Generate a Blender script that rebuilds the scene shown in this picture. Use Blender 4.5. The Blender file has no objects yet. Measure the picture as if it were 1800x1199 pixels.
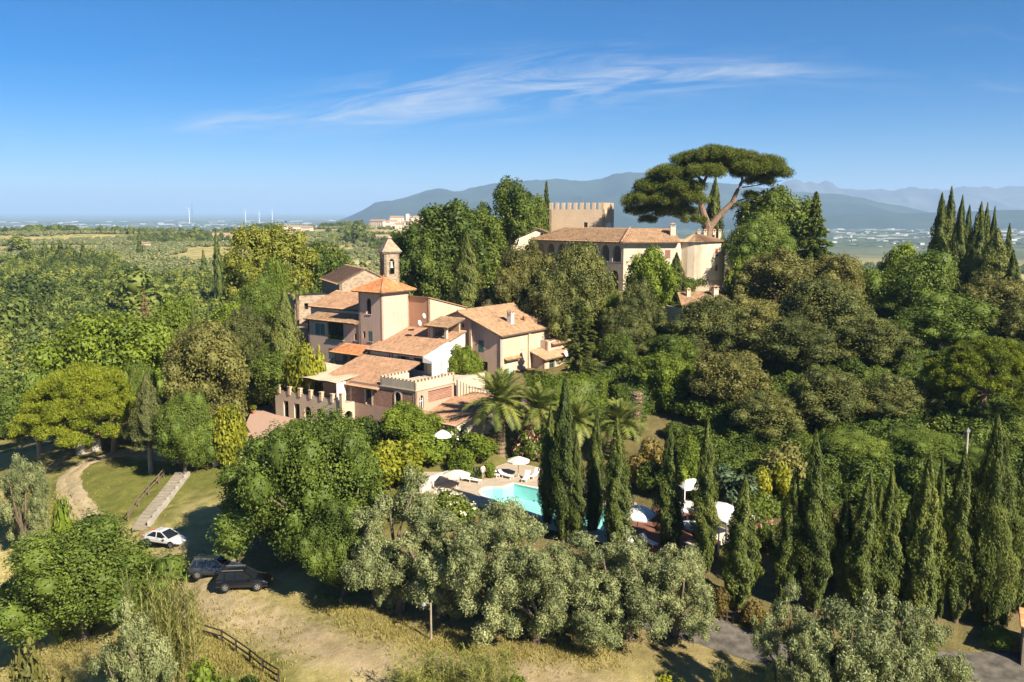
import bpy, bmesh, math, random
import numpy as np
from mathutils import Vector, Matrix, noise as mnoise

# ------------------------------------------------------------------ camera, sky, sun, exposure
scene = bpy.context.scene
COL = scene.collection
F_PX, PITCH, CAM_Z = 1600.0, math.atan(228 / 1600), 33.0
cam_d = bpy.data.cameras.new('camera')
cam_d.sensor_width = 36.0
cam_d.lens = 36.0 * F_PX / 1800.0
cam_d.clip_start, cam_d.clip_end = 0.5, 90000.0
cam = bpy.data.objects.new('camera', cam_d)
COL.objects.link(cam)
cam.location = (0, 0, CAM_Z)
cam.rotation_euler = (math.pi / 2 - PITCH, 0, 0)
scene.camera = cam

SUN_EL = math.radians(36)
SUN_AZ = math.radians(43)            # from the camera-facing direction (-y) towards +x
SUN_DIR = Vector((math.sin(SUN_AZ) * math.cos(SUN_EL), -math.cos(SUN_AZ) * math.cos(SUN_EL), math.sin(SUN_EL)))
sun_d = bpy.data.lights.new('sun', 'SUN')
sun_d.energy, sun_d.angle, sun_d.color = 5.0, math.radians(0.53), (1.0, 0.89, 0.72)
sun = bpy.data.objects.new('sun', sun_d)
COL.objects.link(sun)
sun.rotation_euler = SUN_DIR.to_track_quat('Z', 'Y').to_euler()

world = bpy.data.worlds.new('World')
scene.world = world
world.use_nodes = True
wn, wl = world.node_tree.nodes, world.node_tree.links
wn.clear()
w_out = wn.new('ShaderNodeOutputWorld')
w_bg = wn.new('ShaderNodeBackground')
w_bg.inputs['Strength'].default_value = 0.066
sky = wn.new('ShaderNodeTexSky')
sky.sky_type = 'NISHITA'
sky.sun_disc = False
sky.sun_elevation = SUN_EL
sky.sun_rotation = math.atan2(SUN_DIR.x, SUN_DIR.y)
sky.altitude = 1500
sky.air_density, sky.dust_density, sky.ozone_density = 0.75, 1.1, 3.0


def wmath(op, a, b=None, c=None):
    n = wn.new('ShaderNodeMath'); n.operation = op
    for i, v in enumerate((a, b, c)):
        if v is None: continue
        if isinstance(v, (int, float)): n.inputs[i].default_value = v
        else: wl.new(v, n.inputs[i])
    return n.outputs[0]


CLOUD_X = 2.7
tc = wn.new('ShaderNodeTexCoord')
sp = wn.new('ShaderNodeSeparateXYZ'); wl.new(tc.outputs['Generated'], sp.inputs[0])
ay = wmath('MAXIMUM', wmath('ABSOLUTE', sp.outputs['Y']), 0.05)
az, el = wmath('ADD', wmath('DIVIDE', sp.outputs['X'], ay), 0.15), wmath('DIVIDE', sp.outputs['Z'], ay)
# cirrus: thin wisps strung along a gently rising curve across the whole sky
bend = wmath('MULTIPLY', wmath('SINE', wmath('MULTIPLY_ADD', az, 4.0, -0.1)), 0.03)
off = wmath('SUBTRACT', wmath('SUBTRACT', el, 0.116), bend)
cmb = wn.new('ShaderNodeCombineXYZ')
wl.new(wmath('MULTIPLY_ADD', az, 6.5, CLOUD_X), cmb.inputs[0]); wl.new(wmath('MULTIPLY', off, 48.0), cmb.inputs[1])
nz = wn.new('ShaderNodeTexNoise')
nz.inputs['Scale'].default_value = 1.0; nz.inputs['Detail'].default_value = 8.0; nz.inputs['Roughness'].default_value = 0.62; nz.inputs['Distortion'].default_value = 0.9
wl.new(cmb.outputs[0], nz.inputs['Vector'])
wid = wmath('MAXIMUM', wmath('MULTIPLY_ADD', wmath('SINE', wmath('MULTIPLY_ADD', az, 5.5, 0.75)), 0.013, 0.015), 0.005)
gs = wmath('DIVIDE', off, wid)
gs = wmath('POWER', 2.718, wmath('MULTIPLY', wmath('MULTIPLY', gs, gs), -1.0))
fil = wmath('MAXIMUM', wmath('MULTIPLY', wmath('SUBTRACT', nz.outputs['Fac'], 0.43), 4.6), 0.0)
cl1 = wmath('MULTIPLY', wmath('MULTIPLY', wmath('MULTIPLY', fil, gs), wid), 22.0)
cl2 = wmath('MULTIPLY', wmath('MAXIMUM', wmath('SUBTRACT', nz.outputs['Fac'], 0.58), 0.0), 0.30)
cl = wmath('MINIMUM', wmath('ADD', cl1, cl2), 0.7)
mixw = wn.new('ShaderNodeMix'); mixw.data_type = 'RGBA'
wl.new(cl, mixw.inputs[0])
# film-like saturation of the sky colour as a whole
hsv = wn.new('ShaderNodeHueSaturation'); hsv.inputs['Saturation'].default_value = 1.46; hsv.inputs['Value'].default_value = .80
gr = wn.new('ShaderNodeMix'); gr.data_type = 'RGBA'; gr.blend_type = 'MULTIPLY'; gr.inputs[0].default_value = 1.0; gr.inputs[7].default_value = (0.90, 0.92, 0.98, 1)
wl.new(sky.outputs[0], gr.inputs[6]); wl.new(gr.outputs[2], hsv.inputs['Color'])
wl.new(hsv.outputs[0], mixw.inputs[6]); mixw.inputs[7].default_value = (5.2, 5.4, 5.7, 1)
wl.new(mixw.outputs[2], w_bg.inputs['Color'])
wl.new(w_bg.outputs[0], w_out.inputs['Surface'])

vs = scene.view_settings
vs.view_transform, vs.look, vs.gamma, vs.exposure, vs.use_curve_mapping = 'Standard', 'None', 1.0, 1.22, False
scene.render.engine = 'CYCLES'
cy = scene.cycles
cy.max_bounces, cy.diffuse_bounces, cy.glossy_bounces, cy.transmission_bounces = 7, 5, 2, 3
cy.transparent_max_bounces, cy.volume_bounces = 6, 1
cy.use_denoising = True
try:
    cy.denoiser = 'OPENIMAGEDENOISE'
except Exception:
    pass
cy.sample_clamp_indirect = 4.0
cy.caustics_reflective = cy.caustics_refractive = False

# ------------------------------------------------------------------ pixel <-> place (1800 x 1199 photograph)
def ray(px, py):
    u, v = (px - 900) / F_PX, (600 - py) / F_PX
    return np.array([u, math.cos(PITCH) + v * math.sin(PITCH), -math.sin(PITCH) + v * math.cos(PITCH)])
def G(px, py, z):                    # point at height z seen at a pixel
    d = ray(px, py); return np.array([0, 0, CAM_Z]) + d * ((z - CAM_Z) / d[2])
def D(px, py, y):                    # point at distance y seen at a pixel
    d = ray(px, py); return np.array([0, 0, CAM_Z]) + d * (y / d[1])

# ------------------------------------------------------------------ objects and tags
def link(o, parent=None):
    COL.objects.link(o)
    if parent is not None: o.parent = parent
    return o
def tag(o, label=None, cat=None, group=None, kind=None):
    if label: o['label'] = label
    if cat: o['category'] = cat
    if group: o['group'] = group
    if kind: o['kind'] = kind
    return o
def thing(name, label, cat, loc=(0, 0, 0), rz=0.0, group=None):
    o = bpy.data.objects.new(name, None)
    o.empty_display_size = 0.5
    o.location, o.rotation_euler = loc, (0, 0, rz)
    return tag(link(o), label, cat, group)
def mesh_np(name, verts, faces, mat=None, tint=None, smooth=False):
    """verts (n,3); faces (m,k) with k = 3 or 4, or list of lists; tint = one float per face"""
    me = bpy.data.meshes.new(name)
    verts = np.asarray(verts, dtype=np.float32)
    if isinstance(faces, np.ndarray):
        m, k = faces.shape
        me.vertices.add(len(verts)); me.vertices.foreach_set('co', verts.ravel())
        me.loops.add(m * k); me.loops.foreach_set('vertex_index', faces.astype(np.int32).ravel())
        me.polygons.add(m)
        me.polygons.foreach_set('loop_start', np.arange(0, m * k, k, dtype=np.int32))
        me.polygons.foreach_set('loop_total', np.full(m, k, dtype=np.int32))
        me.update(calc_edges=True)
    else:
        me.from_pydata([tuple(map(float, v)) for v in verts], [], faces); me.update()
    if tint is not None:
        at = me.attributes.new('tint', 'FLOAT', 'FACE'); at.data.foreach_set('value', np.asarray(tint, dtype=np.float32))
    if smooth:
        me.polygons.foreach_set('use_smooth', np.ones(len(me.polygons), dtype=bool))
    if mat: me.materials.append(mat)
    return me
def obj(name, me, parent=None, loc=None):
    o = bpy.data.objects.new(name, me)
    if loc is not None: o.location = loc
    return link(o, parent)

class MB:
    """collects boxes, prisms and tubes; build() links them as one mesh object"""
    def __init__(s): s.v, s.f, s.t = [], [], []
    def add(s, vs_, fs, tint=None):
        b = len(s.v); s.v.extend([tuple(map(float, p)) for p in vs_]); s.f.extend([[i + b for i in f] for f in fs])
        s.t.extend([random.random() if tint is None else tint] * len(fs)); return s
    def box(s, x0, x1, y0, y1, z0, z1, tint=None):
        return s.add([(x0, y0, z0), (x1, y0, z0), (x1, y1, z0), (x0, y1, z0), (x0, y0, z1), (x1, y0, z1), (x1, y1, z1), (x0, y1, z1)],
                     [(0, 3, 2, 1), (4, 5, 6, 7), (0, 1, 5, 4), (1, 2, 6, 5), (2, 3, 7, 6), (3, 0, 4, 7)], tint)
    def bar(s, p, q, w, h=None, tint=None):
        """square bar from p to q"""
        p, q = Vector(p), Vector(q); d = (q - p).normalized(); h = h or w
        up = Vector((0, 0, 1)) if abs(d.z) < 0.95 else Vector((1, 0, 0))
        a = d.cross(up).normalized(); b = a.cross(d)
        c = [(-1, -1), (1, -1), (1, 1), (-1, 1)]
        vs_ = [p + a * (x * w / 2) + b * (y * h / 2) for x, y in c] + [q + a * (x * w / 2) + b * (y * h / 2) for x, y in c]
        return s.add(vs_, [(0, 3, 2, 1), (4, 5, 6, 7), (0, 1, 5, 4), (1, 2, 6, 5), (2, 3, 7, 6), (3, 0, 4, 7)], tint)
    def prism(s, pts, z0, z1, tint=None):
        n = len(pts); zz0 = z0 if hasattr(z0, '__len__') else [z0] * n; zz1 = z1 if hasattr(z1, '__len__') else [z1] * n
        vs_ = [(p[0], p[1], a) for p, a in zip(pts, zz0)] + [(p[0], p[1], a) for p, a in zip(pts, zz1)]
        return s.add(vs_, [list(range(n))[::-1], list(range(n, 2 * n))] + [(i, (i + 1) % n, n + (i + 1) % n, n + i) for i in range(n)], tint)
    def tube(s, path, radii, n=8, cap=True, tint=None):
        path = [Vector(p) for p in path]; rings = []
        for i, p in enumerate(path):
            d = (path[min(i + 1, len(path) - 1)] - path[max(i - 1, 0)]).normalized()
            up = Vector((0, 0, 1)) if abs(d.z) < 0.9 else Vector((1, 0, 0))
            a = d.cross(up).normalized(); b = d.cross(a)
            rings.append([p + (a * math.cos(2 * math.pi * k / n) + b * math.sin(2 * math.pi * k / n)) * radii[i] for k in range(n)])
        fs = [(i * n + k, i * n + (k + 1) % n, (i + 1) * n + (k + 1) % n, (i + 1) * n + k) for i in range(len(path) - 1) for k in range(n)]
        if cap: fs += [list(range(n)), list(range((len(path) - 1) * n, len(path) * n))[::-1]]
        return s.add([p for r in rings for p in r], fs, tint)
    def lathe(s, prof, c=(0, 0), n=16, tint=None):
        """prof: list of (r, z)"""
        vs_ = [(c[0] + r * math.cos(2 * math.pi * k / n), c[1] + r * math.sin(2 * math.pi * k / n), z) for r, z in prof for k in range(n)]
        fs = [(i * n + k, i * n + (k + 1) % n, (i + 1) * n + (k + 1) % n, (i + 1) * n + k) for i in range(len(prof) - 1) for k in range(n)]
        return s.add(vs_, fs, tint)
    def me(s, name, mat, smooth=False):
        m = mesh_np(name, s.v, s.f, mat, s.t, smooth); return m
    def build(s, name, mat, parent=None, loc=None, smooth=False):
        return obj(name, s.me(name, mat, smooth), parent, loc)

# ------------------------------------------------------------------ materials
MATS = {}
def nodes_of(name):
    m = bpy.data.materials.new(name); m.use_nodes = True
    nt = m.node_tree; b = nt.nodes['Principled BSDF']
    MATS[name] = m
    return m, nt, nt.nodes, nt.links, b
def noise(nt, scale, detail=4, rough=0.55, vec=None, dist=0.0):
    n = nt.nodes.new('ShaderNodeTexNoise')
    n.inputs['Scale'].default_value, n.inputs['Detail'].default_value, n.inputs['Roughness'].default_value, n.inputs['Distortion'].default_value = scale, detail, rough, dist
    if vec is not None: nt.links.new(vec, n.inputs['Vector'])
    return n.outputs['Fac']
def ramp(nt, fac, stops, interp='LINEAR'):
    r = nt.nodes.new('ShaderNodeValToRGB'); e = r.color_ramp.elements; r.color_ramp.interpolation = interp
    while len(e) < len(stops): e.new(0.5)
    for i, (p, c) in enumerate(stops):
        e[i].position = p; e[i].color = (*c, 1) if len(c) == 3 else c
    nt.links.new(fac, r.inputs[0]); return r.outputs[0]
def mix(nt, fac, a, b, mode='MIX'):
    n = nt.nodes.new('ShaderNodeMix'); n.data_type = 'RGBA'; n.blend_type = mode
    for i, v in ((0, fac), (6, a), (7, b)):
        if hasattr(v, 'node'): nt.links.new(v, n.inputs[i])
        elif isinstance(v, (int, float)): n.inputs[i].default_value = v
        else: n.inputs[i].default_value = (*v, 1)
    return n.outputs[2]
def mth(nt, op, a, b=None, c=None):
    n = nt.nodes.new('ShaderNodeMath'); n.operation = op
    for i, v in enumerate((a, b, c)):
        if v is None: continue
        if hasattr(v, 'node'): nt.links.new(v, n.inputs[i])
        else: n.inputs[i].default_value = v
    return n.outputs[0]
def attr(nt, name):
    n = nt.nodes.new('ShaderNodeAttribute'); n.attribute_name = name; return n.outputs['Fac']
def obcoord(nt, scale=None, gen='Object'):
    n = nt.nodes.new('ShaderNodeTexCoord')
    if scale is None: return n.outputs[gen]
    m = nt.nodes.new('ShaderNodeMapping'); m.inputs['Scale'].default_value = scale
    nt.links.new(n.outputs[gen], m.inputs[0]); return m.outputs[0]
def worldpos(nt, scale=None):
    n = nt.nodes.new('ShaderNodeNewGeometry')
    if scale is None: return n.outputs['Position']
    m = nt.nodes.new('ShaderNodeMapping'); m.inputs['Scale'].default_value = scale
    nt.links.new(n.outputs['Position'], m.inputs[0]); return m.outputs[0]
def bump(nt, h, b, strength=0.3, dist=0.02):
    n = nt.nodes.new('ShaderNodeBump'); n.inputs['Strength'].default_value, n.inputs['Distance'].default_value = strength, dist
    nt.links.new(h, n.inputs['Height']); nt.links.new(n.outputs[0], b.inputs['Normal'])
def plain(name, col, rough=0.7, metal=0.0, spec=0.3, var=0.12, scale=3.0):
    m, nt, N, L, b = nodes_of(name)
    f = noise(nt, scale, 5, 0.6, obcoord(nt))
    c = ramp(nt, f, [(0.3, tuple(x * (1 - var) for x in col)), (0.7, tuple(min(1, x * (1 + var)) for x in col))])
    L.new(c, b.inputs['Base Color']); b.inputs['Roughness'].default_value = rough; b.inputs['Metallic'].default_value = metal
    b.inputs['Specular IOR Level'].default_value = spec
    return m
def stucco(name, col, stain, amount=0.5, grime=(0.30, 0.26, 0.21)):
    """limewashed plaster: broad blotches, rain streaks, grain"""
    m, nt, N, L, b = nodes_of(name)
    p = worldpos(nt)
    big = noise(nt, 0.35, 5, 0.65, p, 0.6)
    c = mix(nt, ramp(nt, big, [(0.38, (0, 0, 0)), (0.68, (1, 1, 1))]), col, stain)
    st = noise(nt, 1.0, 6, 0.7, worldpos(nt, (2.6, 2.6, 0.22)))
    c = mix(nt, mth(nt, 'MULTIPLY', ramp(nt, st, [(0.48, (0, 0, 0)), (0.74, (1, 1, 1))]), amount), c, grime)
    fine = noise(nt, 9.0, 4, 0.7, p)
    c = mix(nt, mth(nt, 'MULTIPLY', fine, 0.28), c, tuple(x * 0.6 for x in col))
    L.new(c, b.inputs['Base Color']); b.inputs['Roughness'].default_value = 0.9; b.inputs['Specular IOR Level'].default_value = 0.15
    bump(nt, fine, b, 0.25, 0.03)
    return m
def stone(name, c1, c2, mortar, scale=2.2):
    m, nt, N, L, b = nodes_of(name)
    p = worldpos(nt)
    v = N.new('ShaderNodeTexVoronoi'); v.feature = 'F1'; v.inputs['Scale'].default_value = scale
    mp = N.new('ShaderNodeMapping'); mp.inputs['Scale'].default_value = (1, 1, 1.7); L.new(p, mp.inputs[0]); L.new(mp.outputs[0], v.inputs['Vector'])
    sep = N.new('ShaderNodeSeparateColor'); L.new(v.outputs['Color'], sep.inputs[0])
    c = mix(nt, sep.outputs[0], c1, c2)
    c = mix(nt, ramp(nt, v.outputs['Distance'], [(0.42, (0, 0, 0)), (0.6, (1, 1, 1))]), c, mortar)
    big = noise(nt, 0.5, 5, 0.6, p)
    c = mix(nt, mth(nt, 'MULTIPLY', big, 0.55), c, tuple(x * 0.5 for x in c1))
    L.new(c, b.inputs['Base Color']); b.inputs['Roughness'].default_value = 0.92; b.inputs['Specular IOR Level'].default_value = 0.1
    bump(nt, v.outputs['Distance'], b, 0.6, -0.06)
    return m
def tiles_mat(name, stops):
    m, nt, N, L, b = nodes_of(name)
    t = attr(nt, 'tint')
    big = noise(nt, 0.55, 5, 0.65, worldpos(nt), 0.5)
    k = mth(nt, 'MULTIPLY_ADD', t, 0.5, mth(nt, 'MULTIPLY_ADD', big, 1.1, -0.32))
    c = ramp(nt, k, stops)
    li = noise(nt, 3.2, 5, 0.7, worldpos(nt))
    c = mix(nt, mth(nt, 'MULTIPLY', ramp(nt, li, [(0.55, (0, 0, 0)), (0.72, (1, 1, 1))]), 0.5), c, (0.27, 0.21, 0.14))
    L.new(c, b.inputs['Base Color']); b.inputs['Roughness'].default_value = 0.85; b.inputs['Specular IOR Level'].default_value = 0.2
    return m
def leaf_mat(name, dark, mid, light, trans=0.30, rough=0.55, spec=0.25, objvar=0.25):
    """leaf colours differ leaf to leaf, bough to bough and tree to tree"""
    dark, mid, light = (tuple(min(.85, k * x) for k, x in zip((1.28, 1.28, 0.95), c)) for c in (dark, mid, light))
    m, nt, N, L, b = nodes_of(name)
    t = attr(nt, 'tint')
    big = noise(nt, 0.32, 4, 0.6, worldpos(nt))
    oi = N.new('ShaderNodeObjectInfo')
    k = mth(nt, 'ADD', mth(nt, 'MULTIPLY', t, 0.50), mth(nt, 'MULTIPLY_ADD', big, 1.3, -0.42))
    k = mth(nt, 'ADD', k, mth(nt, 'MULTIPLY_ADD', oi.outputs['Random'], objvar, -objvar / 2))
    c = ramp(nt, k, [(0.1, dark), (0.5, mid), (0.9, light)])
    L.new(c, b.inputs['Base Color']); b.inputs['Roughness'].default_value = rough; b.inputs['Specular IOR Level'].default_value = spec
    tr = N.new('ShaderNodeBsdfTranslucent')
    c2 = mix(nt, 1.0, c, (1.0, 0.95, 0.45), 'MULTIPLY')
    br = N.new('ShaderNodeBrightContrast'); br.inputs['Bright'].default_value = 0.015; L.new(c2, br.inputs[0]); L.new(br.outputs[0], tr.inputs['Color'])
    ms = N.new('ShaderNodeMixShader'); ms.inputs[0].default_value = trans
    L.new(b.outputs[0], ms.inputs[1]); L.new(tr.outputs[0], ms.inputs[2])
    L.new(ms.outputs[0], N['Material Output'].inputs['Surface'])
    return m
def bark_mat(name, c1, c2):
    m, nt, N, L, b = nodes_of(name)
    f = noise(nt, 2.0, 6, 0.7, obcoord(nt, (3, 3, 0.6)))
    L.new(ramp(nt, f, [(0.35, c1), (0.65, c2)]), b.inputs['Base Color']); b.inputs['Roughness'].default_value = 0.95; b.inputs['Specular IOR Level'].default_value = 0.1
    bump(nt, f, b, 0.8, 0.08)
    return m
def glass_mat(name, col=(0.02, 0.03, 0.035)):
    m, nt, N, L, b = nodes_of(name)
    b.inputs['Base Color'].default_value = (*col, 1); b.inputs['Roughness'].default_value = 0.06; b.inputs['Specular IOR Level'].default_value = 0.6
    return m

pink = stucco('pink_stucco', (0.60, 0.43, 0.34), (0.53, 0.38, 0.30), 0.45)
cream = stucco('cream_stucco', (0.62, 0.47, 0.33), (0.54, 0.40, 0.28), 0.3)
pale = stucco('pale_stucco', (0.56, 0.48, 0.37), (0.48, 0.40, 0.30), 0.45)
white_st = stucco('white_stucco', (0.66, 0.60, 0.52), (0.56, 0.49, 0.41), 0.4)
castle_st = stucco('castle_stucco', (0.68, 0.58, 0.43), (0.54, 0.44, 0.31), 0.6)
tower_brick = stone('tower_brick', (0.66, 0.48, 0.31), (0.60, 0.44, 0.30), (0.60, 0.49, 0.36), 3.5)
church_stone = stone('church_stone', (0.40, 0.30, 0.20), (0.30, 0.22, 0.15), (0.42, 0.35, 0.26), 1.9)
tile_orange = tiles_mat('orange_tiles', [(0.05, (0.20, 0.10, 0.055)), (0.3, (0.42, 0.17, 0.075)), (0.55, (0.52, 0.20, 0.08)), (0.9, (0.55, 0.32, 0.18))])
tile_mixed = tiles_mat('weathered_orange_tiles', [(0.05, (0.19, 0.12, 0.08)), (0.3, (0.34, 0.21, 0.13)), (0.55, (0.43, 0.235, 0.135)), (0.9, (0.46, 0.34, 0.22))])
tile_brown = tiles_mat('brown_tiles', [(0.05, (0.15, 0.095, 0.06)), (0.35, (0.29, 0.18, 0.105)), (0.6, (0.35, 0.22, 0.13)), (0.9, (0.40, 0.29, 0.18))])
brick_m = tiles_mat('brick_red', [(0.05, (0.30, 0.16, 0.11)), (0.5, (0.44, 0.245, 0.17)), (0.9, (0.52, 0.33, 0.24))])
green_paint = plain('green_shutter_paint', (0.085, 0.17, 0.145), 0.6)
pale_green_paint = plain('pale_green_paint', (0.36, 0.52, 0.36), 0.6)
red_shutter = plain('red_brown_shutter_paint', (0.27, 0.13, 0.105), 0.7)
wood_m = bark_mat('weathered_wood', (0.12, 0.085, 0.055), (0.25, 0.19, 0.13))
dark_wood = bark_mat('dark_wood', (0.05, 0.035, 0.025), (0.11, 0.08, 0.055))
bark = bark_mat('bark_grey_brown', (0.09, 0.07, 0.05), (0.21, 0.16, 0.115))
L_cygrey = leaf_mat('leaf_cypress_grey', (0.045, 0.055, 0.022), (0.105, 0.112, 0.042), (0.175, 0.170, 0.068), 0.1)
bark_pale = bark_mat('bark_pale', (0.22, 0.18, 0.13), (0.40, 0.34, 0.26))
pine_bark = bark_mat('bark_pine', (0.13, 0.085, 0.06), (0.30, 0.21, 0.15))
metal_dark = plain('dark_metal', (0.04, 0.04, 0.045), 0.5, 0.6)
metal_grey = plain('grey_metal', (0.42, 0.42, 0.42), 0.45, 0.7)
white_paint = plain('white_paint', (0.78, 0.76, 0.72), 0.6, var=0.05)
white_cloth = plain('white_cloth', (0.76, 0.74, 0.70), 0.9, var=0.06)
beige_cloth = plain('beige_cloth', (0.52, 0.45, 0.32), 0.95, var=0.12, scale=1.2)
glass = glass_mat('window_glass')
dark_in = plain('unlit_interior', (0.03, 0.027, 0.024), 0.9)  # near-black colour standing in for the shade of unlit rooms
concrete = plain('concrete', (0.36, 0.33, 0.28), 0.9, var=0.2, scale=1.0)

L_rob = leaf_mat('leaf_robinia', (0.045, 0.070, 0.015), (0.105, 0.150, 0.030), (0.185, 0.225, 0.05))
L_oak = leaf_mat('leaf_holm_oak', (0.042, 0.052, 0.018), (0.090, 0.102, 0.034), (0.165, 0.160, 0.056), 0.18)
L_brown = leaf_mat('leaf_olive_brown', (0.055, 0.058, 0.021), (0.118, 0.116, 0.040), (0.195, 0.180, 0.065), 0.2)
L_green = leaf_mat('leaf_fresh_green', (0.06, 0.09, 0.014), (0.14, 0.19, 0.027), (0.23, 0.28, 0.045), 0.35)
L_deep = leaf_mat('leaf_deep_green', (0.036, 0.060, 0.014), (0.085, 0.122, 0.024), (0.160, 0.195, 0.042), 0.28)
L_yel = leaf_mat('leaf_yellow_green', (0.095, 0.115, 0.012), (0.215, 0.225, 0.024), (0.34, 0.325, 0.04), 0.35)
L_olive = leaf_mat('leaf_olive_silver', (0.085, 0.106, 0.056), (0.175, 0.198, 0.108), (0.295, 0.31, 0.185), 0.2, 0.5, 0.35)
L_cyp = leaf_mat('leaf_cypress', (0.030, 0.046, 0.012), (0.082, 0.105, 0.025), (0.155, 0.168, 0.042), 0.15)
L_cypl = leaf_mat('leaf_cypress_light', (0.05, 0.068, 0.018), (0.118, 0.135, 0.038), (0.20, 0.20, 0.06), 0.12)
L_pine = leaf_mat('leaf_pine', (0.062, 0.085, 0.010), (0.150, 0.182, 0.016), (0.25, 0.27, 0.030), 0.28)
L_pined = leaf_mat('leaf_pine_dark', (0.042, 0.060, 0.011), (0.105, 0.130, 0.019), (0.190, 0.200, 0.030), 0.22)
L_fir = leaf_mat('leaf_fir', (0.040, 0.058, 0.016), (0.100, 0.122, 0.032), (0.185, 0.195, 0.055), 0.2)
L_dry = leaf_mat('leaf_dry_conifer', (0.13, 0.095, 0.055), (0.23, 0.175, 0.105), (0.33, 0.26, 0.165), 0.15)
L_blue = leaf_mat('leaf_juniper', (0.030, 0.055, 0.036), (0.070, 0.108, 0.072), (0.135, 0.17, 0.115), 0.15)
L_palm = leaf_mat('leaf_palm', (0.055, 0.080, 0.022), (0.125, 0.155, 0.042), (0.235, 0.225, 0.075), 0.2)
L_reed = leaf_mat('leaf_reed', (0.10, 0.125, 0.036), (0.205, 0.225, 0.072), (0.35, 0.32, 0.14), 0.35)
L_red = leaf_mat('leaf_reddish', (0.07, 0.055, 0.020), (0.145, 0.108, 0.038), (0.20, 0.175, 0.05), 0.25)
L_far = leaf_mat('leaf_far_wood', (0.042, 0.062, 0.016), (0.095, 0.128, 0.031), (0.175, 0.195, 0.052), 0.2, objvar=0.9)
flower_w = leaf_mat('petals_white', (0.66, 0.64, 0.58), (0.74, 0.72, 0.66), (0.8, 0.78, 0.74), 0.3)
flower_p = leaf_mat('petals_pink', (0.50, 0.24, 0.30), (0.60, 0.32, 0.38), (0.66, 0.45, 0.48), 0.3)
flower_v = leaf_mat('petals_violet', (0.16, 0.04, 0.28), (0.22, 0.06, 0.36), (0.3, 0.1, 0.45), 0.3)
# ------------------------------------------------------------------ terrain
def house(s, t, z=0.0):              # villa frame -> world
    return np.array([HK[0] + HA[0] * s + HB[0] * t, HK[1] + HA[1] * s + HB[1] * t, z])
HA, HB = np.array([.598, .801]), np.array([-.801, .598])
HK = G(731, 726, 8.5)[:2]
H_ROT = math.atan2(HA[1], HA[0])

_ctrl = [tuple(G(*c)) for c in [
    # parking field, tracks and the bank on the left
    (420, 1045, 0), (300, 985, .3), (560, 1110, -.3), (700, 1150, -.4), (480, 1190, -.8), (330, 1090, -.6), (880, 1130, .2), (980, 1180, -.4),
    (150, 1100, -5), (30, 1150, -8), (250, 1180, -4.5), (30, 980, -3.5), (60, 880, -1.0), (390, 1199, -2.2),
    (130, 860, 1.0), (110, 830, 1.2), (190, 800, 2.0), (268, 830, 1.9), (340, 815, 2.6), (240, 925, .5), (300, 880, 1.2), (230, 880, .9), (20, 790, -3), (330, 790, 3.0),
    # house platform and garden
    (380, 790, 3.6), (420, 760, 5.0), (470, 715, 5.1), (520, 740, 5.0), (604, 752, 5.3), (700, 770, 4.8), (640, 830, 3.6), (760, 760, 5.0), (560, 900, 1.5), (850, 780, 4.6),
    # pool terrace
    (770, 850, 3.0), (850, 830, 3.0), (950, 905, 3.0), (1000, 850, 3.0), (1120, 930, 2.8), (1240, 930, 2.6), (1190, 860, 3.0), (1330, 930, 2.6), (930, 815, 3.1), (840, 895, 2.9),
    (870, 1010, 1.2), (1100, 1030, 1.0),
    # bottom right road and cypress row
    (1250, 1140, -.8), (1330, 1130, -.9), (1500, 1190, -1.2), (1770, 1180, -1.2), (1450, 1075, .2), (1700, 1090, 0.2), (1300, 1060, .6), (1600, 1020, 1.2), (1450, 980, 2.0), (1780, 980, 2.0),
    # right garden slope
    (1130, 790, 4.6), (1110, 740, 6.8), (1000, 740, 6.6), (1250, 790, 5.0), (1400, 850, 4.2), (1700, 880, 4.0), (960, 690, 8.8), (1060, 655, 10.2), (1120, 640, 10.5), (1240, 680, 9.5),
    # castle hill
    (1092, 512, 18.2), (1190, 512, 18.2), (1285, 510, 18.0), (1220, 560, 15.5),
]] + [tuple(house(*c)) for c in [(19, 1, 10), (24, -3, 10), (14, 0, 9.6), (32, 0, 10.5), (10, 22, 9.2), (10.3, 32, 9.0), (6, 30, 7.5), (22, 34, 11), (30, 15, 12), (22, 45, 9), (0, 33, 5.5), (12, -6, 8.0), (3, -6, 6.0), (40, 5, 12.5), (6, 26, 7.0)]] + [
    (35, 172, 18.2), (20, 190, 18.5), (45, 180, 18), (5, 185, 17), (28, 210, 16), (60, 175, 15), (-10, 160, 14), (-25, 150, 13), (-40, 150, 10), (-40, 170, 9), (0, 150, 14),
    (50, 140, 12.5), (70, 130, 11), (90, 150, 12), (95, 120, 9), (80, 190, 12), (110, 180, 10), (60, 110, 8.5), (90, 95, 5), (45, 120, 10.5), (120, 140, 9), (75, 78, 1.5), (40, 210, 14),
    (-62, 140, 1), (-60, 115, 1.5), (-75, 165, -3), (-55, 190, 2), (-90, 120, -6), (-90, 90, -7), (-70, 70, -8), (-50, 55, -7), (-110, 170, -8), (-80, 220, -6), (-120, 240, -9), (-30, 230, 4), (-150, 130, -10),
    (-20, 40, -4), (0, 30, -4), (30, 45, -3), (60, 50, -3), (0, 10, -6), (-60, 20, -10), (70, 10, -6), (110, 60, -2), (160, 120, 4), (160, 200, 6), (-160, 30, -11), (160, 10, -5),
]
_C = np.array(_ctrl, dtype=float)
def _phi(r2): return np.sqrt(r2 + 25.0)
_M = _phi(((_C[:, None, :2] - _C[None, :, :2]) ** 2).sum(-1))
_n = len(_C)
_S = np.zeros((_n + 1, _n + 1)); _S[:_n, :_n] = _M - 0.9 * np.eye(_n); _S[:_n, _n] = 1; _S[_n, :_n] = 1
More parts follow.
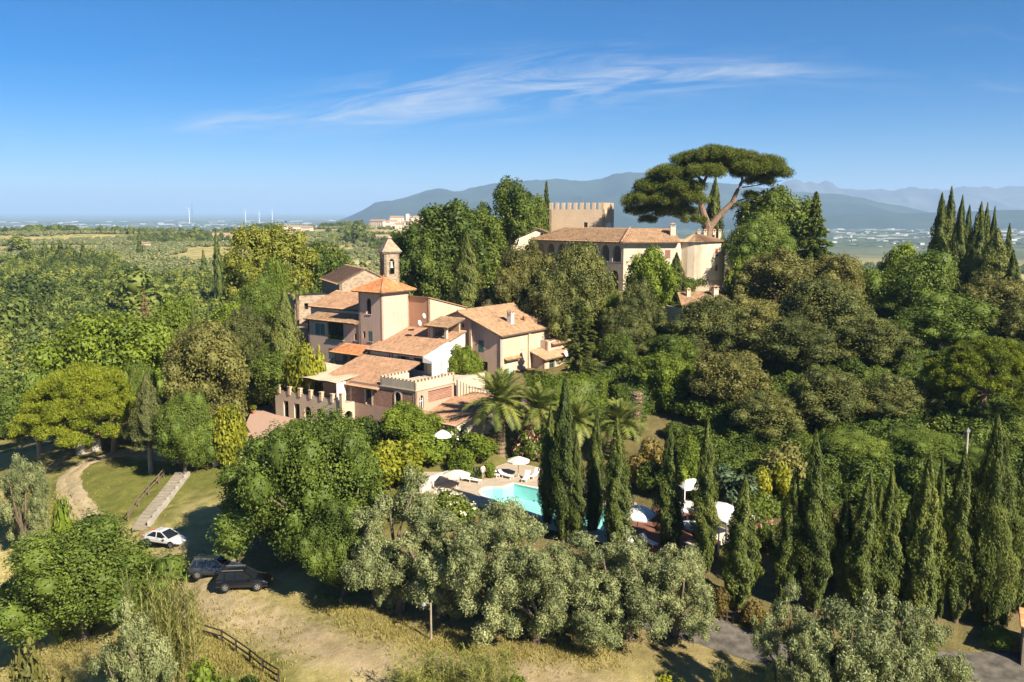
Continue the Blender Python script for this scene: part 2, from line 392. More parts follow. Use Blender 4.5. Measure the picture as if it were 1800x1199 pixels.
_W = np.linalg.solve(_S, np.append(_C[:, 2], 0))
def sstep(a, b, x):
    t = np.clip((x - a) / (b - a), 0, 1); return t * t * (3 - 2 * t)
def near_h(x, y):
    x, y = np.asarray(x, float), np.asarray(y, float); out = np.full(x.shape, _W[_n])
    for i in range(_n): out = out + _W[i] * _phi((x - _C[i, 0]) ** 2 + (y - _C[i, 1]) ** 2)
    return out
_RL = ([0, 150, 250, 350, 450, 700, 1000, 1350, 1800, 2700, 4200, 9e4], [-8, -8, -10, -8, -3, 0, 2, 4, -25, -80, -92, -92])
_RR = ([0, 150, 220, 300, 500, 900, 1500, 2700, 4200, 9e4], [10, 11, 9, 3, -15, -38, -56, -80, -92, -92])
def far_h(x, y):
    r = np.hypot(x, y); w = sstep(-.06, .13, x / np.maximum(np.abs(y), 1.0))
    z = np.interp(r, *_RL) * (1 - w) + np.interp(r, *_RR) * w
    und = np.sin(x * .011 + 1.3) * np.cos(y * .0083 + x * .004) + .6 * np.sin(y * .019 - x * .013 + .5)
    z = z + und * 3.2 * sstep(330, 600, r) * (1 - sstep(1600, 2600, r))
    # two wooded knolls on the ridge
    for kx, ky, kh, kr in KNOLLS: z = z + kh * np.exp(-((x - kx) ** 2 + (y - ky) ** 2) / kr ** 2)
    return z
_k1, _k2, _k3 = D(92, 386, 1250), D(470, 392, 1700), D(705, 402, 1450)
KNOLLS = [(_k1[0], _k1[1], 9, 50), (_k2[0], _k2[1], 22, 60), (_k3[0], _k3[1], 17, 120)]
def height(x, y):
    x, y = np.asarray(x, float), np.asarray(y, float)
    r = np.hypot(x, y); w = sstep(185, 275, r)
    return near_h(x, y) * (1 - w) + far_h(x, y) * w
def hz(x, y): return float(height(np.array([x]), np.array([y]))[0])
def ground_at(px, py, start=30.0):
    d = ray(px, py); ts = np.geomspace(start, 3000, 1500) / d[1]
    P = np.array([0, 0, CAM_Z])[None] + ts[:, None] * d[None]
    below = np.nonzero(P[:, 2] < height(P[:, 0], P[:, 1]))[0]
    p = P[below[0]] if len(below) else P[-1]
    return Vector((p[0], p[1], hz(p[0], p[1])))
def gpoly(pts): return [ground_at(*p) for p in pts]
def seg_dist(x, y, line):
    d = np.full(x.shape, 1e9)
    for a, b in zip(line[:-1], line[1:]):
        ax, ay_, bx, by = a[0], a[1], b[0], b[1]; L2 = (bx - ax) ** 2 + (by - ay_) ** 2 + 1e-9
        t = np.clip(((x - ax) * (bx - ax) + (y - ay_) * (by - ay_)) / L2, 0, 1)
        d = np.minimum(d, np.hypot(x - ax - t * (bx - ax), y - ay_ - t * (by - ay_)))
    return d

drive_line = gpoly([(170, 925), (150, 908), (122, 868), (120, 838), (150, 815), (205, 798), (270, 797), (345, 812)])
field_line = gpoly([(285, 985), (340, 1050), (420, 1080), (520, 1120), (640, 1160), (760, 1185), (980, 1199)])
field_line.append(Vector((20, 55, -1)))
upper_line = gpoly([(345, 812), (420, 790), (470, 770)])

# one ground sheet, fine near the camera, reaching the horizon
_rr = np.concatenate([np.linspace(4, 50, 40), np.linspace(50.6, 150, 165), np.geomspace(151, 300, 90)[0:], np.geomspace(304, 60000, 210)])
_aa = np.radians(np.concatenate([np.linspace(-179, -50, 60), np.linspace(-49.6, 49.6, 420), np.linspace(50, 179, 60)]))
_R, _A = np.meshgrid(_rr, _aa, indexing='ij')
_X, _Y = _R * np.sin(_A), _R * np.cos(_A)
_Z = height(_X, _Y)
_rough = np.array([mnoise.noise(Vector((x * .35, y * .35, 0))) * .22 + mnoise.noise(Vector((x * 1.1, y * 1.1, 3))) * .08 for x, y in zip(_X.ravel(), _Y.ravel())]).reshape(_X.shape)
_Zr = _Z + _rough * (1 - sstep(250, 600, _R))
ni, nj = _X.shape
_idx = np.arange(ni * nj).reshape(ni, nj)
_faces = np.stack([_idx[:-1, :-1], _idx[:-1, 1:], _idx[1:, 1:], _idx[1:, :-1]], -1).reshape(-1, 4)

m_ground, nt, N, L, b = nodes_of('ground_dry_grass')
_p = worldpos(nt)
n1 = noise(nt, 0.11, 6, 0.62, _p, 0.4); n2 = noise(nt, 0.9, 6, 0.7, _p); n3 = noise(nt, 6.0, 4, 0.7, _p)
straw = ramp(nt, n2, [(0.3, (0.35, 0.29, 0.11)), (0.55, (0.47, 0.395, 0.165)), (0.75, (0.56, 0.48, 0.22))])
green = ramp(nt, n2, [(0.3, (0.10, 0.115, 0.024)), (0.6, (0.18, 0.185, 0.042)), (0.8, (0.26, 0.24, 0.07))])
dirt = ramp(nt, n2, [(0.3, (0.33, 0.25, 0.15)), (0.7, (0.50, 0.40, 0.26))])
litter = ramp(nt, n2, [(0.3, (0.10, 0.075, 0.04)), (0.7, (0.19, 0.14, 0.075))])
gsel = mth(nt, 'ADD', mth(nt, 'MULTIPLY_ADD', n1, 2.6, -1.05), attr(nt, 'green'))
c = mix(nt, ramp(nt, gsel, [(0.25, (0, 0, 0)), (0.8, (1, 1, 1))]), straw, green)
dsel = mth(nt, 'ADD', attr(nt, 'dirt'), mth(nt, 'MULTIPLY_ADD', n2, 0.9, -0.45))
c = mix(nt, mth(nt, 'MULTIPLY', ramp(nt, dsel, [(0.35, (0, 0, 0)), (0.75, (1, 1, 1))]), 0.85), c, dirt)
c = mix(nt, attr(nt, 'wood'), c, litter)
c = mix(nt, mth(nt, 'MULTIPLY', n3, 0.5), c, mix(nt, 0.45, c, (0.05, 0.045, 0.02)))
pl = noise(nt, 0.0016, 5, 0.7, _p, 0.3); pl2 = noise(nt, 0.006, 4, 0.75, _p)
plain_c = ramp(nt, pl, [(0.35, (0.06, 0.085, 0.04)), (0.5, (0.10, 0.125, 0.055)), (0.62, (0.17, 0.165, 0.09)), (0.7, (0.08, 0.105, 0.045))])
plain_c = mix(nt, ramp(nt, pl2, [(0.55, (0, 0, 0)), (0.7, (1, 1, 1))]), plain_c, (0.07, 0.10, 0.045))
c = mix(nt, attr(nt, 'far'), c, plain_c)
L.new(c, b.inputs['Base Color']); b.inputs['Roughness'].default_value = 0.95; b.inputs['Specular IOR Level'].default_value = 0.08
bump(nt, mth(nt, 'ADD', n3, n2), b, 0.9, 0.12)

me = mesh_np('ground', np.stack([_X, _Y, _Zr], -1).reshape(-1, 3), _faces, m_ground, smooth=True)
fx, fy = _X.ravel(), _Y.ravel()
fr = np.hypot(fx, fy)
d_field, d_drive = seg_dist(fx, fy, field_line), seg_dist(fx, fy, drive_line)
lawn_c = [G(700, 800, 4.3), G(1250, 900, 2.8), G(1330, 960, 2.6), G(900, 700, 8.5)]
green_a = .10 * np.ones_like(fx)
for p_, r_, k_ in [(ground_at(210, 850), 8, .95), (ground_at(240, 880), 6, .7), (ground_at(100, 860), 4, .6), (G(690, 800, 4), 14, .8), (G(1240, 900, 2.8), 16, .8), (G(1360, 950, 2.4), 12, .7), (G(920, 730, 7.5), 16, .8), (G(480, 600, 10), 30, .8), (ground_at(480, 1150), 6, .3), (ground_at(700, 1120), 6, .25)]:
    green_a += k_ * np.exp(-((fx - p_[0]) ** 2 + (fy - p_[1]) ** 2) / r_ ** 2)
green_a += .35 * sstep(180, 320, fr) * (1 - sstep(350, 420, fr))
dirt_a = np.maximum(.75 * np.exp(-(d_field / 3.6) ** 2), .9 * np.exp(-(d_drive / 1.6) ** 2)) * (1 - sstep(140, 160, fr))
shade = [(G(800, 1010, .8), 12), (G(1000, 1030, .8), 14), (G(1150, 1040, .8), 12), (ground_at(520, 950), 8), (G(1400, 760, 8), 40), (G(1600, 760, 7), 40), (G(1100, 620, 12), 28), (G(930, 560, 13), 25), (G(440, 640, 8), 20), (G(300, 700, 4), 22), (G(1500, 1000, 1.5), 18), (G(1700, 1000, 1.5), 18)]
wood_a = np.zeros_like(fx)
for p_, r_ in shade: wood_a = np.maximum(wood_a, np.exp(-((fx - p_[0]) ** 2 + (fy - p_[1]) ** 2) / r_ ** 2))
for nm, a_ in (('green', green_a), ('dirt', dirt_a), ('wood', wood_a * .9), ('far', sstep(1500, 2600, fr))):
    at = me.attributes.new(nm, 'FLOAT', 'POINT'); at.data.foreach_set('value', a_.astype(np.float32))
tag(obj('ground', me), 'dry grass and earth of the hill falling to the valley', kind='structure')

def drape(name, line, width, mat, label, lift=0.05, n_across=5, sub=14, wob=0.25):
    """ribbon laid along the ground"""
    pts = []
    for a, b_ in zip(line[:-1], line[1:]):
        for k in range(sub): pts.append(Vector(a).lerp(Vector(b_), k / sub))
    pts.append(Vector(line[-1]))
    for _ in range(6): pts = [pts[0]] + [(pts[i - 1] + pts[i] * 2 + pts[i + 1]) / 4 for i in range(1, len(pts) - 1)] + [pts[-1]]
    vs_ = []
    for i, p in enumerate(pts):
        d = (pts[min(i + 1, len(pts) - 1)] - pts[max(i - 1, 0)]); d.z = 0; d.normalize(); nrm = Vector((d.y, -d.x, 0))
        for k in range(n_across):
            e = (k / (n_across - 1) - .5) * width
            if k in (0, n_across - 1): e += mnoise.noise(Vector((i * .35, k * 7.0, 0))) * wob
            q = p + nrm * e; rg = mnoise.noise(Vector((q.x * .35, q.y * .35, 0))) * .22 + mnoise.noise(Vector((q.x * 1.1, q.y * 1.1, 3))) * .08
            vs_.append((q.x, q.y, hz(q.x, q.y) + rg + lift - (0.06 if k in (0, n_across - 1) else 0)))
    fs = np.array([(i * n_across + k, i * n_across + k + 1, (i + 1) * n_across + k + 1, (i + 1) * n_across + k) for i in range(len(pts) - 1) for k in range(n_across - 1)])
    return tag(obj(name, mesh_np(name, vs_, fs, mat, smooth=True)), label, kind='structure')

m_track, nt, N, L, b = nodes_of('track_gravel')
_p = worldpos(nt)
f = noise(nt, 1.3, 6, 0.72, _p); f2 = noise(nt, 14, 3, 0.7, _p)
c = ramp(nt, f, [(0.3, (0.30, 0.245, 0.12)), (0.5, (0.40, 0.325, 0.20)), (0.72, (0.47, 0.39, 0.26))])
c = mix(nt, mth(nt, 'MULTIPLY', f2, 0.4), c, (0.22, 0.165, 0.10))
L.new(c, b.inputs['Base Color']); b.inputs['Roughness'].default_value = 0.95; b.inputs['Specular IOR Level'].default_value = 0.08; bump(nt, f2, b, 0.6, 0.03)
m_road = plain('shaded_road_concrete', (0.10, 0.09, 0.075), 0.9, var=0.55, scale=1.1)  # tree shade over the lane is put into this dark base colour
def side(line, o):
    out = []
    for i, p in enumerate(line):
        d = Vector(line[min(i + 1, len(line) - 1)]) - Vector(line[max(i - 1, 0)]); d.z = 0; d.normalize(); out.append(Vector(p) + Vector((d.y, -d.x, 0)) * o)
    return out
for o_, l_ in ((-.8, 'left wheel track of the curving dirt drive'), (.8, 'right wheel track of the curving dirt drive')):
    drape('path', side(drive_line, o_), 1.15, m_track, l_, lift=.06, wob=.5)
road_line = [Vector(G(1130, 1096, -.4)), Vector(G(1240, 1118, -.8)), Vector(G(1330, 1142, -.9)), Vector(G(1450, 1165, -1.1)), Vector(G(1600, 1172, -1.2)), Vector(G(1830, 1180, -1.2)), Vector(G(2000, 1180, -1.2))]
drape('road', road_line, 3.6, m_road, 'grey lane coloured as in shade below the cypress row', lift=0.09, wob=.1)

# far mountains: real ridges some 14 to 24 km away
m_mtn, nt, N, L, b = nodes_of('mountain_forest')
f = noise(nt, 0.0015, 7, 0.65, worldpos(nt))
L.new(ramp(nt, f, [(0.35, (0.02, 0.04, 0.03)), (0.6, (0.045, 0.065, 0.045)), (0.8, (0.10, 0.10, 0.08))]), b.inputs['Base Color']); b.inputs['Roughness'].default_value = 1.0
b.inputs['Specular IOR Level'].default_value = 0.0
m_rock, nt, N, L, b = nodes_of('mountain_rock')
f = noise(nt, 0.002, 7, 0.65, worldpos(nt))
L.new(ramp(nt, f, [(0.4, (0.03, 0.04, 0.035)), (0.65, (0.10, 0.10, 0.09))]), b.inputs['Base Color']); b.inputs['Roughness'].default_value = 1.0
def mountain(name, label, prof, dist, depth, mat, seed, jag=1.0):
    xs = np.linspace(prof[0][0], prof[-1][0], 260); ys = np.interp(xs, [p[0] for p in prof], [p[1] for p in prof])
    crest = np.array([D(x, y, dist) for x, y in zip(xs, ys)])
    rows = np.linspace(-1, 1, 33); vs_ = []
    for rr in rows:
        for i, c_ in enumerate(crest):
            fall = max(0.0, 1 - abs(rr)) ** 1.25; hgt = max(0, c_[2] + 92)
            nzv = mnoise.fractal(Vector((c_[0] / 930 + seed, rr * 2.2, seed)), 0.9, 2.1, 5)
            spur = abs(mnoise.noise(Vector((c_[0] / 560 + seed * 3, rr * 0.7, 1.0))))
            z = -92 - 20 + (hgt + 20) * fall * (1 - (1 - fall) * 1.1 * spur) + nzv * hgt * .20 * (1 - fall ** 3) * jag
            if abs(rr) < 1e-6: z = c_[2] + mnoise.fractal(Vector((c_[0] / 260 + seed, 0, 0)), 0.9, 2.1, 4) * hgt * .06 * jag
            k = (c_[1] + rr * depth) / c_[1]
            vs_.append((c_[0] * (1 if rr > 0 else k * .5 + .5), c_[1] + rr * depth, z))
    n = len(xs); idx = np.arange(len(rows) * n).reshape(len(rows), n)
    fs = np.stack([idx[:-1, :-1], idx[:-1, 1:], idx[1:, 1:], idx[1:, :-1]], -1).reshape(-1, 4)
    return tag(obj(name, mesh_np(name, vs_, fs, mat, smooth=True)), label, kind='structure')
mountain('mountains', 'long blue mountain range rising behind the castle', [(600, 386), (618, 379), (636, 371), (660, 357), (690, 352), (735, 341), (770, 331), (800, 335), (835, 332), (870, 322), (905, 319), (960, 316), (1000, 318), (1030, 317), (1060, 314), (1100, 303), (1140, 303), (1200, 318), (1260, 322), (1310, 326), (1400, 338), (1470, 341), (1520, 350), (1580, 362), (1640, 375), (1680, 384)], 9000, 3200, m_mtn, 1.7)
mountain('mountains', 'distant jagged mountain peaks right of the umbrella pine', [(1270, 380), (1320, 345), (1360, 330), (1385, 320), (1397, 316), (1412, 321), (1425, 319), (1440, 323), (1455, 319), (1475, 330), (1510, 334), (1560, 334), (1600, 331), (1660, 333), (1720, 329), (1780, 328), (1850, 326), (1950, 330), (2050, 345), (2150, 375)], 14000, 3400, m_rock, 8.2, 1.5)
mountain('hills', 'low dark foothills across the plain behind the cypress group', [(1360, 386), (1460, 378), (1560, 375), (1650, 374), (1720, 371), (1780, 369), (1860, 368), (1960, 372), (2100, 384)], 6800, 1000, m_mtn, 4.1)
# ------------------------------------------------------------------ foliage
def unit(v): return v / np.maximum(np.linalg.norm(v, axis=-1, keepdims=True), 1e-9)
class Crown:
    """many small leaf faces plus a few inner lumps, gathered as one mesh"""
    def __init__(s, seed): s.rng = np.random.default_rng(seed); s.V, s.T, s.TT, s.nv = [], [], [], 0
    def leaves(s, c, nrm, length, width, axis=None, tint=None):
        n = len(c)
        if n == 0: return
        r = s.rng
        if axis is None: axis = r.normal(size=(n, 3))
        nrm = unit(nrm); ax = unit(axis - (axis * nrm).sum(-1, keepdims=True) * nrm); bx = np.cross(nrm, ax)
        ln = (np.asarray(length) * (.7 + .6 * r.random(n)))[:, None]; wd = (np.asarray(width) * (.7 + .6 * r.random(n)))[:, None]
        fold = nrm * (wd * .22)
        quad = np.stack([c - ax * ln * .5, c + bx * wd * .5 + fold, c + ax * ln * .5, c - bx * wd * .5 + fold], 1)
        s.V.append(quad.reshape(-1, 3)); s.T.append(np.arange(n * 4).reshape(n, 4) + s.nv); s.nv += n * 4
        s.TT.append(r.random(n) if tint is None else np.clip(tint + (r.random(n) - .5) * .5, 0, 1))
    def lump(s, c, rad, squash=1.0, tint=.35):
        r = s.rng; nu, nv_ = 7, 5; pts = []
        for i in range(nv_):
            th = math.pi * (i + .0) / (nv_ - 1)
            for k in range(nu):
                ph = 2 * math.pi * k / nu; q = .85 + .3 * r.random()
                pts.append((c[0] + rad * q * math.sin(th) * math.cos(ph), c[1] + rad * q * math.sin(th) * math.sin(ph), c[2] + rad * q * squash * math.cos(th)))
        f = np.array([(i * nu + k, i * nu + (k + 1) % nu, (i + 1) * nu + (k + 1) % nu, (i + 1) * nu + k) for i in range(nv_ - 1) for k in range(nu)])
        s.V.append(np.array(pts)); s.T.append(f + s.nv); s.nv += len(pts); s.TT.append(np.full(len(f), tint))
    def puff(s, c, rad, n, ln, wd, squash=1.0, inner=.62, up=.35, wild=.7, core=True, axis_up=0.0, radial=False, corek=.66):
        r = s.rng; d = unit(r.normal(size=(n, 3))); rr = inner + (1 - inner) * r.random(n) ** .6
        # uneven surface: each puff is itself knobbly
        kn = 1 + .16 * np.sin(d[:, 0] * 5 + c[0] * 3) * np.cos(d[:, 1] * 5 + c[1] * 3 + d[:, 2] * 4)
        p = d * (rr * kn)[:, None] * rad * np.array([1, 1, squash]) + np.array(c)
        ax = r.normal(size=(n, 3)) + np.array([0, 0, axis_up]) if axis_up else None
        if radial: ax = d * np.array([1, 1, .8]) + np.array([0, 0, .55]) + r.normal(size=(n, 3)) * .35
        s.leaves(p, (r.normal(size=(n, 3)) + np.array([0, 0, .8])) if radial else d * np.array([1, 1, 1.2]) + r.normal(size=(n, 3)) * wild + np.array([0, 0, up]), ln, wd, ax, tint=np.full(n, r.random() * .6 + .2))
        if core: s.lump(c, rad * corek, squash)
    def me(s, name, mat): return mesh_np(name, np.concatenate(s.V), np.concatenate(s.T), mat, np.concatenate(s.TT))

def limb(mb, p, q, r0, r1, bend=.12, n=6, rng=random):
    p, q = Vector(p), Vector(q); L_ = (q - p).length; k = 5
    off = Vector((rng.uniform(-1, 1), rng.uniform(-1, 1), rng.uniform(-.2, .6))) * L_ * bend
    path = [p.lerp(q, i / k) + off * math.sin(math.pi * i / k) for i in range(k + 1)]
    mb.tube(path, [r0 + (r1 - r0) * i / k for i in range(k + 1)], n)

def make_broad(seed, H=10., W=9., base=.22, npuff=34, nleaf=13000, ll=.30, lw=.17, mat=None, wood=None, rough=.8, shape=1.0, puffr=.17):
    """round-headed tree: boughs of leaves at uneven radii, gaps between"""
    rng = random.Random(seed); cr = Crown(seed); mb = MB()
    z0, z1 = H * base, H; cz, rz, rx = (z0 + z1) / 2, (z1 - z0) / 2, W / 2
    mb.tube([(0, 0, -.8), (0, 0, .2), (rng.uniform(-.2, .2), rng.uniform(-.2, .2), z0 * .8), (rng.uniform(-.4, .4), rng.uniform(-.4, .4), cz)], [W * .042, W * .034, W * .026, W * .014], 8)
    cs = []
    for i in range(npuff):
        d = unit(np.array([rng.gauss(0, 1), rng.gauss(0, 1), rng.gauss(.15, .9)]))
        k = rng.uniform(.50, .86) if i % 4 else rng.uniform(.15, .45)
        wob = 1 + rough * .16 * math.sin(3 * math.atan2(d[1], d[0]) + seed) + rng.uniform(-.08, .08)
        hfac = 1 - .25 * shape * max(0, d[2])
        cs.append((np.array([d[0] * rx * k * wob * (1.08 if d[2] < .3 else hfac), d[1] * rx * k * wob * (1.08 if d[2] < .3 else hfac), cz + d[2] * rz * k]), rng.uniform(.75, 1.3) * W * puffr))
    tot = sum(r * r for _, r in cs)
    for c, r in cs:
        cr.puff(c, r, int(nleaf * .8 * r * r / tot), ll, lw, rng.uniform(.95, 1.25))
    m = int(nleaf * .22); q = unit(cr.rng.normal(size=(m, 3))); q[:, 2] = np.abs(q[:, 2]) * np.where(cr.rng.random(m) < .35, -1, 1)
    wv = 1 + .10 * np.sin(q[:, 0] * 7 + seed) * np.sin(q[:, 1] * 7 + q[:, 2] * 5)      # loose outer sprays between the boughs
    cr.leaves(q * np.array([rx * .80, rx * .80, rz * .86]) * (wv * (.72 + .28 * cr.rng.random(m)))[:, None] + np.array([0, 0, cz]), q + cr.rng.normal(size=(m, 3)) * .7 + np.array([0, 0, .3]), ll, lw)
    for c, r in cs[::3]:
        limb(mb, (0, 0, rng.uniform(z0 * .6, cz * .9)), c, W * .014, W * .004, .1, 5, rng)
    return mb.me('trunk', wood or bark), cr.me('crown', mat), H, W

def make_cypress(seed, H=15., W=2.6, n=17000, mat=None, slim=1.0, bare=.02, spires=3, lobes=5, ll=.27, lw=.10):
    rng = random.Random(seed); cr = Crown(seed); r = cr.rng; mb = MB()
    mb.tube([(0, 0, -.6), (0, 0, H * .25), (0, 0, H * .9)], [.34, .27, .04] if bare > .2 else [.22, .17, .04], 9)
    def prof(h): return np.where(h < .30, np.sqrt(np.clip(h / .30, 0, 1)) * .45 + .55 * np.clip(h / .3, 0, 1), 1.0) * np.clip(1 - np.clip((h - .34) / .66, 0, 1) ** 1.45, .0, 1) + .015
    parts = [(0, 0, 0, 1.0, 1.0)]
    for k in range(spires):
        a = rng.uniform(0, 6.28); parts.append((math.cos(a) * W * .24, math.sin(a) * W * .24, 0, rng.uniform(.62, .9), rng.uniform(.45, .6)))
    ph = rng.uniform(0, 6)
    for (ox, oy, oz, hh, ww) in parts:
        m = int(n * hh * ww * (1 if ww == 1 else .55)); h = r.random(m) ** .95 * (1 - bare) + bare
        # more leaves where the girth is greater
        keep = r.random(m) < np.clip(prof(h) + .18, 0, 1); h = h[keep]; m = len(h)
        a = r.random(m) * 2 * math.pi
        lob = 1 + .22 * np.sin(lobes * a + 2.2 * np.sin(h * 9 + ph) + ph) + .13 * np.sin(h * 31 + a * 2 + ph) + .09 * np.sin(h * 67 + a * 5)
        rad = prof(h) * W / 2 * ww * lob * (.66 + .34 * r.random(m) ** .5)
        p = np.stack([ox * (1 - h * .5) + rad * np.cos(a), oy * (1 - h * .5) + rad * np.sin(a), oz + h * H * hh], -1)
        out = np.stack([np.cos(a), np.sin(a), np.full(m, .35)], -1)
        ax = np.stack([np.cos(a) * .28, np.sin(a) * .28, np.ones(m)], -1) + r.normal(size=(m, 3)) * .22
        cr.leaves(p, out + r.normal(size=(m, 3)) * .45, ll, lw, ax, tint=.3 + .35 * (lob - .8))
        hs = np.linspace(.02 + bare, .97, 12); nu = 8
        V = np.array([(ox * (1 - h_ * .5) + math.cos(2 * math.pi * k / nu) * float(prof(np.array(h_))) * W / 2 * ww * .64, oy * (1 - h_ * .5) + math.sin(2 * math.pi * k / nu) * float(prof(np.array(h_))) * W / 2 * ww * .64, h_ * H * hh) for h_ in hs for k in range(nu)])
        Fc = np.array([(i * nu + k, i * nu + (k + 1) % nu, (i + 1) * nu + (k + 1) % nu, (i + 1) * nu + k) for i in range(11) for k in range(nu)])
        cr.V.append(V); cr.T.append(Fc + cr.nv); cr.nv += len(V); cr.TT.append(np.full(len(Fc), .25))
    return mb.me('trunk', bark_pale if bare > .2 else bark), cr.me('crown', mat), H, W

def make_olive(seed, H=7.5, W=7.5, n=46000):
    rng = random.Random(seed); cr = Crown(seed); mb = MB(); boughs = []
    mb.tube([(0, 0, -.6), (.05, 0, .5), (.1, .1, 1.4)], [.45, .36, .3], 8)
    for i in range(15):
        a = i * 2.4 + rng.uniform(-.4, .4); rr = W * rng.uniform(.10, .38); zz = H * rng.uniform(.24, .84) - rr * .12
        c = np.array([rr * math.cos(a), rr * math.sin(a), zz]); boughs.append(c); limb(mb, (.1, .1, 1.2), c, .2, .05, .15, 6, rng)
    cs = []
    for c in boughs:
        for k in range(8):
            d = unit(np.array([rng.gauss(0, 1), rng.gauss(0, 1), rng.gauss(.1, .8)])); cs.append((c + d * W * rng.uniform(.06, .19), W * rng.uniform(.04, .11)))
    tot = sum(r * r for _, r in cs)
    for c, r in cs: cr.puff(c, r, int(n * r * r / tot), .17, .062, rng.uniform(.75, 1.1), inner=.15, up=.25, wild=1.1, axis_up=.6, corek=.5)
    return mb.me('trunk', bark), cr.me('crown', L_olive), H, W

def make_pad_pine(seed, pads, limbs, mat, wood, leaf=.34, dens=150):
    """umbrella pine from flat needle pads and bare limbs; pads: (x,y,z,r,squash)"""
    cr = Crown(seed); mb = MB(); rng = random.Random(seed)
    for (p, q, r0, r1) in limbs: limb(mb, p, q, r0, r1, .07, 8, rng)
    for (x, y, z, r, sq) in pads:
        sub = max(5, int(13 * (r / 2.2) ** 1.3))
        for k in range(sub):
            a, rr = rng.uniform(0, 6.28), r * math.sqrt(rng.random()) * .85
            c = np.array([x + rr * math.cos(a), y + rr * math.sin(a), z + (1 - (rr / r) ** 2) * r * sq * .7 + rng.uniform(-.2, .2)])
            pr = rng.uniform(.65, 1.3) * min(r * .38, 1.3)
            cr.puff(c, pr, int(dens * pr * pr * 2.6), leaf, leaf * .22, .8, inner=.22, radial=True, corek=.36)
    return mb.me('trunk', wood), cr.me('crown', mat)

def make_fir(seed, H=13., W=6., n_whorl=22, droop=.35, mat=None, dens=1.0, top=.0, start=.12, ll=.34, lw=.12, wood=None):
    rng = random.Random(seed); cr = Crown(seed); r = cr.rng; mb = MB()
    mb.tube([(0, 0, -.6), (0, 0, H * .5), (0, 0, H)], [W * .035, W * .024, .03], 7)
    for i in range(n_whorl):
        h = start + (1 - start) * (i + rng.random() * .6) / n_whorl; L_ = W / 2 * ((1 - h) ** .8 + top) * rng.uniform(.75, 1.15); m = rng.randint(5, 7)
        for k in range(m):
            a = 2 * math.pi * k / m + i * 1.3 + rng.uniform(-.25, .25); l = L_ * rng.uniform(.7, 1.1)
            n = int((26 + 60 * l) * dens); t = r.random(n) ** .8
            z = h * H + l * (.18 * t - droop * t ** 2)
            lat = r.normal(size=n) * .22 * l * (1 - t * .55) * .6
            p = np.stack([np.cos(a) * l * t - np.sin(a) * lat, np.sin(a) * l * t + np.cos(a) * lat, z + r.normal(size=n) * .07 - np.abs(lat) * .25], -1)
            ax = np.stack([np.full(n, np.cos(a)), np.full(n, np.sin(a)), np.full(n, -.35)], -1) + r.normal(size=(n, 3)) * .45
            cr.leaves(p, np.array([0, 0, 1.0]) + r.normal(size=(n, 3)) * .5, ll, lw, ax, tint=.25 + .5 * t)
            mb.tube([(0, 0, h * H), (math.cos(a) * l * .5, math.sin(a) * l * .5, h * H + l * .03), (math.cos(a) * l * .9, math.sin(a) * l * .9, h * H + l * (.16 - droop * .8))], [.06, .04, .015], 4, False)
    return mb.me('trunk', wood or bark), cr.me('crown', mat), H, W

def make_bush(seed, H=3., W=3.5, n=3500, ll=.22, lw=.13, mat=None, flowers=None, nfl=0, npuff=14):
    rng = random.Random(seed); cr = Crown(seed); mb = MB()
    cs = []
    for i in range(npuff):
        a, rr = rng.uniform(0, 6.28), W * .33 * math.sqrt(rng.random()); zz = H * rng.uniform(.2, .74) * (1 - .35 * (rr / (W * .33)) ** 2)
        cs.append((np.array([rr * math.cos(a), rr * math.sin(a), zz]), rng.uniform(.75, 1.2) * min(W, H * 1.3) * .2)); limb(mb, (0, 0, -.4), cs[-1][0], .06, .02, .08, 4, rng)
    tot = sum(r * r for _, r in cs)
    for c, r in cs: cr.puff(c, r, int(n * r * r / tot), ll, lw, .9, up=.3, wild=.8)
    fl = None
    if flowers:
        fc = Crown(seed + 5)
        for k in range(nfl):
            c, r = cs[rng.randrange(len(cs))]; d = unit(fc.rng.normal(size=3) + np.array([.4, -.4, .7])); p = c + d * r * 1.08
            fc.leaves(p + fc.rng.normal(size=(7, 3)) * .09, np.tile(d, (7, 1)) + fc.rng.normal(size=(7, 3)) * .5, .17, .14)
        fl = fc.me('flowers', flowers)
    return mb.me('stem', bark), cr.me('crown', mat), H, W, fl

def make_reeds(seed, H=4.2, W=4., canes=75):
    rng = random.Random(seed); cr = Crown(seed); r = cr.rng; mb = MB()
    for k in range(canes):
        a, rr = rng.uniform(0, 6.28), W / 2 * math.sqrt(rng.random()); x, y = rr * math.cos(a), rr * math.sin(a); h = H * rng.uniform(.6, 1.0)
        lx, ly = rng.uniform(-.12, .12) * h + x * .1, rng.uniform(-.12, .12) * h + y * .1
        mb.tube([(x, y, -.4), (x + lx * .5, y + ly * .5, h * .55), (x + lx, y + ly, h)], [.022, .018, .006], 4, False, rng.uniform(.3, 1))
        n = 40; t = r.random(n) * .8 + .2; b = r.random(n) * 6.28; l = .28
        for st_ in range(2):
            out = np.stack([np.cos(b), np.sin(b), np.full(n, .75 - st_ * .95)], -1)
            p = np.stack([x + lx * t + np.cos(b) * l * (.45 + st_ * .8), y + ly * t + np.sin(b) * l * (.45 + st_ * .8), t * h + .18 + st_ * .10], -1)
            cr.leaves(p, np.stack([-np.cos(b) * .5, -np.sin(b) * .5, np.ones(n)], -1), .46, .055, out)
    return mb.me('canes', plain('cane_straw', (0.36, 0.30, 0.14), .8) if 'cane_straw' not in MATS else MATS['cane_straw']), cr.me('leaves', L_reed), H, W

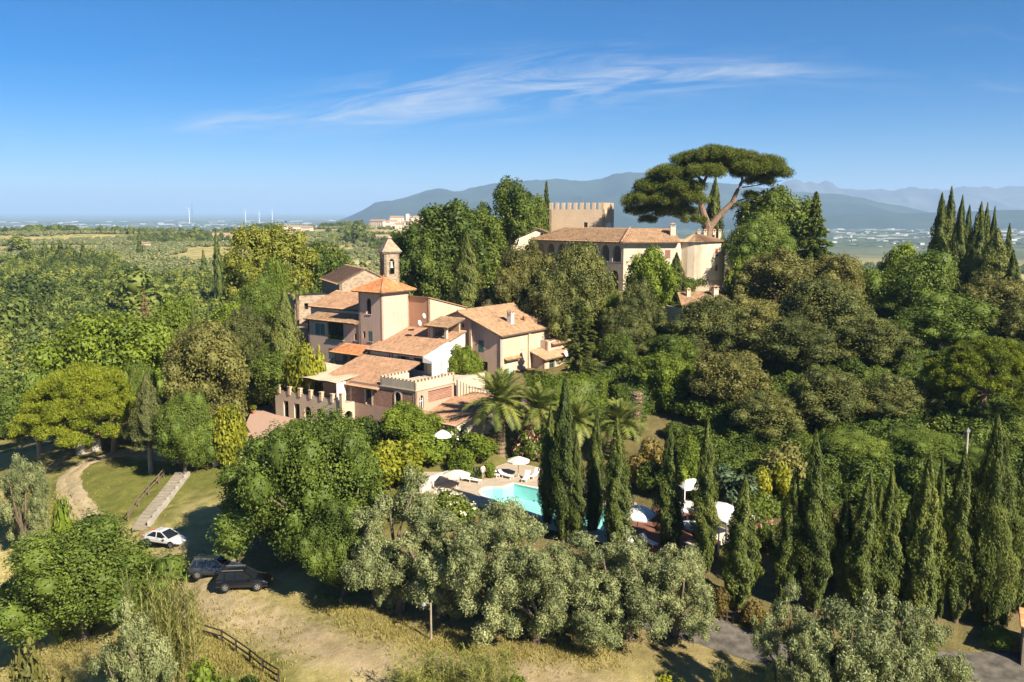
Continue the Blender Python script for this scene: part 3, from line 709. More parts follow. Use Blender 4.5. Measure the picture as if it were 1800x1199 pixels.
def make_hedge(seed, L_, Wd, H, n, mat, ll=.2, lw=.12):
    """clipped hedge: leafy faces over a solid heart"""
    cr = Crown(seed); r = cr.rng
    A_ = [L_ * H, L_ * H, Wd * H, Wd * H, L_ * Wd]; w = np.array(A_) / sum(A_)
    for f_, k in zip(range(5), (w * n).astype(int)):
        u, v, dd = r.random(k), r.random(k), r.random(k) ** 1.6 * .5
        bulge = .34 * np.sin(u * L_ * 1.7 + f_) * np.sin(v * 5 + f_) + .2 * np.sin(u * L_ * 4.1 + 1 + v * 3) + r.normal(size=k) * .12
        if f_ < 2: sgn = -1 if f_ == 0 else 1; p = np.stack([(u - .5) * L_, sgn * (Wd / 2 - dd + bulge), v * H], -1); nn = np.array([0, sgn, .3])
        elif f_ < 4: sgn = -1 if f_ == 2 else 1; p = np.stack([sgn * (L_ / 2 - dd + bulge), (u - .5) * Wd, v * H], -1); nn = np.array([sgn, 0, .3])
        else: p = np.stack([(u - .5) * L_, (v - .5) * Wd, H - dd + bulge * 1.3], -1); nn = np.array([0, 0, 1.])
        cr.leaves(p, nn + r.normal(size=(k, 3)) * .65, ll, lw)
    mb = MB(); mb.box(-L_ / 2 + .3, L_ / 2 - .3, -Wd / 2 + .3, Wd / 2 - .3, -.4, H - .35)
    V = np.array(mb.v); Fc = np.array(mb.f); cr.V.append(V); cr.T.append(Fc + cr.nv); cr.nv += len(V); cr.TT.append(np.full(6, .2))
    return cr.me('foliage', mat)

def frond_mesh(seed, L_=3.2, droop=1.0):
    rng = random.Random(seed); V, Fc, T = [], [], []
    def q(*p):
        b = len(V); V.extend(p); Fc.append((b, b + 1, b + 2, b + 3)); T.append(rng.random())
    def at(t): return Vector((L_ * (t - .12 * droop * t * t), 0, L_ * (.40 * t - .62 * droop * t * t)))
    for i in range(10):
        a, b = at(i / 10), at((i + 1) / 10); w = .045 * (1 - i / 11)
        q(a + Vector((0, -w, 0)), b + Vector((0, -w, 0)), b + Vector((0, w, 0)), a + Vector((0, w, 0)))
    for i in range(34):
        t = .10 + .90 * i / 34; a = at(t); d = (at(min(1, t + .02)) - at(t - .02)).normalized(); ll = L_ * .19 * math.sin(math.pi * (.12 + .84 * t)) ** .7 + .08
        for sgn in (-1, 1):
            o = (d * .62 + Vector((0, sgn, 0)) * .72 + Vector((0, 0, .22 - .35 * rng.random()))).normalized() * ll; w = d * .05
            q(a - w, a + w, a + o + w * .2 + Vector((0, 0, -.05)), a + o - w * .2 + Vector((0, 0, -.05)))
    return mesh_np('frond', [tuple(v) for v in V], np.array(Fc), L_palm, T)

# prototypes, shared between the trees of a kind
def protos(fn, seeds, **kw): return [fn(s, **kw) for s in seeds]
K = {}
K['rob'] = protos(make_broad, (11, 12, 13), H=11, W=10.5, base=.06, npuff=70, nleaf=38000, ll=.23, lw=.12, mat=L_rob, rough=1.3, puffr=.115)
K['oak'] = protos(make_broad, (21, 22, 23), H=12, W=10.5, base=.10, npuff=85, nleaf=30000, ll=.25, lw=.15, mat=L_oak, rough=1.0, puffr=.098)
K['brown'] = protos(make_broad, (31, 32), H=11, W=9, base=.08, npuff=75, nleaf=26000, ll=.24, lw=.14, mat=L_brown, rough=1.0, puffr=.10)
K['green'] = protos(make_broad, (41, 42, 43), H=9, W=8, base=.08, npuff=38, nleaf=16000, ll=.30, lw=.18, mat=L_green, rough=1.4, puffr=.14)
K['deep'] = protos(make_broad, (51, 52, 53), H=14, W=11, base=.10, npuff=54, nleaf=22000, ll=.38, lw=.24, mat=L_deep, rough=1.4, puffr=.125)
K['tall'] = protos(make_broad, (61, 62), H=17, W=9, base=.05, npuff=60, nleaf=21000, ll=.36, lw=.22, mat=L_green, rough=1.3, puffr=.13)
K['poplar'] = protos(make_broad, (65, 66), H=18, W=9, base=.06, npuff=56, nleaf=18000, ll=.36, lw=.20, mat=leaf_mat('leaf_poplar', (0.085, 0.105, 0.02), (0.18, 0.195, 0.037), (0.28, 0.275, 0.06), .3), rough=1.2, puffr=.13)
K['tallopen'] = protos(make_broad, (63,), H=17, W=7.5, base=.38, npuff=24, nleaf=9500, ll=.38, lw=.22, mat=L_deep, wood=bark_pale, rough=1.6, puffr=.15)
K['airy'] = protos(make_broad, (71, 72), H=10, W=10, base=.15, npuff=24, nleaf=13000, ll=.28, lw=.15, mat=L_rob, wood=bark_pale, rough=1.6, puffr=.16)
K['olive'] = protos(make_olive, (81, 82, 83, 84))
K['cyp'] = protos(make_cypress, (91, 92, 93), mat=L_cyp)
K['cyp'] += [make_cypress(94, mat=L_cyp, spires=1, lobes=4), make_cypress(95, mat=L_cyp, spires=5, lobes=6)]
K['cypbig'] = [make_cypress(96, H=17, W=6.5, n=30000, mat=L_cyp, spires=6, lobes=8)]
K['cypl'] = protos(make_cypress, (97, 98), H=14, W=4.2, n=19000, mat=L_cypl, spires=5)
K['cyplone'] = [make_cypress(99, H=13, W=4.6, n=22000, mat=L_cygrey, bare=.36, spires=2, lobes=7)]
K['fir'] = [make_fir(101, mat=L_fir, dens=1.0)]
K['cedar'] = [make_fir(102, H=14, W=9, n_whorl=34, droop=.22, mat=L_deep, dens=1.1, ll=.42, lw=.18)]
K['dry'] = [make_fir(103, H=14, W=6, mat=L_dry, n_whorl=26, dens=.9)]
K['bush'] = [make_bush(s, mat=L_green) for s in (111, 112)]
K['dbush'] = [make_bush(s, mat=L_deep) for s in (113, 114)]
K['ybush'] = [make_bush(s, mat=L_yel) for s in (115, 116)]
K['obush'] = [make_bush(s, mat=L_brown) for s in (117, 118)]
K['redbush'] = [make_bush(119, mat=L_red)]
K['juniper'] = [make_bush(120, H=2.2, W=5, mat=L_blue, ll=.34, lw=.12)]
K['oleander'] = [make_bush(s, mat=L_deep, flowers=flower_w, nfl=60) for s in (121, 122)]
K['pinkol'] = [make_bush(123, mat=L_deep, flowers=flower_p, nfl=60)]
K['violet'] = [make_bush(124, H=2, W=2, n=1500, mat=L_deep, flowers=flower_v, nfl=70)]
K['reed'] = [make_reeds(s) for s in (131, 132)]
def lod(seed, mat, H, W): return make_broad(seed, H=H, W=W, base=.02, npuff=16, nleaf=1500, ll=.85, lw=.55, mat=mat, rough=1.3, puffr=.2)
K['far'] = [lod(s, L_far, 10, 9) for s in (141, 142, 143)]
K['faro'] = [lod(s, L_olive, 4.5, 5.2) for s in (144, 145)]
K['farc'] = [make_cypress(146, H=12, W=2.4, n=1200, mat=L_cyp, ll=.9, lw=.4, spires=1)]

for _k, _ps in K.items():            # true size of each prototype, so that trees come out as tall and wide as asked
    if 'cyp' in _k or _k in ('reed', 'fir', 'cedar', 'dry', 'farc'): continue
    for _i, _p in enumerate(_ps):
        _v = np.empty(len(_p[1].vertices) * 3, np.float32); _p[1].vertices.foreach_get('co', _v); _v = _v.reshape(-1, 3)
        _h = float(np.percentile(_v[:, 2], 99.7)); _w = float(np.percentile(_v[:, 0], 99) - np.percentile(_v[:, 0], 1) + np.percentile(_v[:, 1], 99) - np.percentile(_v[:, 1], 1)) / 2
        _ps[_i] = (_p[0], _p[1], _h, _w) + tuple(_p[4:])
_cnt = {}
def plant(kind, name, x, y, H, W, label, cat, group=None, var=None, rz=None, zoff=0.0, lean=0.0):
    """one tree, copied from a prototype of its kind: trunk and crown are its parts"""
    ps = K[kind]; i = _cnt.get(kind, 0); _cnt[kind] = i + 1
    p = ps[(i if var is None else var) % len(ps)]
    rz = (i * 2.399 + 0.7) % 6.283 if rz is None else rz
    t = thing(name, label, cat, (x, y, hz(x, y) + zoff), rz, group)
    lr = random.Random(int(abs(x * 131 + y * 17))); t.rotation_euler[0], t.rotation_euler[1] = lean + lr.uniform(-.035, .035), lr.uniform(-.035, .035)
    sx, sz = W / p[3], H / p[2]
    stem = 'stem' if len(p) > 4 else ('canes' if kind == 'reed' else 'trunk')
    for nm, me_ in ((stem, p[0]), ('leaves' if kind == 'reed' else 'crown', p[1])) + ((('flowers', p[4]),) if len(p) > 4 and p[4] else ()):
        o = obj(nm, me_, t); o.scale = (sx, sx, sz)
        if nm == 'flowers': o['kind'] = 'stuff'
    return t
def tree(kind, name, px, top, wpx, dist, label, cat='tree', group=None, minH=2.0, **kw):
    """a tree whose top shows at (px, top), wpx wide in the photograph, standing dist metres away"""
    p = D(px, top, dist); H = max(minH, p[2] - hz(p[0], p[1])); W = wpx * dist / F_PX * 1.02
    return plant(kind, name, p[0], p[1], H, W, label, cat, group, **kw)
# ------------------------------------------------------------------ building kit (all in the parent's own frame)
def wall(mb, p, q, z0, z1, openings=(), th=.35, z1b=None):
    """wall from p to q (left to right seen from outside) with real openings (u, z, w, h, arched);
    z1b = height of the top at q for a sloping top"""
    p, q = Vector((p[0], p[1])), Vector((q[0], q[1])); L_ = (q - p).length; d = (q - p) / L_; n = Vector((d.y, -d.x))
    z1b = z1 if z1b is None else z1b
    top = lambda u: z1 + (z1b - z1) * u / L_
    br = {0.0, L_}
    for (u, z, w, h, a) in openings:
        br.add(u - w / 2); br.add(u + w / 2)
        if a:
            for k in range(1, 8): br.add(u - w / 2 + w * k / 8)
    br = sorted(b for b in br if -1e-6 <= b <= L_ + 1e-6)
    def blk(u0, u1, za0, za1, zb0, zb1):
        a, c = p + d * u0, p + d * u1; ai, ci = a - n * th, c - n * th
        mb.prism([a, c, ci, ai], [za0, za1, za1, za0], [zb0, zb1, zb1, zb0], .5)
    for u0, u1 in zip(br[:-1], br[1:]):
        if u1 - u0 < 1e-5: continue
        um = (u0 + u1) / 2; holes = []
        for (u, z, w, h, a) in openings:
            if abs(um - u) < w / 2:
                if a:
                    f = lambda x: z + h - w / 2 + math.sqrt(max(0, (w / 2) ** 2 - (x - u) ** 2))
                    holes.append((z, z, f(u0), f(u1)))
                else: holes.append((z, z, z + h, z + h))
        holes.sort(); zl, zr = z0, z0
        for (ha, hb, ta, tb) in holes:
            if ha - zl > 1e-4: blk(u0, u1, zl, zr, ha, hb)
            zl, zr = ta, tb
        blk(u0, u1, zl, zr, top(u0), top(u1))
def at_wall(p, q, u, out, z):
    p, q = Vector((p[0], p[1])), Vector((q[0], q[1])); d = (q - p).normalized(); n = Vector((d.y, -d.x)); r = p + d * u + n * out
    return Vector((r.x, r.y, z))
def obox(mb, p, q, u0, u1, z0, z1, o0, o1, tint=None):
    """box on a wall: along u, out of the wall from o0 to o1"""
    a, b_, c, d_ = (at_wall(p, q, u, o, 0) for u, o in ((u0, o1), (u1, o1), (u1, o0), (u0, o0)))
    mb.prism([a, b_, c, d_], z0, z1, tint)
def window(par, p, q, u, z, w, h, arched=False, shutters=None, open_=False, sill=True, frame=None, depth=.2, bars=False, sillmat=None):
    f = MB(); fr = .06
    obox(f, p, q, u - w / 2, u - w / 2 + fr, z, z + h, -depth - .06, -depth + .02); obox(f, p, q, u + w / 2 - fr, u + w / 2, z, z + h, -depth - .06, -depth + .02)
    obox(f, p, q, u - fr / 2, u + fr / 2, z, z + h, -depth - .06, -depth + .015); obox(f, p, q, u - w / 2 + fr, u + w / 2 - fr, z + h * .55, z + h * .55 + fr, -depth - .06, -depth + .012)
    wn_ = f.build('window', frame or dark_wood, par)
    g = MB(); obox(g, p, q, u - w / 2, u + w / 2, z, z + h, -depth - .1, -depth - .04); g.build('pane', glass, wn_)
    if sill:
        s_ = MB(); obox(s_, p, q, u - w / 2 - .1, u + w / 2 + .1, z - .09, z - .005, -.1, .09); s_.build('sill', sillmat or pale, wn_)
    if shutters:
        for sg in (-1, 1):
            s_ = MB()
            if open_:
                e0, e1 = (u + sg * w / 2, u + sg * (w / 2 + w * .48)); e0, e1 = min(e0, e1), max(e0, e1); o0, o1 = .02, .07
            else:
                e0, e1 = (u - w / 2, u - .01) if sg < 0 else (u + .01, u + w / 2); o0, o1 = -.06, .0
            obox(s_, p, q, e0, e1, z, z + h, o0, o1)
            nsl = 9
            for k in range(nsl):
                zz = z + h * (k + .5) / nsl; obox(s_, p, q, e0 + .05, e1 - .05, zz - .02, zz + .03, o1, o1 + .018)
            s_.build('shutter', shutters, wn_)
    if bars:
        s_ = MB()
        for k in range(6): obox(s_, p, q, u - w / 2 + w * (k + .5) / 6 - .012, u - w / 2 + w * (k + .5) / 6 + .012, z, z + h, -.05, -.025)
        s_.build('window_bars', metal_dark, wn_)
    return wn_
def tile_roof(par, p0, u, v, Lu, Lv, mat, tl=0.0, tr=0.0, pitch=.26, name='roof', thick=.16, rows=.44, fascia=None):
    """slope of round clay tiles: p0 eave corner, u along the eave, v up the slope (unit); tl/tr how far the ends run in at the top"""
    p0, u, v = Vector(p0), Vector(u).normalized(), Vector(v).normalized(); n = u.cross(v).normalized()
    if n.z < 0: n = -n
    ncol, nrow = max(2, int(round(Lu / pitch))), max(2, int(round(Lv / rows))); du, dv = Lu / ncol, Lv / nrow
    prof = [(0, -.035), (.16, -.03), (.30, .035), (.5, .075), (.70, .035), (.84, -.03)]
    us = np.array([(i + a) * du for i in range(ncol) for a, _ in prof] + [Lu]); hs = np.array([h for i in range(ncol) for _, h in prof] + [-.035])
    rng = np.random.default_rng(int(abs(p0.x * 37 + p0.y * 91 + Lu * 7) * 10) % 99991)
    nu = len(us); V, T = [], []
    for j in range(nrow):
        for e, lift in ((0, .028), (1, 0.0)):
            vv = (j + e) * dv; lo, hi = tl * vv / Lv, Lu - tr * vv / Lv; uu = np.clip(us, lo, max(lo, hi)); jit = rng.normal(size=nu) * .006
            base = np.array(p0)[None] + uu[:, None] * np.array(u)[None] + vv * np.array(v)[None] + (hs + lift + jit)[:, None] * np.array(n)[None]
            V.append(base)
    Fc = []
    colt = rng.random((nrow, ncol)); 
    for j in range(nrow):
        b0, b1 = 2 * j * nu, (2 * j + 1) * nu
        for i in range(nu - 1):
            Fc.append((b0 + i, b0 + i + 1, b1 + i + 1, b1 + i)); T.append(colt[j, min(i // 6, ncol - 1)])
        if j:
            pb = (2 * j - 1) * nu
            for i in range(nu - 1): Fc.append((pb + i, pb + i + 1, b0 + i + 1, b0 + i)); T.append(.05)
    ro = obj(name, mesh_np(name, np.concatenate(V), np.array(Fc), mat, T), par)
    m = MB(); a, b_, c, d_ = p0, p0 + u * Lu, p0 + u * (Lu - tr) + v * Lv, p0 + u * tl + v * Lv
    m.add([x - n * .05 for x in (a, b_, c, d_)] + [x - n * thick for x in (a, b_, c, d_)], [(0, 1, 2, 3), (7, 6, 5, 4), (0, 4, 5, 1), (1, 5, 6, 2), (2, 6, 7, 3), (3, 7, 4, 0)], .3)
    m.build('eaves', fascia or wood_m, ro)
    return ro
def ridge_cap(par, p, q, mat, r=.13):
    mb = MB(); p, q = Vector(p), Vector(q); n = max(2, int((q - p).length / .42))
    for k in range(n): mb.tube([p.lerp(q, k / n), p.lerp(q, (k + 1.08) / n)], [r * 1.08, r * .94], 7)
    return mb.build('ridge_tiles', mat, par)
def chimney(par, x, y, z0, z1, w=.6, mat=None, cap=None):
    mb = MB(); mb.box(x - w / 2, x + w / 2, y - w / 2, y + w / 2, z0, z1); mb.box(x - w * .62, x + w * .62, y - w * .62, y + w * .62, z1, z1 + .08)
    for sx in (-1, 1):
        for sy in (-1, 1): mb.box(x + sx * w * .38 - .07, x + sx * w * .38 + .07, y + sy * w * .38 - .07, y + sy * w * .38 + .07, z1 + .08, z1 + .4)
    c = mb.build('chimney', mat or cream, par)
    m2 = MB(); m2.add([(x - w * .7, y - w * .7, z1 + .4), (x + w * .7, y - w * .7, z1 + .4), (x + w * .7, y + w * .7, z1 + .4), (x - w * .7, y + w * .7, z1 + .4), (x, y, z1 + .68)], [(3, 2, 1, 0), (0, 1, 4), (1, 2, 4), (2, 3, 4), (3, 0, 4)]); m2.build('chimney_cap', cap or tile_brown, c)
def dish(par, pos, face, r=.42):
    d = Vector(face).normalized(); up = Vector((0, 0, 1)); a = d.cross(up).normalized(); b_ = a.cross(d); mb = MB(); n = 14; vs_, fs = [], []
    for j, (rr, o) in enumerate(((.02, -.12), (.55, -.08), (1.0, 0.0), (1.0, .02), (.5, -.05), (.02, -.09))):
        for k in range(n): vs_.append(Vector(pos) + (a * math.cos(2 * math.pi * k / n) + b_ * math.sin(2 * math.pi * k / n)) * r * rr + d * (o * r / .42))
    for j in range(5): fs += [(j * n + k, j * n + (k + 1) % n, (j + 1) * n + (k + 1) % n, (j + 1) * n + k) for k in range(n)]
    mb.add(vs_, fs); o = mb.build('satellite_dish', white_paint, par, smooth=True)
    m2 = MB(); m2.tube([Vector(pos) - d * .1, Vector(pos) - d * .25, Vector(pos) - d * .3 + Vector((0, 0, -.7))], [.03, .03, .03], 6); m2.bar(Vector(pos) - b_ * r * .8, Vector(pos) + d * r * .9, .03); m2.build('dish_mount', metal_grey, o)

# ------------------------------------------------------------------ villa with the tower  (frame: s right-back, t left-back)
villa = thing('villa', 'pink stuccoed villa with square tower, terracotta roofs and brick lattice wing', 'house', (HK[0], HK[1], 0), H_ROT)
def vwall(segs, mat, name='wall', th=.35):
    mb = MB()
    for a in segs: wall(mb, *a[:4], **(a[4] if len(a) > 4 else {}), th=th)
    return mb.build(name, mat, villa)
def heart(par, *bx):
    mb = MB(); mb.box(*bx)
    mb.build('dark_core', dark_in, par)  # solid core added inside the walls to block light

# lattice storey, s = 0 facing left-front and t = 0 facing right-front
arch_o = [(11.5 - 8.15, 8.45, 1.0, 2.25, True), (11.5 - 3.0, 8.62, 1.0, 2.1, True)]
LT = [(.25, 2.55), (4.15, 7.75), (9.25, 11.05)]          # lattice panels along the left-front wall (u from t = 11.5)
ops = arch_o + [((a + b_) / 2, 8.45, b_ - a, 2.35, False) for a, b_ in LT]
P0, P1 = (0, 11.5), (0, 0)
mbw = MB(); wall(mbw, P0, P1, 5.0, 11.25, ops, .3); wall(mbw, (0, 0), (7.2, 0), 5.0, 11.25, [(1.05, 8.75, .8, 1.75, True), (4.55, 9.35, 4.5, 1.45, False)], .3)
mbw.build('wall', stucco('rose_stucco', (0.52, 0.34, 0.25), (0.44, 0.29, 0.21), .4), villa)
def lattice(p, q, u0, u1, z0, z1):
    mb = MB(); cw, ch = .21, .105; nr = int((z1 - z0) / ch); nc = int((u1 - u0) / cw)
    for j in range(nr):
        z = z0 + j * ch
        if j % 2 == 0: obox(mb, p, q, u0, u1, z, z + .052, -.16, -.03, random.random())
        else:
            for i in range(nc + 1):
                c = u0 + (i + (.5 if j % 4 == 1 else 0)) * cw
                if u0 <= c - .04 and c + .05 <= u1: obox(mb, p, q, c - .045, c + .05, z - .053, z + ch, -.15, -.02, random.random())
    o = mb.build('brick_lattice', brick_m, villa); o['kind'] = 'stuff'
for a, b_ in LT: lattice(P0, P1, a, b_, 8.45, 10.8)
lattice((0, 0), (7.2, 0), 2.3, 6.8, 9.35, 10.8)
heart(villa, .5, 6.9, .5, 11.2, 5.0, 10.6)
for (u, z, w, h, a) in arch_o:
    mb = MB(); obox(mb, P0, P1, u - .5, u + .5, z, z + .85, -.2, -.12); obox(mb, P0, P1, u - .02, u + .02, z, z + 2.1, -.2, -.14); mb.build('window', wood_m, villa)
    mb = MB()      # plaster surround
    for k in range(12):
        t0, t1 = math.pi * k / 12, math.pi * (k + 1) / 12
        pts = [(u - math.cos(t0) * .5, math.sin(t0) * .5), (u - math.cos(t1) * .5, math.sin(t1) * .5), (u - math.cos(t1) * .66, math.sin(t1) * .66), (u - math.cos(t0) * .66, math.sin(t0) * .66)]
        zc = z + h - .5; A_ = [at_wall(P0, P1, x, .04, zc + y) for x, y in pts]; B_ = [at_wall(P0, P1, x, -.05, zc + y) for x, y in pts]
        mb.add(A_ + B_, [(0, 1, 2, 3), (0, 4, 5, 1), (1, 5, 6, 2), (2, 6, 7, 3), (3, 7, 4, 0)])
    for sg in (-1, 1): obox(mb, P0, P1, *sorted((u + sg * .5, u + sg * .66)), z, z + h - .5, -.05, .04)
    mb.build('arch_surround', cream, villa)
window(villa, (0, 0), (7.2, 0), 1.05, 8.75, .8, 1.75, sill=True, frame=white_paint)
# crenellated terrace on top of it
mb = MB()
for seg in (((-.06, 5.95), (-.06, -.06)), ((-.06, -.06), (7.25, -.06))): wall(mb, *seg, 11.25, 12.2, th=.3)
wall(mb, (7.25, -.06), (7.25, 2.0), 11.25, 12.2, th=.3); wall(mb, (4.9, 5.95), (-.06, 5.95), 11.25, 12.2, th=.3)
mb.box(.24, 6.9, .3, 5.7, 11.3, 11.45); mb.build('parapet', pale, villa)
mb = MB(); obox(mb, (-.06, 6), (-.06, -.06), 0, 6.1, 11.16, 11.28, 0, .07); obox(mb, (-.06, -.06), (7.25, -.06), -.07, 7.3, 11.16, 11.28, 0, .07); mb.build('cornice', cream, villa)
def merlon(x, y):
    m_ = MB(); m_.box(x - .15, x + .15, y - .15, y + .15, 12.2, 12.48); m_.box(x - .19, x + .19, y - .19, y + .19, 12.48, 12.53); m_.build('merlon', cream, villa)
for k in range(10): merlon(.09, .12 + k * .63)
for k in range(1, 12): merlon(.09 + k * .635, .09)
for k in range(1, 8): merlon(.09 + k * .62, 5.8)
# upper storey, grey-white walls under the long mono-pitch roof
UA, UB = (8.0, 15.9), (8.0, 5.5)
uo = [(6.3, 12.0, 1.1, 1.6, False), (9.15, 11.9, 1.8, 1.7, False)]
vwall([(UA, UB, 8.0, 14.05, {'openings': uo}), (UB, (16.2, 5.5), 8.0, 14.1, {'z1b': 16.45})], white_st)
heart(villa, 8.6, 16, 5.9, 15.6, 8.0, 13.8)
window(villa, UA, UB, 6.3, 12.0, 1.1, 1.6, shutters=green_paint, open_=True); window(villa, UA, UB, 9.15, 11.9, 1.8, 1.7, sill=False)
sl = Vector((8.9, 0, 2.5)).normalized()
tile_roof(villa, (7.45, 16.5, 14.0), (0, -1, 0), sl, 11.15, 9.25, tile_mixed)
mb = MB(); mb.tube([(7.92, 11.6, 14.0), (7.92, 11.6, 11.2)], [.05, .05], 6); mb.tube([(7.92, 12.1, 14.0), (7.92, 12.1, 11.2)], [.05, .05], 6); mb.build('drainpipe', metal_dark, villa)
# white curtained veranda at the right end
mb = MB()
for k in range(26):
    f_ = k / 25; x = 7.6 + 4.6 * f_
    mb.box(x - .1, x + .1, 3.9 + (.07 if k % 2 else -.07) - .03, 3.9 + (.07 if k % 2 else -.07) + .03, 11.5, 13.45) if k not in (9, 10) else None
mb.build('curtain', white_cloth, villa)
mb = MB(); mb.add([(7.4, 3.8, 13.5), (12.6, 3.8, 13.5), (12.6, 5.5, 15.5), (7.4, 5.5, 14.0), (7.4, 3.8, 13.25), (12.6, 3.8, 13.25)], [(0, 1, 2, 3), (0, 4, 5, 1)]); mb.add([(7.4, 3.8, 13.5), (7.4, 5.5, 14.0), (7.4, 5.5, 13.2), (7.4, 3.8, 13.2)], [(0, 1, 2, 3)]); mb.build('awning', white_cloth, villa)
for x in (7.5, 12.4): mb = MB(); mb.bar((x, 3.95, 11.4), (x, 3.95, 13.5), .1); mb.build('veranda_post', white_paint, villa)
mb = MB(); mb.prism([(7.2, 0.3), (14, .3), (14, 5.5), (7.2, 5.5)], 5, 11.42); mb.build('wall', pale, villa)
# lower tiled roof over the lattice wing
sl = Vector((5.2, 0, 1.55)).normalized()
tile_roof(villa, (-.55, 17.2, 10.72), (0, -1, 0), sl, 11.1, 8.8, tile_mixed)
vwall([((.2, 17.0), (.2, 11.5), 5.0, 10.7)], stucco('rose_stucco_b', (0.50, 0.33, 0.24), (0.42, 0.28, 0.2), .4))
# lean-to on the right
sl = Vector((9.6, 0, 2.1)).normalized()
tile_roof(villa, (-.2, -.02, 7.75), (0, -1, 0), sl, 6.4, 9.7, tile_mixed)
vwall([((.2, 0), (.2, -6.1), 4.0, 7.75), ((.2, -6.1), (9.2, -6.1), 4.0, 7.7, {'z1b': 9.6})], pale)
mb = MB()     # curved stair parapet climbing to the gabled house
for k in range(14):
    f_ = k / 13; x = 7.4 + 5 * f_; mb.box(x - .22, x + .22, -.6 - 2.2 * f_ - .15, -.6 - 2.2 * f_ + .15, 7.5, 11.6 - 1.9 * math.sin(f_ * math.pi / 2))
mb.build('stair_parapet', pale, villa)
for k in range(6):
    m_ = MB(); x = 9.6 + k * .55; m_.box(x - .13, x + .13, -3.0 - .3 * k - .13, -3.0 - .3 * k + .13, 9.3, 9.95); m_.build('merlon', cream, villa)
# tower
T0, T1, S0, S1 = 15.8, 20.4, 10.3, 15.95
tw = [((S0, T1), (S0, T0), 8.0, 21.9, {'openings': [(2.05, 18.5, .95, 2.3, True), (1.0, 15.0, .5, .95, False), (2.3, 14.6, .8, 1.5, False)]}), ((S0, T0), (S1, T0), 8.0, 21.9), ((S1, T0), (S1, T1), 8, 21.9), ((S1, T1), (S0, T1), 8, 21.9)]
vwall(tw, pink); heart(villa, S0 + .5, S1 - .5, T0 + .5, T1 - .5, 8, 21.5)
window(villa, (S0, T1), (S0, T0), 2.05, 18.5, .95, 2.3, frame=dark_wood); window(villa, (S0, T1), (S0, T0), 1.0, 15.0, .5, .95, sill=False); window(villa, (S0, T1), (S0, T0), 2.3, 14.6, .8, 1.5, shutters=green_paint)
cx, cy_ = (S0 + S1) / 2, (T0 + T1) / 2; ov = .75; rise = 1.75; zx = 21.75
a_, b_ = (S1 - S0) / 2 + ov, (T1 - T0) / 2 + ov
tile_roof(villa, (S0 - ov, T1 + ov, zx), (0, -1, 0), (a_, 0, rise), 2 * b_, math.hypot(a_, rise), tile_orange, tl=b_, tr=b_)
tile_roof(villa, (S0 - ov, T0 - ov, zx), (1, 0, 0), (0, b_, rise), 2 * a_, math.hypot(b_, rise), tile_orange, tl=a_, tr=a_)
tile_roof(villa, (S1 + ov, T0 - ov, zx), (0, 1, 0), (-a_, 0, rise), 2 * b_, math.hypot(a_, rise), tile_orange, tl=b_, tr=b_)
tile_roof(villa, (S1 + ov, T1 + ov, zx), (-1, 0, 0), (0, -b_, rise), 2 * a_, math.hypot(b_, rise), tile_orange, tl=a_, tr=a_)
for sx, sy in ((-1, -1), (-1, 1), (1, -1), (1, 1)): ridge_cap(villa, (cx + sx * a_, cy_ + sy * b_, zx + .05), (cx, cy_, zx + rise + .05), tile_orange)
mb = MB(); mb.lathe([(.13, zx + rise), (.16, zx + rise + .12), (.06, zx + rise + .25), (.09, zx + rise + .38), (0.005, zx + rise + .5)], (cx, cy_), 10); mb.build('finial', tile_orange, villa)
# annex behind the tower, pink to the left, cream to the right
vwall([((15.9, T0), (15.9, 12.0), 9, 20.75)], stucco('salmon_stucco', (0.56, 0.31, 0.19), (0.50, 0.28, 0.17), .3)); vwall([((15.9, 12.0), (24.2, 12.0), 9, 20.75, {'z1b': 18.6})], cream)
heart(villa, 16.4, 24.1, 12.45, 15.6, 9, 18.4)
mb = MB(); mb.add([(15.7, 15.85, 20.8), (15.7, 11.8, 20.8), (24.4, 11.8, 18.65), (24.4, 15.85, 18.65)] + [(15.7, 15.85, 20.95), (15.7, 11.8, 20.95), (24.4, 11.8, 18.8), (24.4, 15.85, 18.8)], [(3, 2, 1, 0), (4, 5, 6, 7), (0, 1, 5, 4), (1, 2, 6, 5), (2, 3, 7, 6), (3, 0, 4, 7)]); mb.build('coping', tile_brown, villa)
# small loggia on the roof
vwall([((13.0, 9.25), (13.0, 8.7), 14.5, 17.3)], pink, 'loggia_post', .4); vwall([((13.0, 6.6), (13.0, 6.2), 14.5, 17.3)], pink, 'loggia_post', .4)
mb = MB(); mb.box(15.7, 16.0, 6.2, 9.6, 14.5, 18.0); mb.box(13.0, 15.7, 9.3, 9.6, 14.5, 17.5); mb.build('wall', stucco('salmon_b', (0.56, 0.36, 0.25), (0.5, 0.3, 0.2), .3), villa)
tile_roof(villa, (12.5, 10.0, 17.3), (0, -1, 0), (3.8, 0, .95), 4.4, 3.95, tile_brown)
dish(villa, (12.5, 10.6, 17.6), (.2, -1, .35)); dish(villa, (14.2, 11.3, 18.4), (.2, -1, .35), .38)
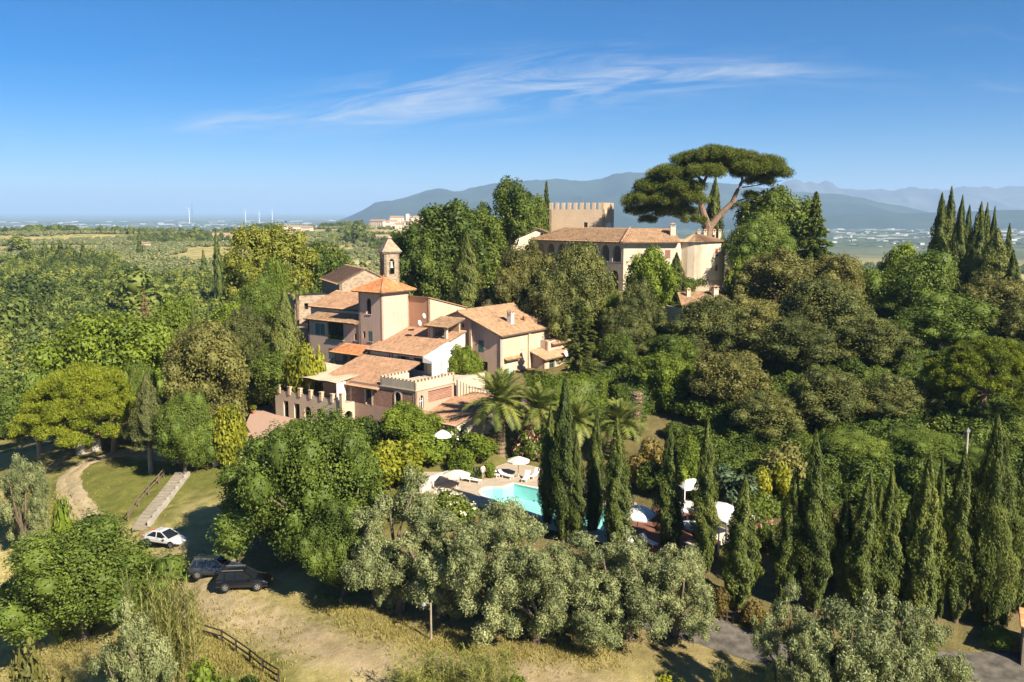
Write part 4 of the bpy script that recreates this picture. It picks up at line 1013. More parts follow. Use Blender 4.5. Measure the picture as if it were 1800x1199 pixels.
# left wing
W0, W1 = (S0, 31.4), (S0, T1)
wo = [(2.1, 14.7, 1.0, 1.7, False), (3.2, 14.7, .95, 1.7, False), (6.0, 14.3, 3.4, 2.5, False), (10.2, 14.5, .45, .95, False), (4.9, 11.2, .95, 1.7, False), (4.9, 8.9, 1.0, .9, False), (7.9, 11.2, .9, 1.7, False), (9.5, 11.2, .9, 1.7, False)]
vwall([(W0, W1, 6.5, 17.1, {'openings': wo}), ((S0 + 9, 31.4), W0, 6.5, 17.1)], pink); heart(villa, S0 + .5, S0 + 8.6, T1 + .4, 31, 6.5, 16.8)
for k, (u, z, w, h, a) in enumerate(wo):
    if k == 2:
        wd_ = window(villa, W0, W1, u, z, w, h, sill=True)
        mb = MB()
        for i in range(60): mb.add(*(lambda c: ([c + Vector((0, .15, 0)), c + Vector((0, -.1, .2)), c + Vector((-.12, -.2, .35)), c + Vector((-.1, .1, .1))], [(0, 1, 2, 3)]))(at_wall(W0, W1, u - 1.5 + 3 * random.random(), .02, z + .1 + .35 * random.random())))
        mb.build('window_plants', L_green, wd_)
    else: window(villa, W0, W1, u, z, w, h, shutters=green_paint if h > 1.2 else None, sill=h < 1.2)
sl = Vector((6.5, 0, 2.4)).normalized()
tile_roof(villa, (S0 - .6, 31.9, 17.0), (0, -1, 0), sl, 11.5, 6.9, tile_brown, tl=2.2)
tile_roof(villa, (S0 + 1.6, 33.2, 18.6), (0, -1, 0), Vector((5, 0, 1.75)).normalized(), 12.6, 6.2, tile_mixed)
tile_roof(villa, (S0 - .9, 23.2, 17.05), (0, -1, 0), Vector((1.6, 0, .5)).normalized(), 2.8, 1.6, tile_brown)
mb = MB(); mb.box(S0 + 2, S0 + 9, 21, 33, 17.0, 18.5); mb.build('wall', pale, villa)
for t_ in (T1 + .1, 31.3): mb = MB(); mb.tube([(S0 - .07, t_, 17), (S0 - .07, t_, 9)], [.05, .05], 6); mb.build('drainpipe', metal_dark, villa)
# balcony with its own little orange roof, and the stair below it
tile_roof(villa, (6.6, 22.9, 13.15), (0, -1, 0), Vector((3.4, 0, .85)).normalized(), 6.0, 3.5, tile_orange)
mb = MB(); mb.box(7.0, S0, 17.2, 22.4, 10.6, 10.85); mb.box(6.98, 7.1, 17.2, 22.4, 10.85, 11.3); mb.build('balcony', pink, villa)
mb = MB()
for k in range(22): mb.bar((7.04, 17.3 + k * .24, 11.3), (7.04, 17.3 + k * .24, 11.85), .025)
mb.bar((7.04, 17.2, 11.87), (7.04, 22.4, 11.87), .05); mb.build('balcony_railing', metal_dark, villa)
for t_ in (17.4, 22.2):
    m_ = MB(); m_.box(7.0, 7.3, t_ - .17, t_ + .17, 8.5, 13.15); m_.build('balcony_post', cream, villa)
mb = MB(); mb.prism([(7.0, 17.2), (S0, 17.2), (S0, 19.5), (7.0, 19.5)], 6, 10.6); mb.add([(6.8, 22.4, 6.0), (6.8, 27.0, 6.0), (6.8, 22.4, 10.9), (8.4, 22.4, 6.0), (8.4, 27.0, 6.0), (8.4, 22.4, 10.9)], [(0, 2, 1), (3, 4, 5), (0, 3, 5, 2), (1, 2, 5, 4)]); mb.build('stair', pink, villa)

# ------------------------------------------------------------------ terrace with arcade and canopy
terr = thing('terrace', 'cream arcaded terrace with square parapet posts in front of the lattice wing', 'terrace', (HK[0], HK[1], 0), H_ROT)
ta, tb, tc_ = (-2.2, 24.0), (-2.2, 10.8), (.1, 10.8)
ao = [(2.2, 5.0, 1.0, 2.6, False), (4.4, 5.0, 1.1, 2.5, False), (6.6, 5.1, 1.35, 2.3, True), (8.9, 5.1, 1.35, 2.3, True), (11.2, 5.1, 1.35, 2.3, True)]
mb = MB(); wall(mb, ta, tb, 4.2, 8.55, ao, .4); wall(mb, tb, (-2.2 + 2.2, 10.8), 4.2, 8.55, [(1.1, 5.1, 1.4, 2.4, True)], .4); mb.box(-2.1, 6.5, 11.0, 24.0, 8.2, 8.5); mb.build('wall', pale, terr)
mb = MB(); mb.box(-.6, 5, 12, 23.5, 4.2, 8.15); mb.build('dark_core', dark_in, terr)
mb = MB(); mb.box(-2.35, -1.85, 10.6, 11.05, 4.0, 9.9); mb.box(-2.4, -1.8, 10.55, 11.1, 9.9, 9.98); mb.build('corner_pillar', cream, terr)
for k in range(6):
    y = 12.6 + k * 2.1; m_ = MB(); m_.box(-2.3, -1.9, y - .22, y + .22, 8.55, 9.62); m_.box(-2.36, -1.84, y - .28, y + .28, 9.62, 9.7); m_.build('parapet_post', cream, terr)
mb = MB(); mb.box(-2.18, -2.0, 10.9, 24, 8.55, 8.95); mb.build('parapet', pale, terr)
mb = MB()
for z in (9.15, 9.4): mb.bar((-2.1, 10.9, z), (-2.1, 24, z), .03)
for k in range(8): mb.bar((-2 + k * .3, 10.85, 8.5), (-2 + k * .3, 10.85, 9.5), .025)
mb.bar((-2.1, 10.85, 9.5), (.1, 10.85, 9.5), .04); mb.build('railing', metal_dark, terr)
cn = thing('canopy', 'beige fabric canopy on white posts over the dining terrace', 'canopy', (HK[0], HK[1], 0), H_ROT)
vs_, fs, nu, nv = [], [], 14, 10
for i in range(nu + 1):
    for j in range(nv + 1):
        u_, v_ = i / nu, j / nv; vs_.append((-1.9 + 6.9 * v_, 12.0 + 11.2 * u_, 11.15 + .75 * v_ - .22 * math.sin(math.pi * u_) * math.sin(math.pi * v_) - .05 * math.cos(u_ * 6 * math.pi)))
for i in range(nu):
    for j in range(nv): fs.append((i * (nv + 1) + j, i * (nv + 1) + j + 1, (i + 1) * (nv + 1) + j + 1, (i + 1) * (nv + 1) + j))
obj('canopy_cloth', mesh_np('canopy_cloth', vs_, np.array(fs), beige_cloth, smooth=True), cn)
for (x, y) in ((-1.7, 12.2), (-1.7, 23), (4.6, 12.2), (4.6, 23), (1.5, 23), (-1.7, 17.6)):
    m_ = MB(); m_.bar((x, y, 8.5), (x, y, 11.15 + (x + 1.9) / 6.9 * .7), .1); m_.build('post', dark_wood if y == 17.6 else white_paint, cn)
for (x0, x1, y) in ((-1.7, -.2, 12.15), (-1.7, 1.0, 23.1)):
    m_ = MB(); n = int((x1 - x0) / .16)
    for k in range(n): m_.box(x0 + k * .16, x0 + k * .16 + .16, y + (.05 if k % 2 else -.05) - .02, y + (.05 if k % 2 else -.05) + .02, 8.55, 11.1)
    m_.build('curtain', white_cloth, cn)
def table_set(x, y, z, label):
    t = thing('dining_table', label, 'table', tuple(house(x, y, z)), H_ROT, 'tables on the canopied terrace')
    m_ = MB(); m_.box(-.5, .5, -.8, .8, .70, .75); m_.build('table_top', wood_m, t)
    for sx in (-1, 1):
        for sy in (-1, 1): m_ = MB(); m_.bar((sx * .42, sy * .7, 0), (sx * .42, sy * .7, .7), .07); m_.build('leg', wood_m, t)
table_set(0.2, 14.2, 8.5, 'wooden dining table under the canopy nearest the lattice wing'); table_set(0.3, 20.6, 8.5, 'wooden dining table under the canopy at the courtyard end')

# ------------------------------------------------------------------ gabled house on the right
gh = thing('gabled_house', 'pink gabled house with brown tiled roof and white chimney', 'house', (HK[0], HK[1], 0), H_ROT)
def gwall(segs, mat, th=.35):
    mb = MB()
    for a in segs: wall(mb, *a[:4], **(a[4] if len(a) > 4 else {}), th=th)
    return mb.build('wall', mat, gh)
g0, gc, g1, GL = (19.0, 12.0), (19.0, 8.8), (19.0, 1.4), 31.5
go1 = [(.9, 14.0, .85, 1.5, False)]; go2 = [(3.9, 13.2, 1.0, 1.7, False), (.6, 16.5, .4, .6, False), (.6, 14.3, .4, .6, False), (4.2, 10.4, 1.7, 1.5, False)]
gwall([(g0, gc, 7.5, 17.5, {'openings': go1, 'z1b': 18.7}), (gc, g1, 7.5, 18.7, {'openings': go2, 'z1b': 15.95})], pink)
gro = [(5.0, 13.4, .9, 1.8, False), (9.4, 13.2, .9, 1.9, False), (2.2, 9.9, 1.6, 2.3, False)]
gwall([(g1, (GL, 1.4), 7.5, 15.9, {'openings': gro}), ((GL, 1.4), (GL, 8.8), 7.5, 15.9, {'z1b': 18.7})], cream); heart(gh, 19.5, GL - .5, 1.9, 11.8, 7.5, 15.6)
window(gh, g0, gc, .9, 14.0, .85, 1.5, shutters=white_paint, open_=True, frame=green_paint)
window(gh, gc, g1, 3.9, 13.2, 1.0, 1.7, shutters=green_paint, sill=False)
for z in (16.5, 14.3): window(gh, gc, g1, .6, z, .4, .6, sill=False)
window(gh, gc, g1, 4.2, 10.4, 1.7, 1.5, bars=True)
window(gh, g1, (GL, 1.4), 5.0, 13.4, .9, 1.8, shutters=pale_green_paint); window(gh, g1, (GL, 1.4), 9.4, 13.2, .9, 1.9, shutters=pale_green_paint)
mb = MB(); obox(mb, g1, (GL, 1.4), 1.4, 3.0, 9.9, 12.2, -.08, .0); obox(mb, g1, (GL, 1.4), 2.18, 2.22, 9.9, 12.2, 0, .02); mb.build('door', pale_green_paint, gh)
tile_roof(gh, (19.7, .7, 12.35), (1, 0, 0), Vector((0, .9, .28)).normalized(), 3.4, .95, tile_orange, name='door_roof')
mb = MB(); obox(mb, gc, g1, 1.9, 2.3, 7.5, 17.7, 0, .28); mb.build('buttress', cream, gh); mb = MB(); obox(mb, g1, (GL, 1.4), 6.4, 6.9, 7.5, 15.7, 0, .25); mb.build('buttress', cream, gh)
hw = Vector((0, 8.1, 3.0)); Lr = hw.length
tile_roof(gh, (18.5, .75, 15.85), (1, 0, 0), (0, 8.1, 3.0), GL - 18.0, Lr, tile_brown); tile_roof(gh, (GL + .5, 12.6, 17.4), (-1, 0, 0), (0, -3.8, 1.45), GL - 18.0, 4.05, tile_brown)
ridge_cap(gh, (18.5, 8.82, 18.9), (GL + .5, 8.82, 18.9), tile_brown)
mb = MB()
for k in range(9): mb.bar((18.45, 1.2 + k * .85, 15.75 + k * .315), (19.0, 1.2 + k * .85, 15.75 + k * .315), .12)
mb.build('rafters', dark_wood, gh)
chimney(gh, 24.2, 3.6, 16.4, 18.3, .75, white_st); chimney(gh, 27.6, 3.6, 16.4, 17.2, .35, tile_orange)
mb = MB(); mb.tube([(18.9, 1.3, 15.8), (18.9, 1.3, 9.5)], [.05, .05], 6); mb.build('drainpipe', white_paint, gh)
mb = MB(); wall(mb, (26.2, -1.0), (33.0, -1.0), 7.5, 11.9, [(2.0, 10.0, 1.4, 1.7, False)]); wall(mb, (26.2, 1.4), (26.2, -1.0), 7.5, 12.6, z1b=11.9); wall(mb, (28.6, .2), (33.0, .2), 11, 14.0); wall(mb, (28.6, 1.4), (28.6, .2), 11, 14.2); mb.build('wall', pink, gh)
window(gh, (26.2, -1.0), (33.0, -1.0), 2.0, 10.0, 1.4, 1.7, frame=green_paint)
tile_roof(gh, (25.6, -1.7, 11.85), (1, 0, 0), (0, 3.0, 1.1), 8.0, 3.3, tile_mixed); tile_roof(gh, (29.6, -.4, 13.5), (1, 0, 0), (0, 2.0, .8), 5, 2.1, tile_brown)
dish(gh, (30.6, -1.9, 12.2), (.1, -1, .35), .55)

# ------------------------------------------------------------------ church behind the villa
cd = 150.0
c0 = D(545, 520, cd); chx = thing('church', 'old stone church with bell tower behind the villa', 'church', (D(600, 500, cd)[0], cd, 0), math.radians(24))
mb = MB()
wall(mb, (-.6, -1.0), (8.2, -1.0), 11, 21.5, th=.5); wall(mb, (-.6, 12), (-.6, -1.0), 11, 21.5, th=.5); wall(mb, (8.2, -1), (8.2, 2.9), 11, 21.5, th=.5)
mb.add([(-.6, -1, 21.5), (8.2, -1, 21.5), (3.8, -1, 23.7), (-.6, -.5, 21.5), (8.2, -.5, 21.5), (3.8, -.5, 23.7)], [(0, 1, 2), (5, 4, 3), (0, 2, 5, 3), (1, 4, 5, 2)])
wall(mb, (-8.2, -2.2), (-.65, -2.2), 11, 19.6, [(1.9, 17.4, .6, 1.0, False)], .5); wall(mb, (-8.2, 4), (-8.2, -2.2), 11, 19.6, th=.5)
mb.build('wall', church_stone, chx); mb = MB(); mb.box(-.05, 7.6, 0, 11.5, 11, 21.3); mb.box(-7.6, -1.2, -1.6, 3.8, 11, 19.4); mb.build('dark_core', dark_in, chx)
mb = MB(); mb.lathe([(3.0, 11), (3.0, 18.2), (3.25, 18.3)], (1.8, -1.2), 20); mb.build('apse', church_stone, chx)
mb = MB(); n = 20
for k in range(n):
    a0, a1 = 2 * math.pi * k / n, 2 * math.pi * (k + 1) / n
    mb.add([(1.8 + 3.4 * math.cos(a0), -1.2 + 3.4 * math.sin(a0), 18.25), (1.8 + 3.4 * math.cos(a1), -1.2 + 3.4 * math.sin(a1), 18.25), (1.8 + .3 * math.cos(a1), -1.2 + .3 * math.sin(a1), 20.3), (1.8 + .3 * math.cos(a0), -1.2 + .3 * math.sin(a0), 20.3)], [(0, 1, 2, 3)], k % 2 * .8)
    mb.bar((1.8 + 3.4 * math.cos(a0), -1.2 + 3.4 * math.sin(a0), 18.3), (1.8, -1.2, 20.4), .14)
mb.build('apse_roof', tile_brown, chx)
tile_roof(chx, (-1.1, 12, 21.2), (0, -1, 0), (4.9, 0, 2.45), 13.2, 5.5, tile_mixed); tile_roof(chx, (8.7, -1.2, 21.2), (0, 1, 0), (-4.9, 0, 2.45), 13.2, 5.5, tile_mixed)
bt = MB()
for sg in (((8.2, 3), (10.9, 3)), ((8.2, 5.7), (8.2, 3)), ((10.9, 3), (10.9, 5.7)), ((10.9, 5.7), (8.2, 5.7))): wall(bt, *sg, 11, 25.9, [(1.35, 22.3, .95, 2.6, True)], .45)
bt.build('bell_tower', church_stone, chx)
mb = MB(); mb.box(7.95, 11.15, 2.75, 5.95, 25.9, 26.15); mb.add([(7.75, 2.55, 26.15), (11.35, 2.55, 26.15), (11.35, 6.15, 26.15), (7.75, 6.15, 26.15), (9.3, 4.1, 28.3), (9.8, 4.1, 28.3), (9.8, 4.6, 28.3), (9.3, 4.6, 28.3)], [(3, 2, 1, 0), (0, 1, 5, 4), (1, 2, 6, 5), (2, 3, 7, 6), (3, 0, 4, 7), (4, 5, 6, 7)]); mb.lathe([(.38, 28.3), (.5, 28.5), (.3, 28.75), (.01, 28.85)], (9.55, 4.35), 10); mb.build('spire', church_stone, chx)
mb = MB(); mb.lathe([(.05, 24.4), (.2, 24.35), (.27, 24.0), (.32, 23.6), (.42, 23.4), (.40, 23.38), (.02, 23.9)], (9.55, 3.3), 12); mb.bar((8.4, 3.3, 24.45), (10.7, 3.3, 24.45), .1); mb.build('bell', plain('bell_bronze', (.45, .44, .40), .5, .4), chx)
mb = MB(); mb.bar((6.4, -3, 17), (6.4, -3, 21.6), .05); mb.bar((5.5, -3, 20.2), (8.0, -3, 20.2), .04); mb.bar((5.6, -3, 19.6), (7.0, -3, 19.6), .04); mb.build('aerial', metal_grey, chx)
mb = MB(); mb.box(-9.2, 9, -9, -2.3, 9, 15.2); mb.build('wall', church_stone, chx)

# ------------------------------------------------------------------ castle on the hill
cc = D(1095, 512, 170.0)
castle = thing('castle', 'long ochre castle with arched loggia, tiled roofs and battered round corner', 'castle', (cc[0], cc[1], 0), 0.0)
ld = Vector((-.72, .694)); zb, ze = 12.0, 27.4
def cpt(d, u, base=Vector((0, 0))): return base + d * u
pL = ld * 23.5
mb = MB()
lo = [(23.5 - 1.6 - k * 2.75, 23.6, 2.0, 3.1, True) for k in range(8)]
wall(mb, pL, (0, 0), zb, ze, lo + [(23.5 - 2.1, 18.0, 2.0, 4.0, True)], .5)
fr_d = Vector((.995, .10)); pf = fr_d * 10.2
wall(mb, (0, 0), pf, zb, ze, [(4.4, 24.3, 1.05, 1.55, False), (8.4, 24.3, 1.05, 1.55, False)], .5)
mb.build('wall', castle_st, castle)
nL_ = Vector((-.694, -.72))
mb = MB(); a, b_ = pL - nL_ * 2.2, -nL_ * 2.2; mb.prism([a, b_, b_ - nL_ * 6, a - nL_ * 6], zb, ze - .3); mb.build('wall', stucco('loggia_shade_plaster', (.42, .33, .23), (.34, .26, .18), .5), castle)  # darker castle plaster: the loggia's shade is put into its colour
mb = MB(); mb.prism([pL, (0, 0), b_, a], 23.2, 23.45); mb.build('floor_slab', castle_st, castle)
for u in (4.4, 8.4): window(castle, (0, 0), pf, u, 24.3, 1.05, 1.55, shutters=red_shutter)
for k in (1, 3): window(castle, a, b_, 23.5 - 2.0 - k * 5.5, 23.5, 1.1, 2.3, shutters=red_shutter, sill=False)
# round corner tower
mb = MB(); cen = Vector((pf.x + 4.6, pf.y + 5.2)); R_ = 5.4; pts = [pf] + [cen + Vector((math.sin(a_), -math.cos(a_))) * R_ for a_ in np.radians(np.linspace(-42, 150, 15))]
tower_pts = pts
ob = [(tower_pts[4], tower_pts[5])]
for i in range(len(pts) - 1): wall(mb, pts[i], pts[i + 1], 17.0, ze - .1, [((pts[i + 1] - pts[i]).length / 2, 24.6, .8, 1.5, False), ((pts[i + 1] - pts[i]).length / 2, 21.9, .7, 1.15, False)] if i == 6 else (), .5)
mb.build('round_tower', castle_st, castle)
i = 6
window(castle, pts[i], pts[i + 1], (pts[i + 1] - pts[i]).length / 2, 24.6, .8, 1.5, shutters=red_shutter); window(castle, pts[i], pts[i + 1], (pts[i + 1] - pts[i]).length / 2, 21.9, .7, 1.15, shutters=red_shutter)
mb = MB(); nb = len(pts)
outp = [cen + (p - cen) * 1.0 for p in pts]; outb = [cen + (p - cen) * 1.22 for p in pts]
mb.add([(p.x, p.y, 20.2) for p in outp] + [(p.x, p.y, 12.5) for p in outb], [(i, i + nb, i + nb + 1, i + 1) for i in range(nb - 1)]); mb.build('battered_base', stone('castle_base_stone', (.50, .38, .28), (.43, .33, .24), (.50, .42, .32), 1.2), castle)
mb = MB(); mb.prism([cen + (p - cen) * .85 for p in pts[1:]], 12, 27); mb.build('dark_core', dark_in, castle)
# roofs
rw = 6.2; zr = 2.5
inL = -nL_; tile_roof(castle, (pL.x + nL_.x * .7, pL.y + nL_.y * .7, ze - .1), (-ld.x, -ld.y, 0), (inL.x * rw, inL.y * rw, zr), 24.2, math.hypot(rw, zr), tile_brown, tl=5, tr=3.0, pitch=.36)
inF = Vector((-fr_d.y, fr_d.x)); tile_roof(castle, (-.5 - inF.x * .7, -.5 - inF.y * .7, ze - .12), (fr_d.x, fr_d.y, 0), (inF.x * rw, inF.y * rw, zr), 11.2, math.hypot(rw, zr), tile_brown, tl=2.6, pitch=.36)
ridge_cap(castle, (-.6, -.9, ze), (2.4 + inF.x * rw, inF.y * rw - .6, ze + zr), tile_mixed, .2)
mb = MB(); top = (cen.x, cen.y + 1, ze + 1.5); ring = [cen + (p - cen).normalized() * (R_ + .55) for p in pts]
for i in range(len(ring) - 1):
    for k in range(5):
        p, q = ring[i].lerp(ring[i + 1], k / 5), ring[i].lerp(ring[i + 1], (k + 1) / 5); m_ = (p + q) / 2
        mb.add([(p.x, p.y, ze - .1), (m_.x, m_.y, ze + .02), (q.x, q.y, ze - .1), top], [(0, 1, 3), (1, 2, 3)])
mb.build('roof', tile_brown, castle)
chimney(castle, 9.6, 3.2, 27.6, 30.2, .95, castle_st, tile_mixed)
for x, y in ((15.2, 6.6), (16.6, 7.4), (18.6, 8.4), (19.3, 6.8)): chimney(castle, x, y, 27.2, 29.0, .55, castle_st)
mb = MB(); mb.prism([(6, 14), (20, 14), (20, 22), (6, 22)], 15, 27.3); mb.build('wall', castle_st, castle)
# small gabled house at the far left end of the loggia
gb = Vector((pL.x + 1.0, pL.y + 3.5)); e = Vector((.9, .30)).normalized(); nn = Vector((-e.y, e.x)); gA, gB = gb - e * 5.2, gb + e * 6.0
mb = MB(); wall(mb, gA, gA + e * 5.6, 14, 27.4, [(4.0, 27.2 - .1, .01, .01, False)], .4, z1b=29.6); wall(mb, gA + e * 5.6, gB, 14, 29.6, [(1.0, 27.4, .7, 1.1, False)], .4, z1b=27.6); wall(mb, gA + nn * 8, gA, 14, 27.4, th=.4); mb.build('wall', castle_st, castle)
mb = MB(); mb.prism([gA + e * .5 + nn * .5, gB + nn * .5, gB + nn * 7.5, gA + e * .5 + nn * 7.5], 14, 27.2); mb.build('dark_core', dark_in, castle)
window(castle, gA + e * 5.6, gB, 1.0, 27.4, .7, 1.1, sill=False)
ap = gA + e * 5.6
tile_roof(castle, (gA.x - e.x * .6 - nn.x * .6 + nn.x * 9, gA.y - e.y * .6 - nn.y * .6 + nn.y * 9, 27.2), (-nn.x, -nn.y, 0), (e.x * 6.2, e.y * 6.2, 2.4), 9, math.hypot(6.2, 2.4), tile_brown, pitch=.36)
tile_roof(castle, (gB.x + e.x * .6 - nn.x * .6, gB.y + e.y * .6 - nn.y * .6, 27.3), (nn.x, nn.y, 0), (-e.x * 6.2, -e.y * 6.2, 2.3), 9, math.hypot(6.2, 2.3), tile_brown, pitch=.36)
chimney(castle, gA.x + e.x * 1.2 + nn.x * 3, gA.y + e.y * 1.2 + nn.y * 3, 27.5, 29.8, .7, castle_st)
# crenellated keep
kc = D(1062, 400, 192.0); kp = Vector((kc[0] - cc[0], kc[1] - cc[1])); kl = Vector((-.945, .327)).normalized(); kr = Vector((.327, .945)).normalized()
kA, kB, kC = kp + kl * 12.0, kp, kp + kr * 9.0; kD = kA + kr * 9.0
keep = thing('castle_keep', 'square brick castle tower with swallow-free square battlements', 'tower', (cc[0], cc[1], 0), 0.0)
keep['label'] = 'crenellated brick tower rising behind the castle roof'
mb = MB()
wall(mb, kA, kB, 17, 33.4, [(8.0, 29.6, .8, 1.1, False)], .5); wall(mb, kC, kD, 17, 33.4, th=.5); wall(mb, kD, kA, 17, 33.4, th=.5); mb.build('wall', tower_brick, keep)
mb = MB(); wall(mb, kB, kC, 30.6, 33.4, th=.5); mb.build('wall', tower_brick, keep)
mb = MB(); wall(mb, kB, kC, 17, 30.6, th=.5); mb.build('plaster_wall', white_st, keep)
mb = MB(); mb.prism([kA * .96 + kC * .04, kB + (kD - kB) * .05, kC + (kA - kC) * .05, kD], 17, 32.6); mb.build('dark_core', dark_in, keep)
def merl(p, q, n):
    for k in range(n):
        L_ = (Vector(q) - Vector(p)).length; u0 = L_ * k / n; m_ = MB(); obox(m_, p, q, u0 + .02, u0 + L_ / n * .55, 33.4, 34.8, -.45, .003); m_.build('merlon', tower_brick, keep)
merl(kA, kB, 9); merl(kB, kC, 7)
window(keep, kA, kB, 8.0, 29.6, .8, 1.1, sill=False)
# pale round dial high on its lit side
n_ = Vector((kr.y, -kr.x)); mid = kB + kr * 4.2; mb = MB(); ring = []
cdl = Vector((mid.x + n_.x * .03, mid.y + n_.y * .03, 29.4))
mb.add([cdl + Vector((kr.x, kr.y, 0)) * math.cos(t_) * 2.3 + Vector((0, 0, 1)) * math.sin(t_) * 1.25 for t_ in np.linspace(0, 2 * math.pi, 24, endpoint=False)], [list(range(24))]); dl = mb.build('sundial', white_paint, keep)
mb = MB(); mb.bar(cdl + Vector((n_.x * .03, n_.y * .03, -1.8)), cdl + Vector((n_.x * .03, n_.y * .03, .6)), .09); mb.bar(cdl + Vector((n_.x * .03 - kr.x * .4, n_.y * .03 - kr.y * .4, .1)), cdl + Vector((n_.x * .03 + kr.x * .4, n_.y * .03 + kr.y * .4, .3)), .09); mb.build('sundial_hand', metal_grey, dl)
mb = MB(); mb.tube([(kp.x - 4, kp.y + 6, 34), (kp.x - 4, kp.y + 6, 35.6)], [.05, .03], 5); mb.build('aerial', metal_grey, keep)
# outbuilding below the castle
oc = D(1255, 535, 138.0)
outb_ = thing('outbuilding', 'low stone outbuilding with brown tiled roof below the round castle tower', 'house', (oc[0], oc[1], 0), math.radians(18))
mb = MB(); wall(mb, (-5, 0), (4, 0), 10, 18.4, th=.4); wall(mb, (-5, 6), (-5, 0), 10, 18.4, th=.4); wall(mb, (4, 0), (4, 6), 10, 18.4, th=.4); mb.build('wall', castle_st, outb_)
mb = MB(); mb.box(-4.5, 3.5, .5, 6, 10, 18.2); mb.build('dark_core', dark_in, outb_)
tile_roof(outb_, (-5.6, -.7, 18.2), (1, 0, 0), (0, 6.8, 2.2), 10.4, 7.1, tile_brown, tl=2.5, tr=1.0)
chimney(outb_, -2.0, 4.5, 18.8, 20.6, .55, castle_st); chimney(outb_, 2.6, 4.2, 18.8, 20.9, .8, castle_st)
pt = thing('terracotta_jar', 'big terracotta jar on the wall beside the round castle tower', 'jar', tuple(D(1284, 482, 160)), 0)
mb = MB(); mb.lathe([(.0, -1.6), (.6, -1.6), (1.0, -.6), (1.05, 0), (.8, .6), (.6, .8), (.75, 1.0), (.7, 1.0), (.5, .75)], (0, 0), 16); mb.build('jar_body', tile_orange, pt, smooth=True)
wt = thing('garden_wall', 'rubble wall carrying the terracotta jar', 'wall', (D(1284, 482, 160)[0], 160, 0), 0)
mb = MB(); mb.box(-.9, 5, -.8, .8, 12, float(D(1284, 482, 160)[2]) - 1.6); mb.build('stone_block', church_stone, wt)
# ------------------------------------------------------------------ trees and shrubs, one by one
def treeb(kind, name, px, top, base, wpx, label, cat='tree', group=None, **kw):
    g = ground_at(px, base); return tree(kind, name, px, top, wpx, g.y, label, cat, group, **kw)
# pool cypresses and the long row beside the lane
CY = 'cypresses by the pool and the lane'
for px, top, w, base, var, lab in [
    (962, 712, 38, 930, 0, 'slim dark cypress at the far end of the pool, leftmost of the pool cypresses'),
    (993, 662, 60, 955, 1, 'tallest cypress of the close group standing in front of the pool'),
    (1020, 765, 36, 960, 3, 'short dark cypress wedged between two taller ones in front of the pool'),
    (1046, 722, 40, 945, 2, 'narrow cypress in front of the pool just behind the broad one'),
    (1090, 735, 56, 980, 4, 'broad cypress at the end of the pool group beside the white parasol'),
    (1181, 746, 56, 985, 0, 'cypress between the white parasol and the lounge tents'),
    (1243, 733, 50, 1010, 3, 'slender tall cypress in front of the white lounge tents'),
    (1306, 836, 62, 1075, 1, 'low plump cypress just right of the lounge tents'),
    (1390, 818, 46, 1065, 2, 'thin dark cypress beside the pink flowering shrub'),
    (1447, 755, 58, 1078, 3, 'tall pointed cypress, the highest in the middle of the lane row'),
    (1495, 862, 40, 1070, 0, 'short cypress hidden behind its twin-tipped neighbour in the lane row'),
    (1520, 826, 56, 1082, 4, 'twin-tipped cypress in the lane row above the silver olives'),
    (1551, 852, 40, 1075, 2, 'smaller cypress leaning on its neighbour, fourth from the utility pole'),
    (1574, 826, 52, 1085, 1, 'ragged cypress in the lane row, third from the utility pole'),
    (1612, 852, 46, 1085, 0, 'low cypress in the lane row, second from the utility pole'),
    (1640, 798, 60, 1095, 4, 'many-tipped cypress in the lane row next to the utility pole'),
    (1668, 803, 36, 1090, 3, 'thin cypress pressed against the many-tipped one'),
    (1702, 788, 58, 1095, 1, 'full straight cypress just right of the utility pole'),
    (1772, 730, 100, 1100, 4, 'huge broad cypress at the right end of the lane row'),
    (1812, 760, 60, 1080, 2, 'cypress cut off by the right edge of the picture')]:
    treeb('cypbig' if w > 90 else 'cyp', 'cypress_tree', px, top, base, w * (.88 if px < 1250 else 1.0), lab, 'cypress', CY, var=var)
# other cypresses
treeb('cyplone', 'cypress_tree', 255, 654, 832, 64, 'lone egg-shaped cypress on a bare trunk in the bend of the drive', 'cypress')
for k, px, top, w, d, lab in [
    ('cypl', 495, 508, 62, 127, 'shaggy many-stemmed cypress left of the pink villa'), ('cypl', 823, 408, 56, 150, 'tall cypress behind the gabled house roof'),
    ('cyp', 1187, 444, 38, 152, 'slim cypress in front of the castle wall'), ('cypl', 338, 530, 24, 135, 'pale thin cypress among the trees left of the villa'),
    ('cypl', 362, 540, 22, 138, 'second pale thin cypress, standing right beside the first, left of the villa'),
    ('cyp', 1662, 340, 42, 185, 'leftmost spire of the dark cypress group on the right skyline'), ('cyp', 1676, 328, 34, 187, 'highest spire of the dark cypress group on the right skyline'),
    ('cyp', 1688, 344, 30, 184, 'third spire of the cypress group on the right skyline'), ('cyp', 1699, 361, 28, 186, 'lower spire at the right side of the skyline cypress group'),
    ('cyp', 1719, 356, 40, 178, 'broad dark cypress standing apart right of the skyline group'), ('cyp', 1731, 357, 26, 183, 'narrow cypress close behind the broad one on the right skyline'),
    ('cyp', 1750, 363, 22, 190, 'thin lone cypress spike on the far right skyline'), ('cyp', 1741, 380, 20, 192, 'smallest cypress spike on the right skyline'),
    ('cyp', 1775, 393, 26, 176, 'short cypress near the right edge on the skyline'), ('cyp', 1786, 440, 34, 165, 'dark cypress low at the right edge below the skyline'),
    ('cyp', 1252, 310, 42, 205, 'dark cypress standing behind the fork of the great umbrella pine')]:
    tree(k, 'cypress_tree', px, top, w, d, lab, 'cypress')
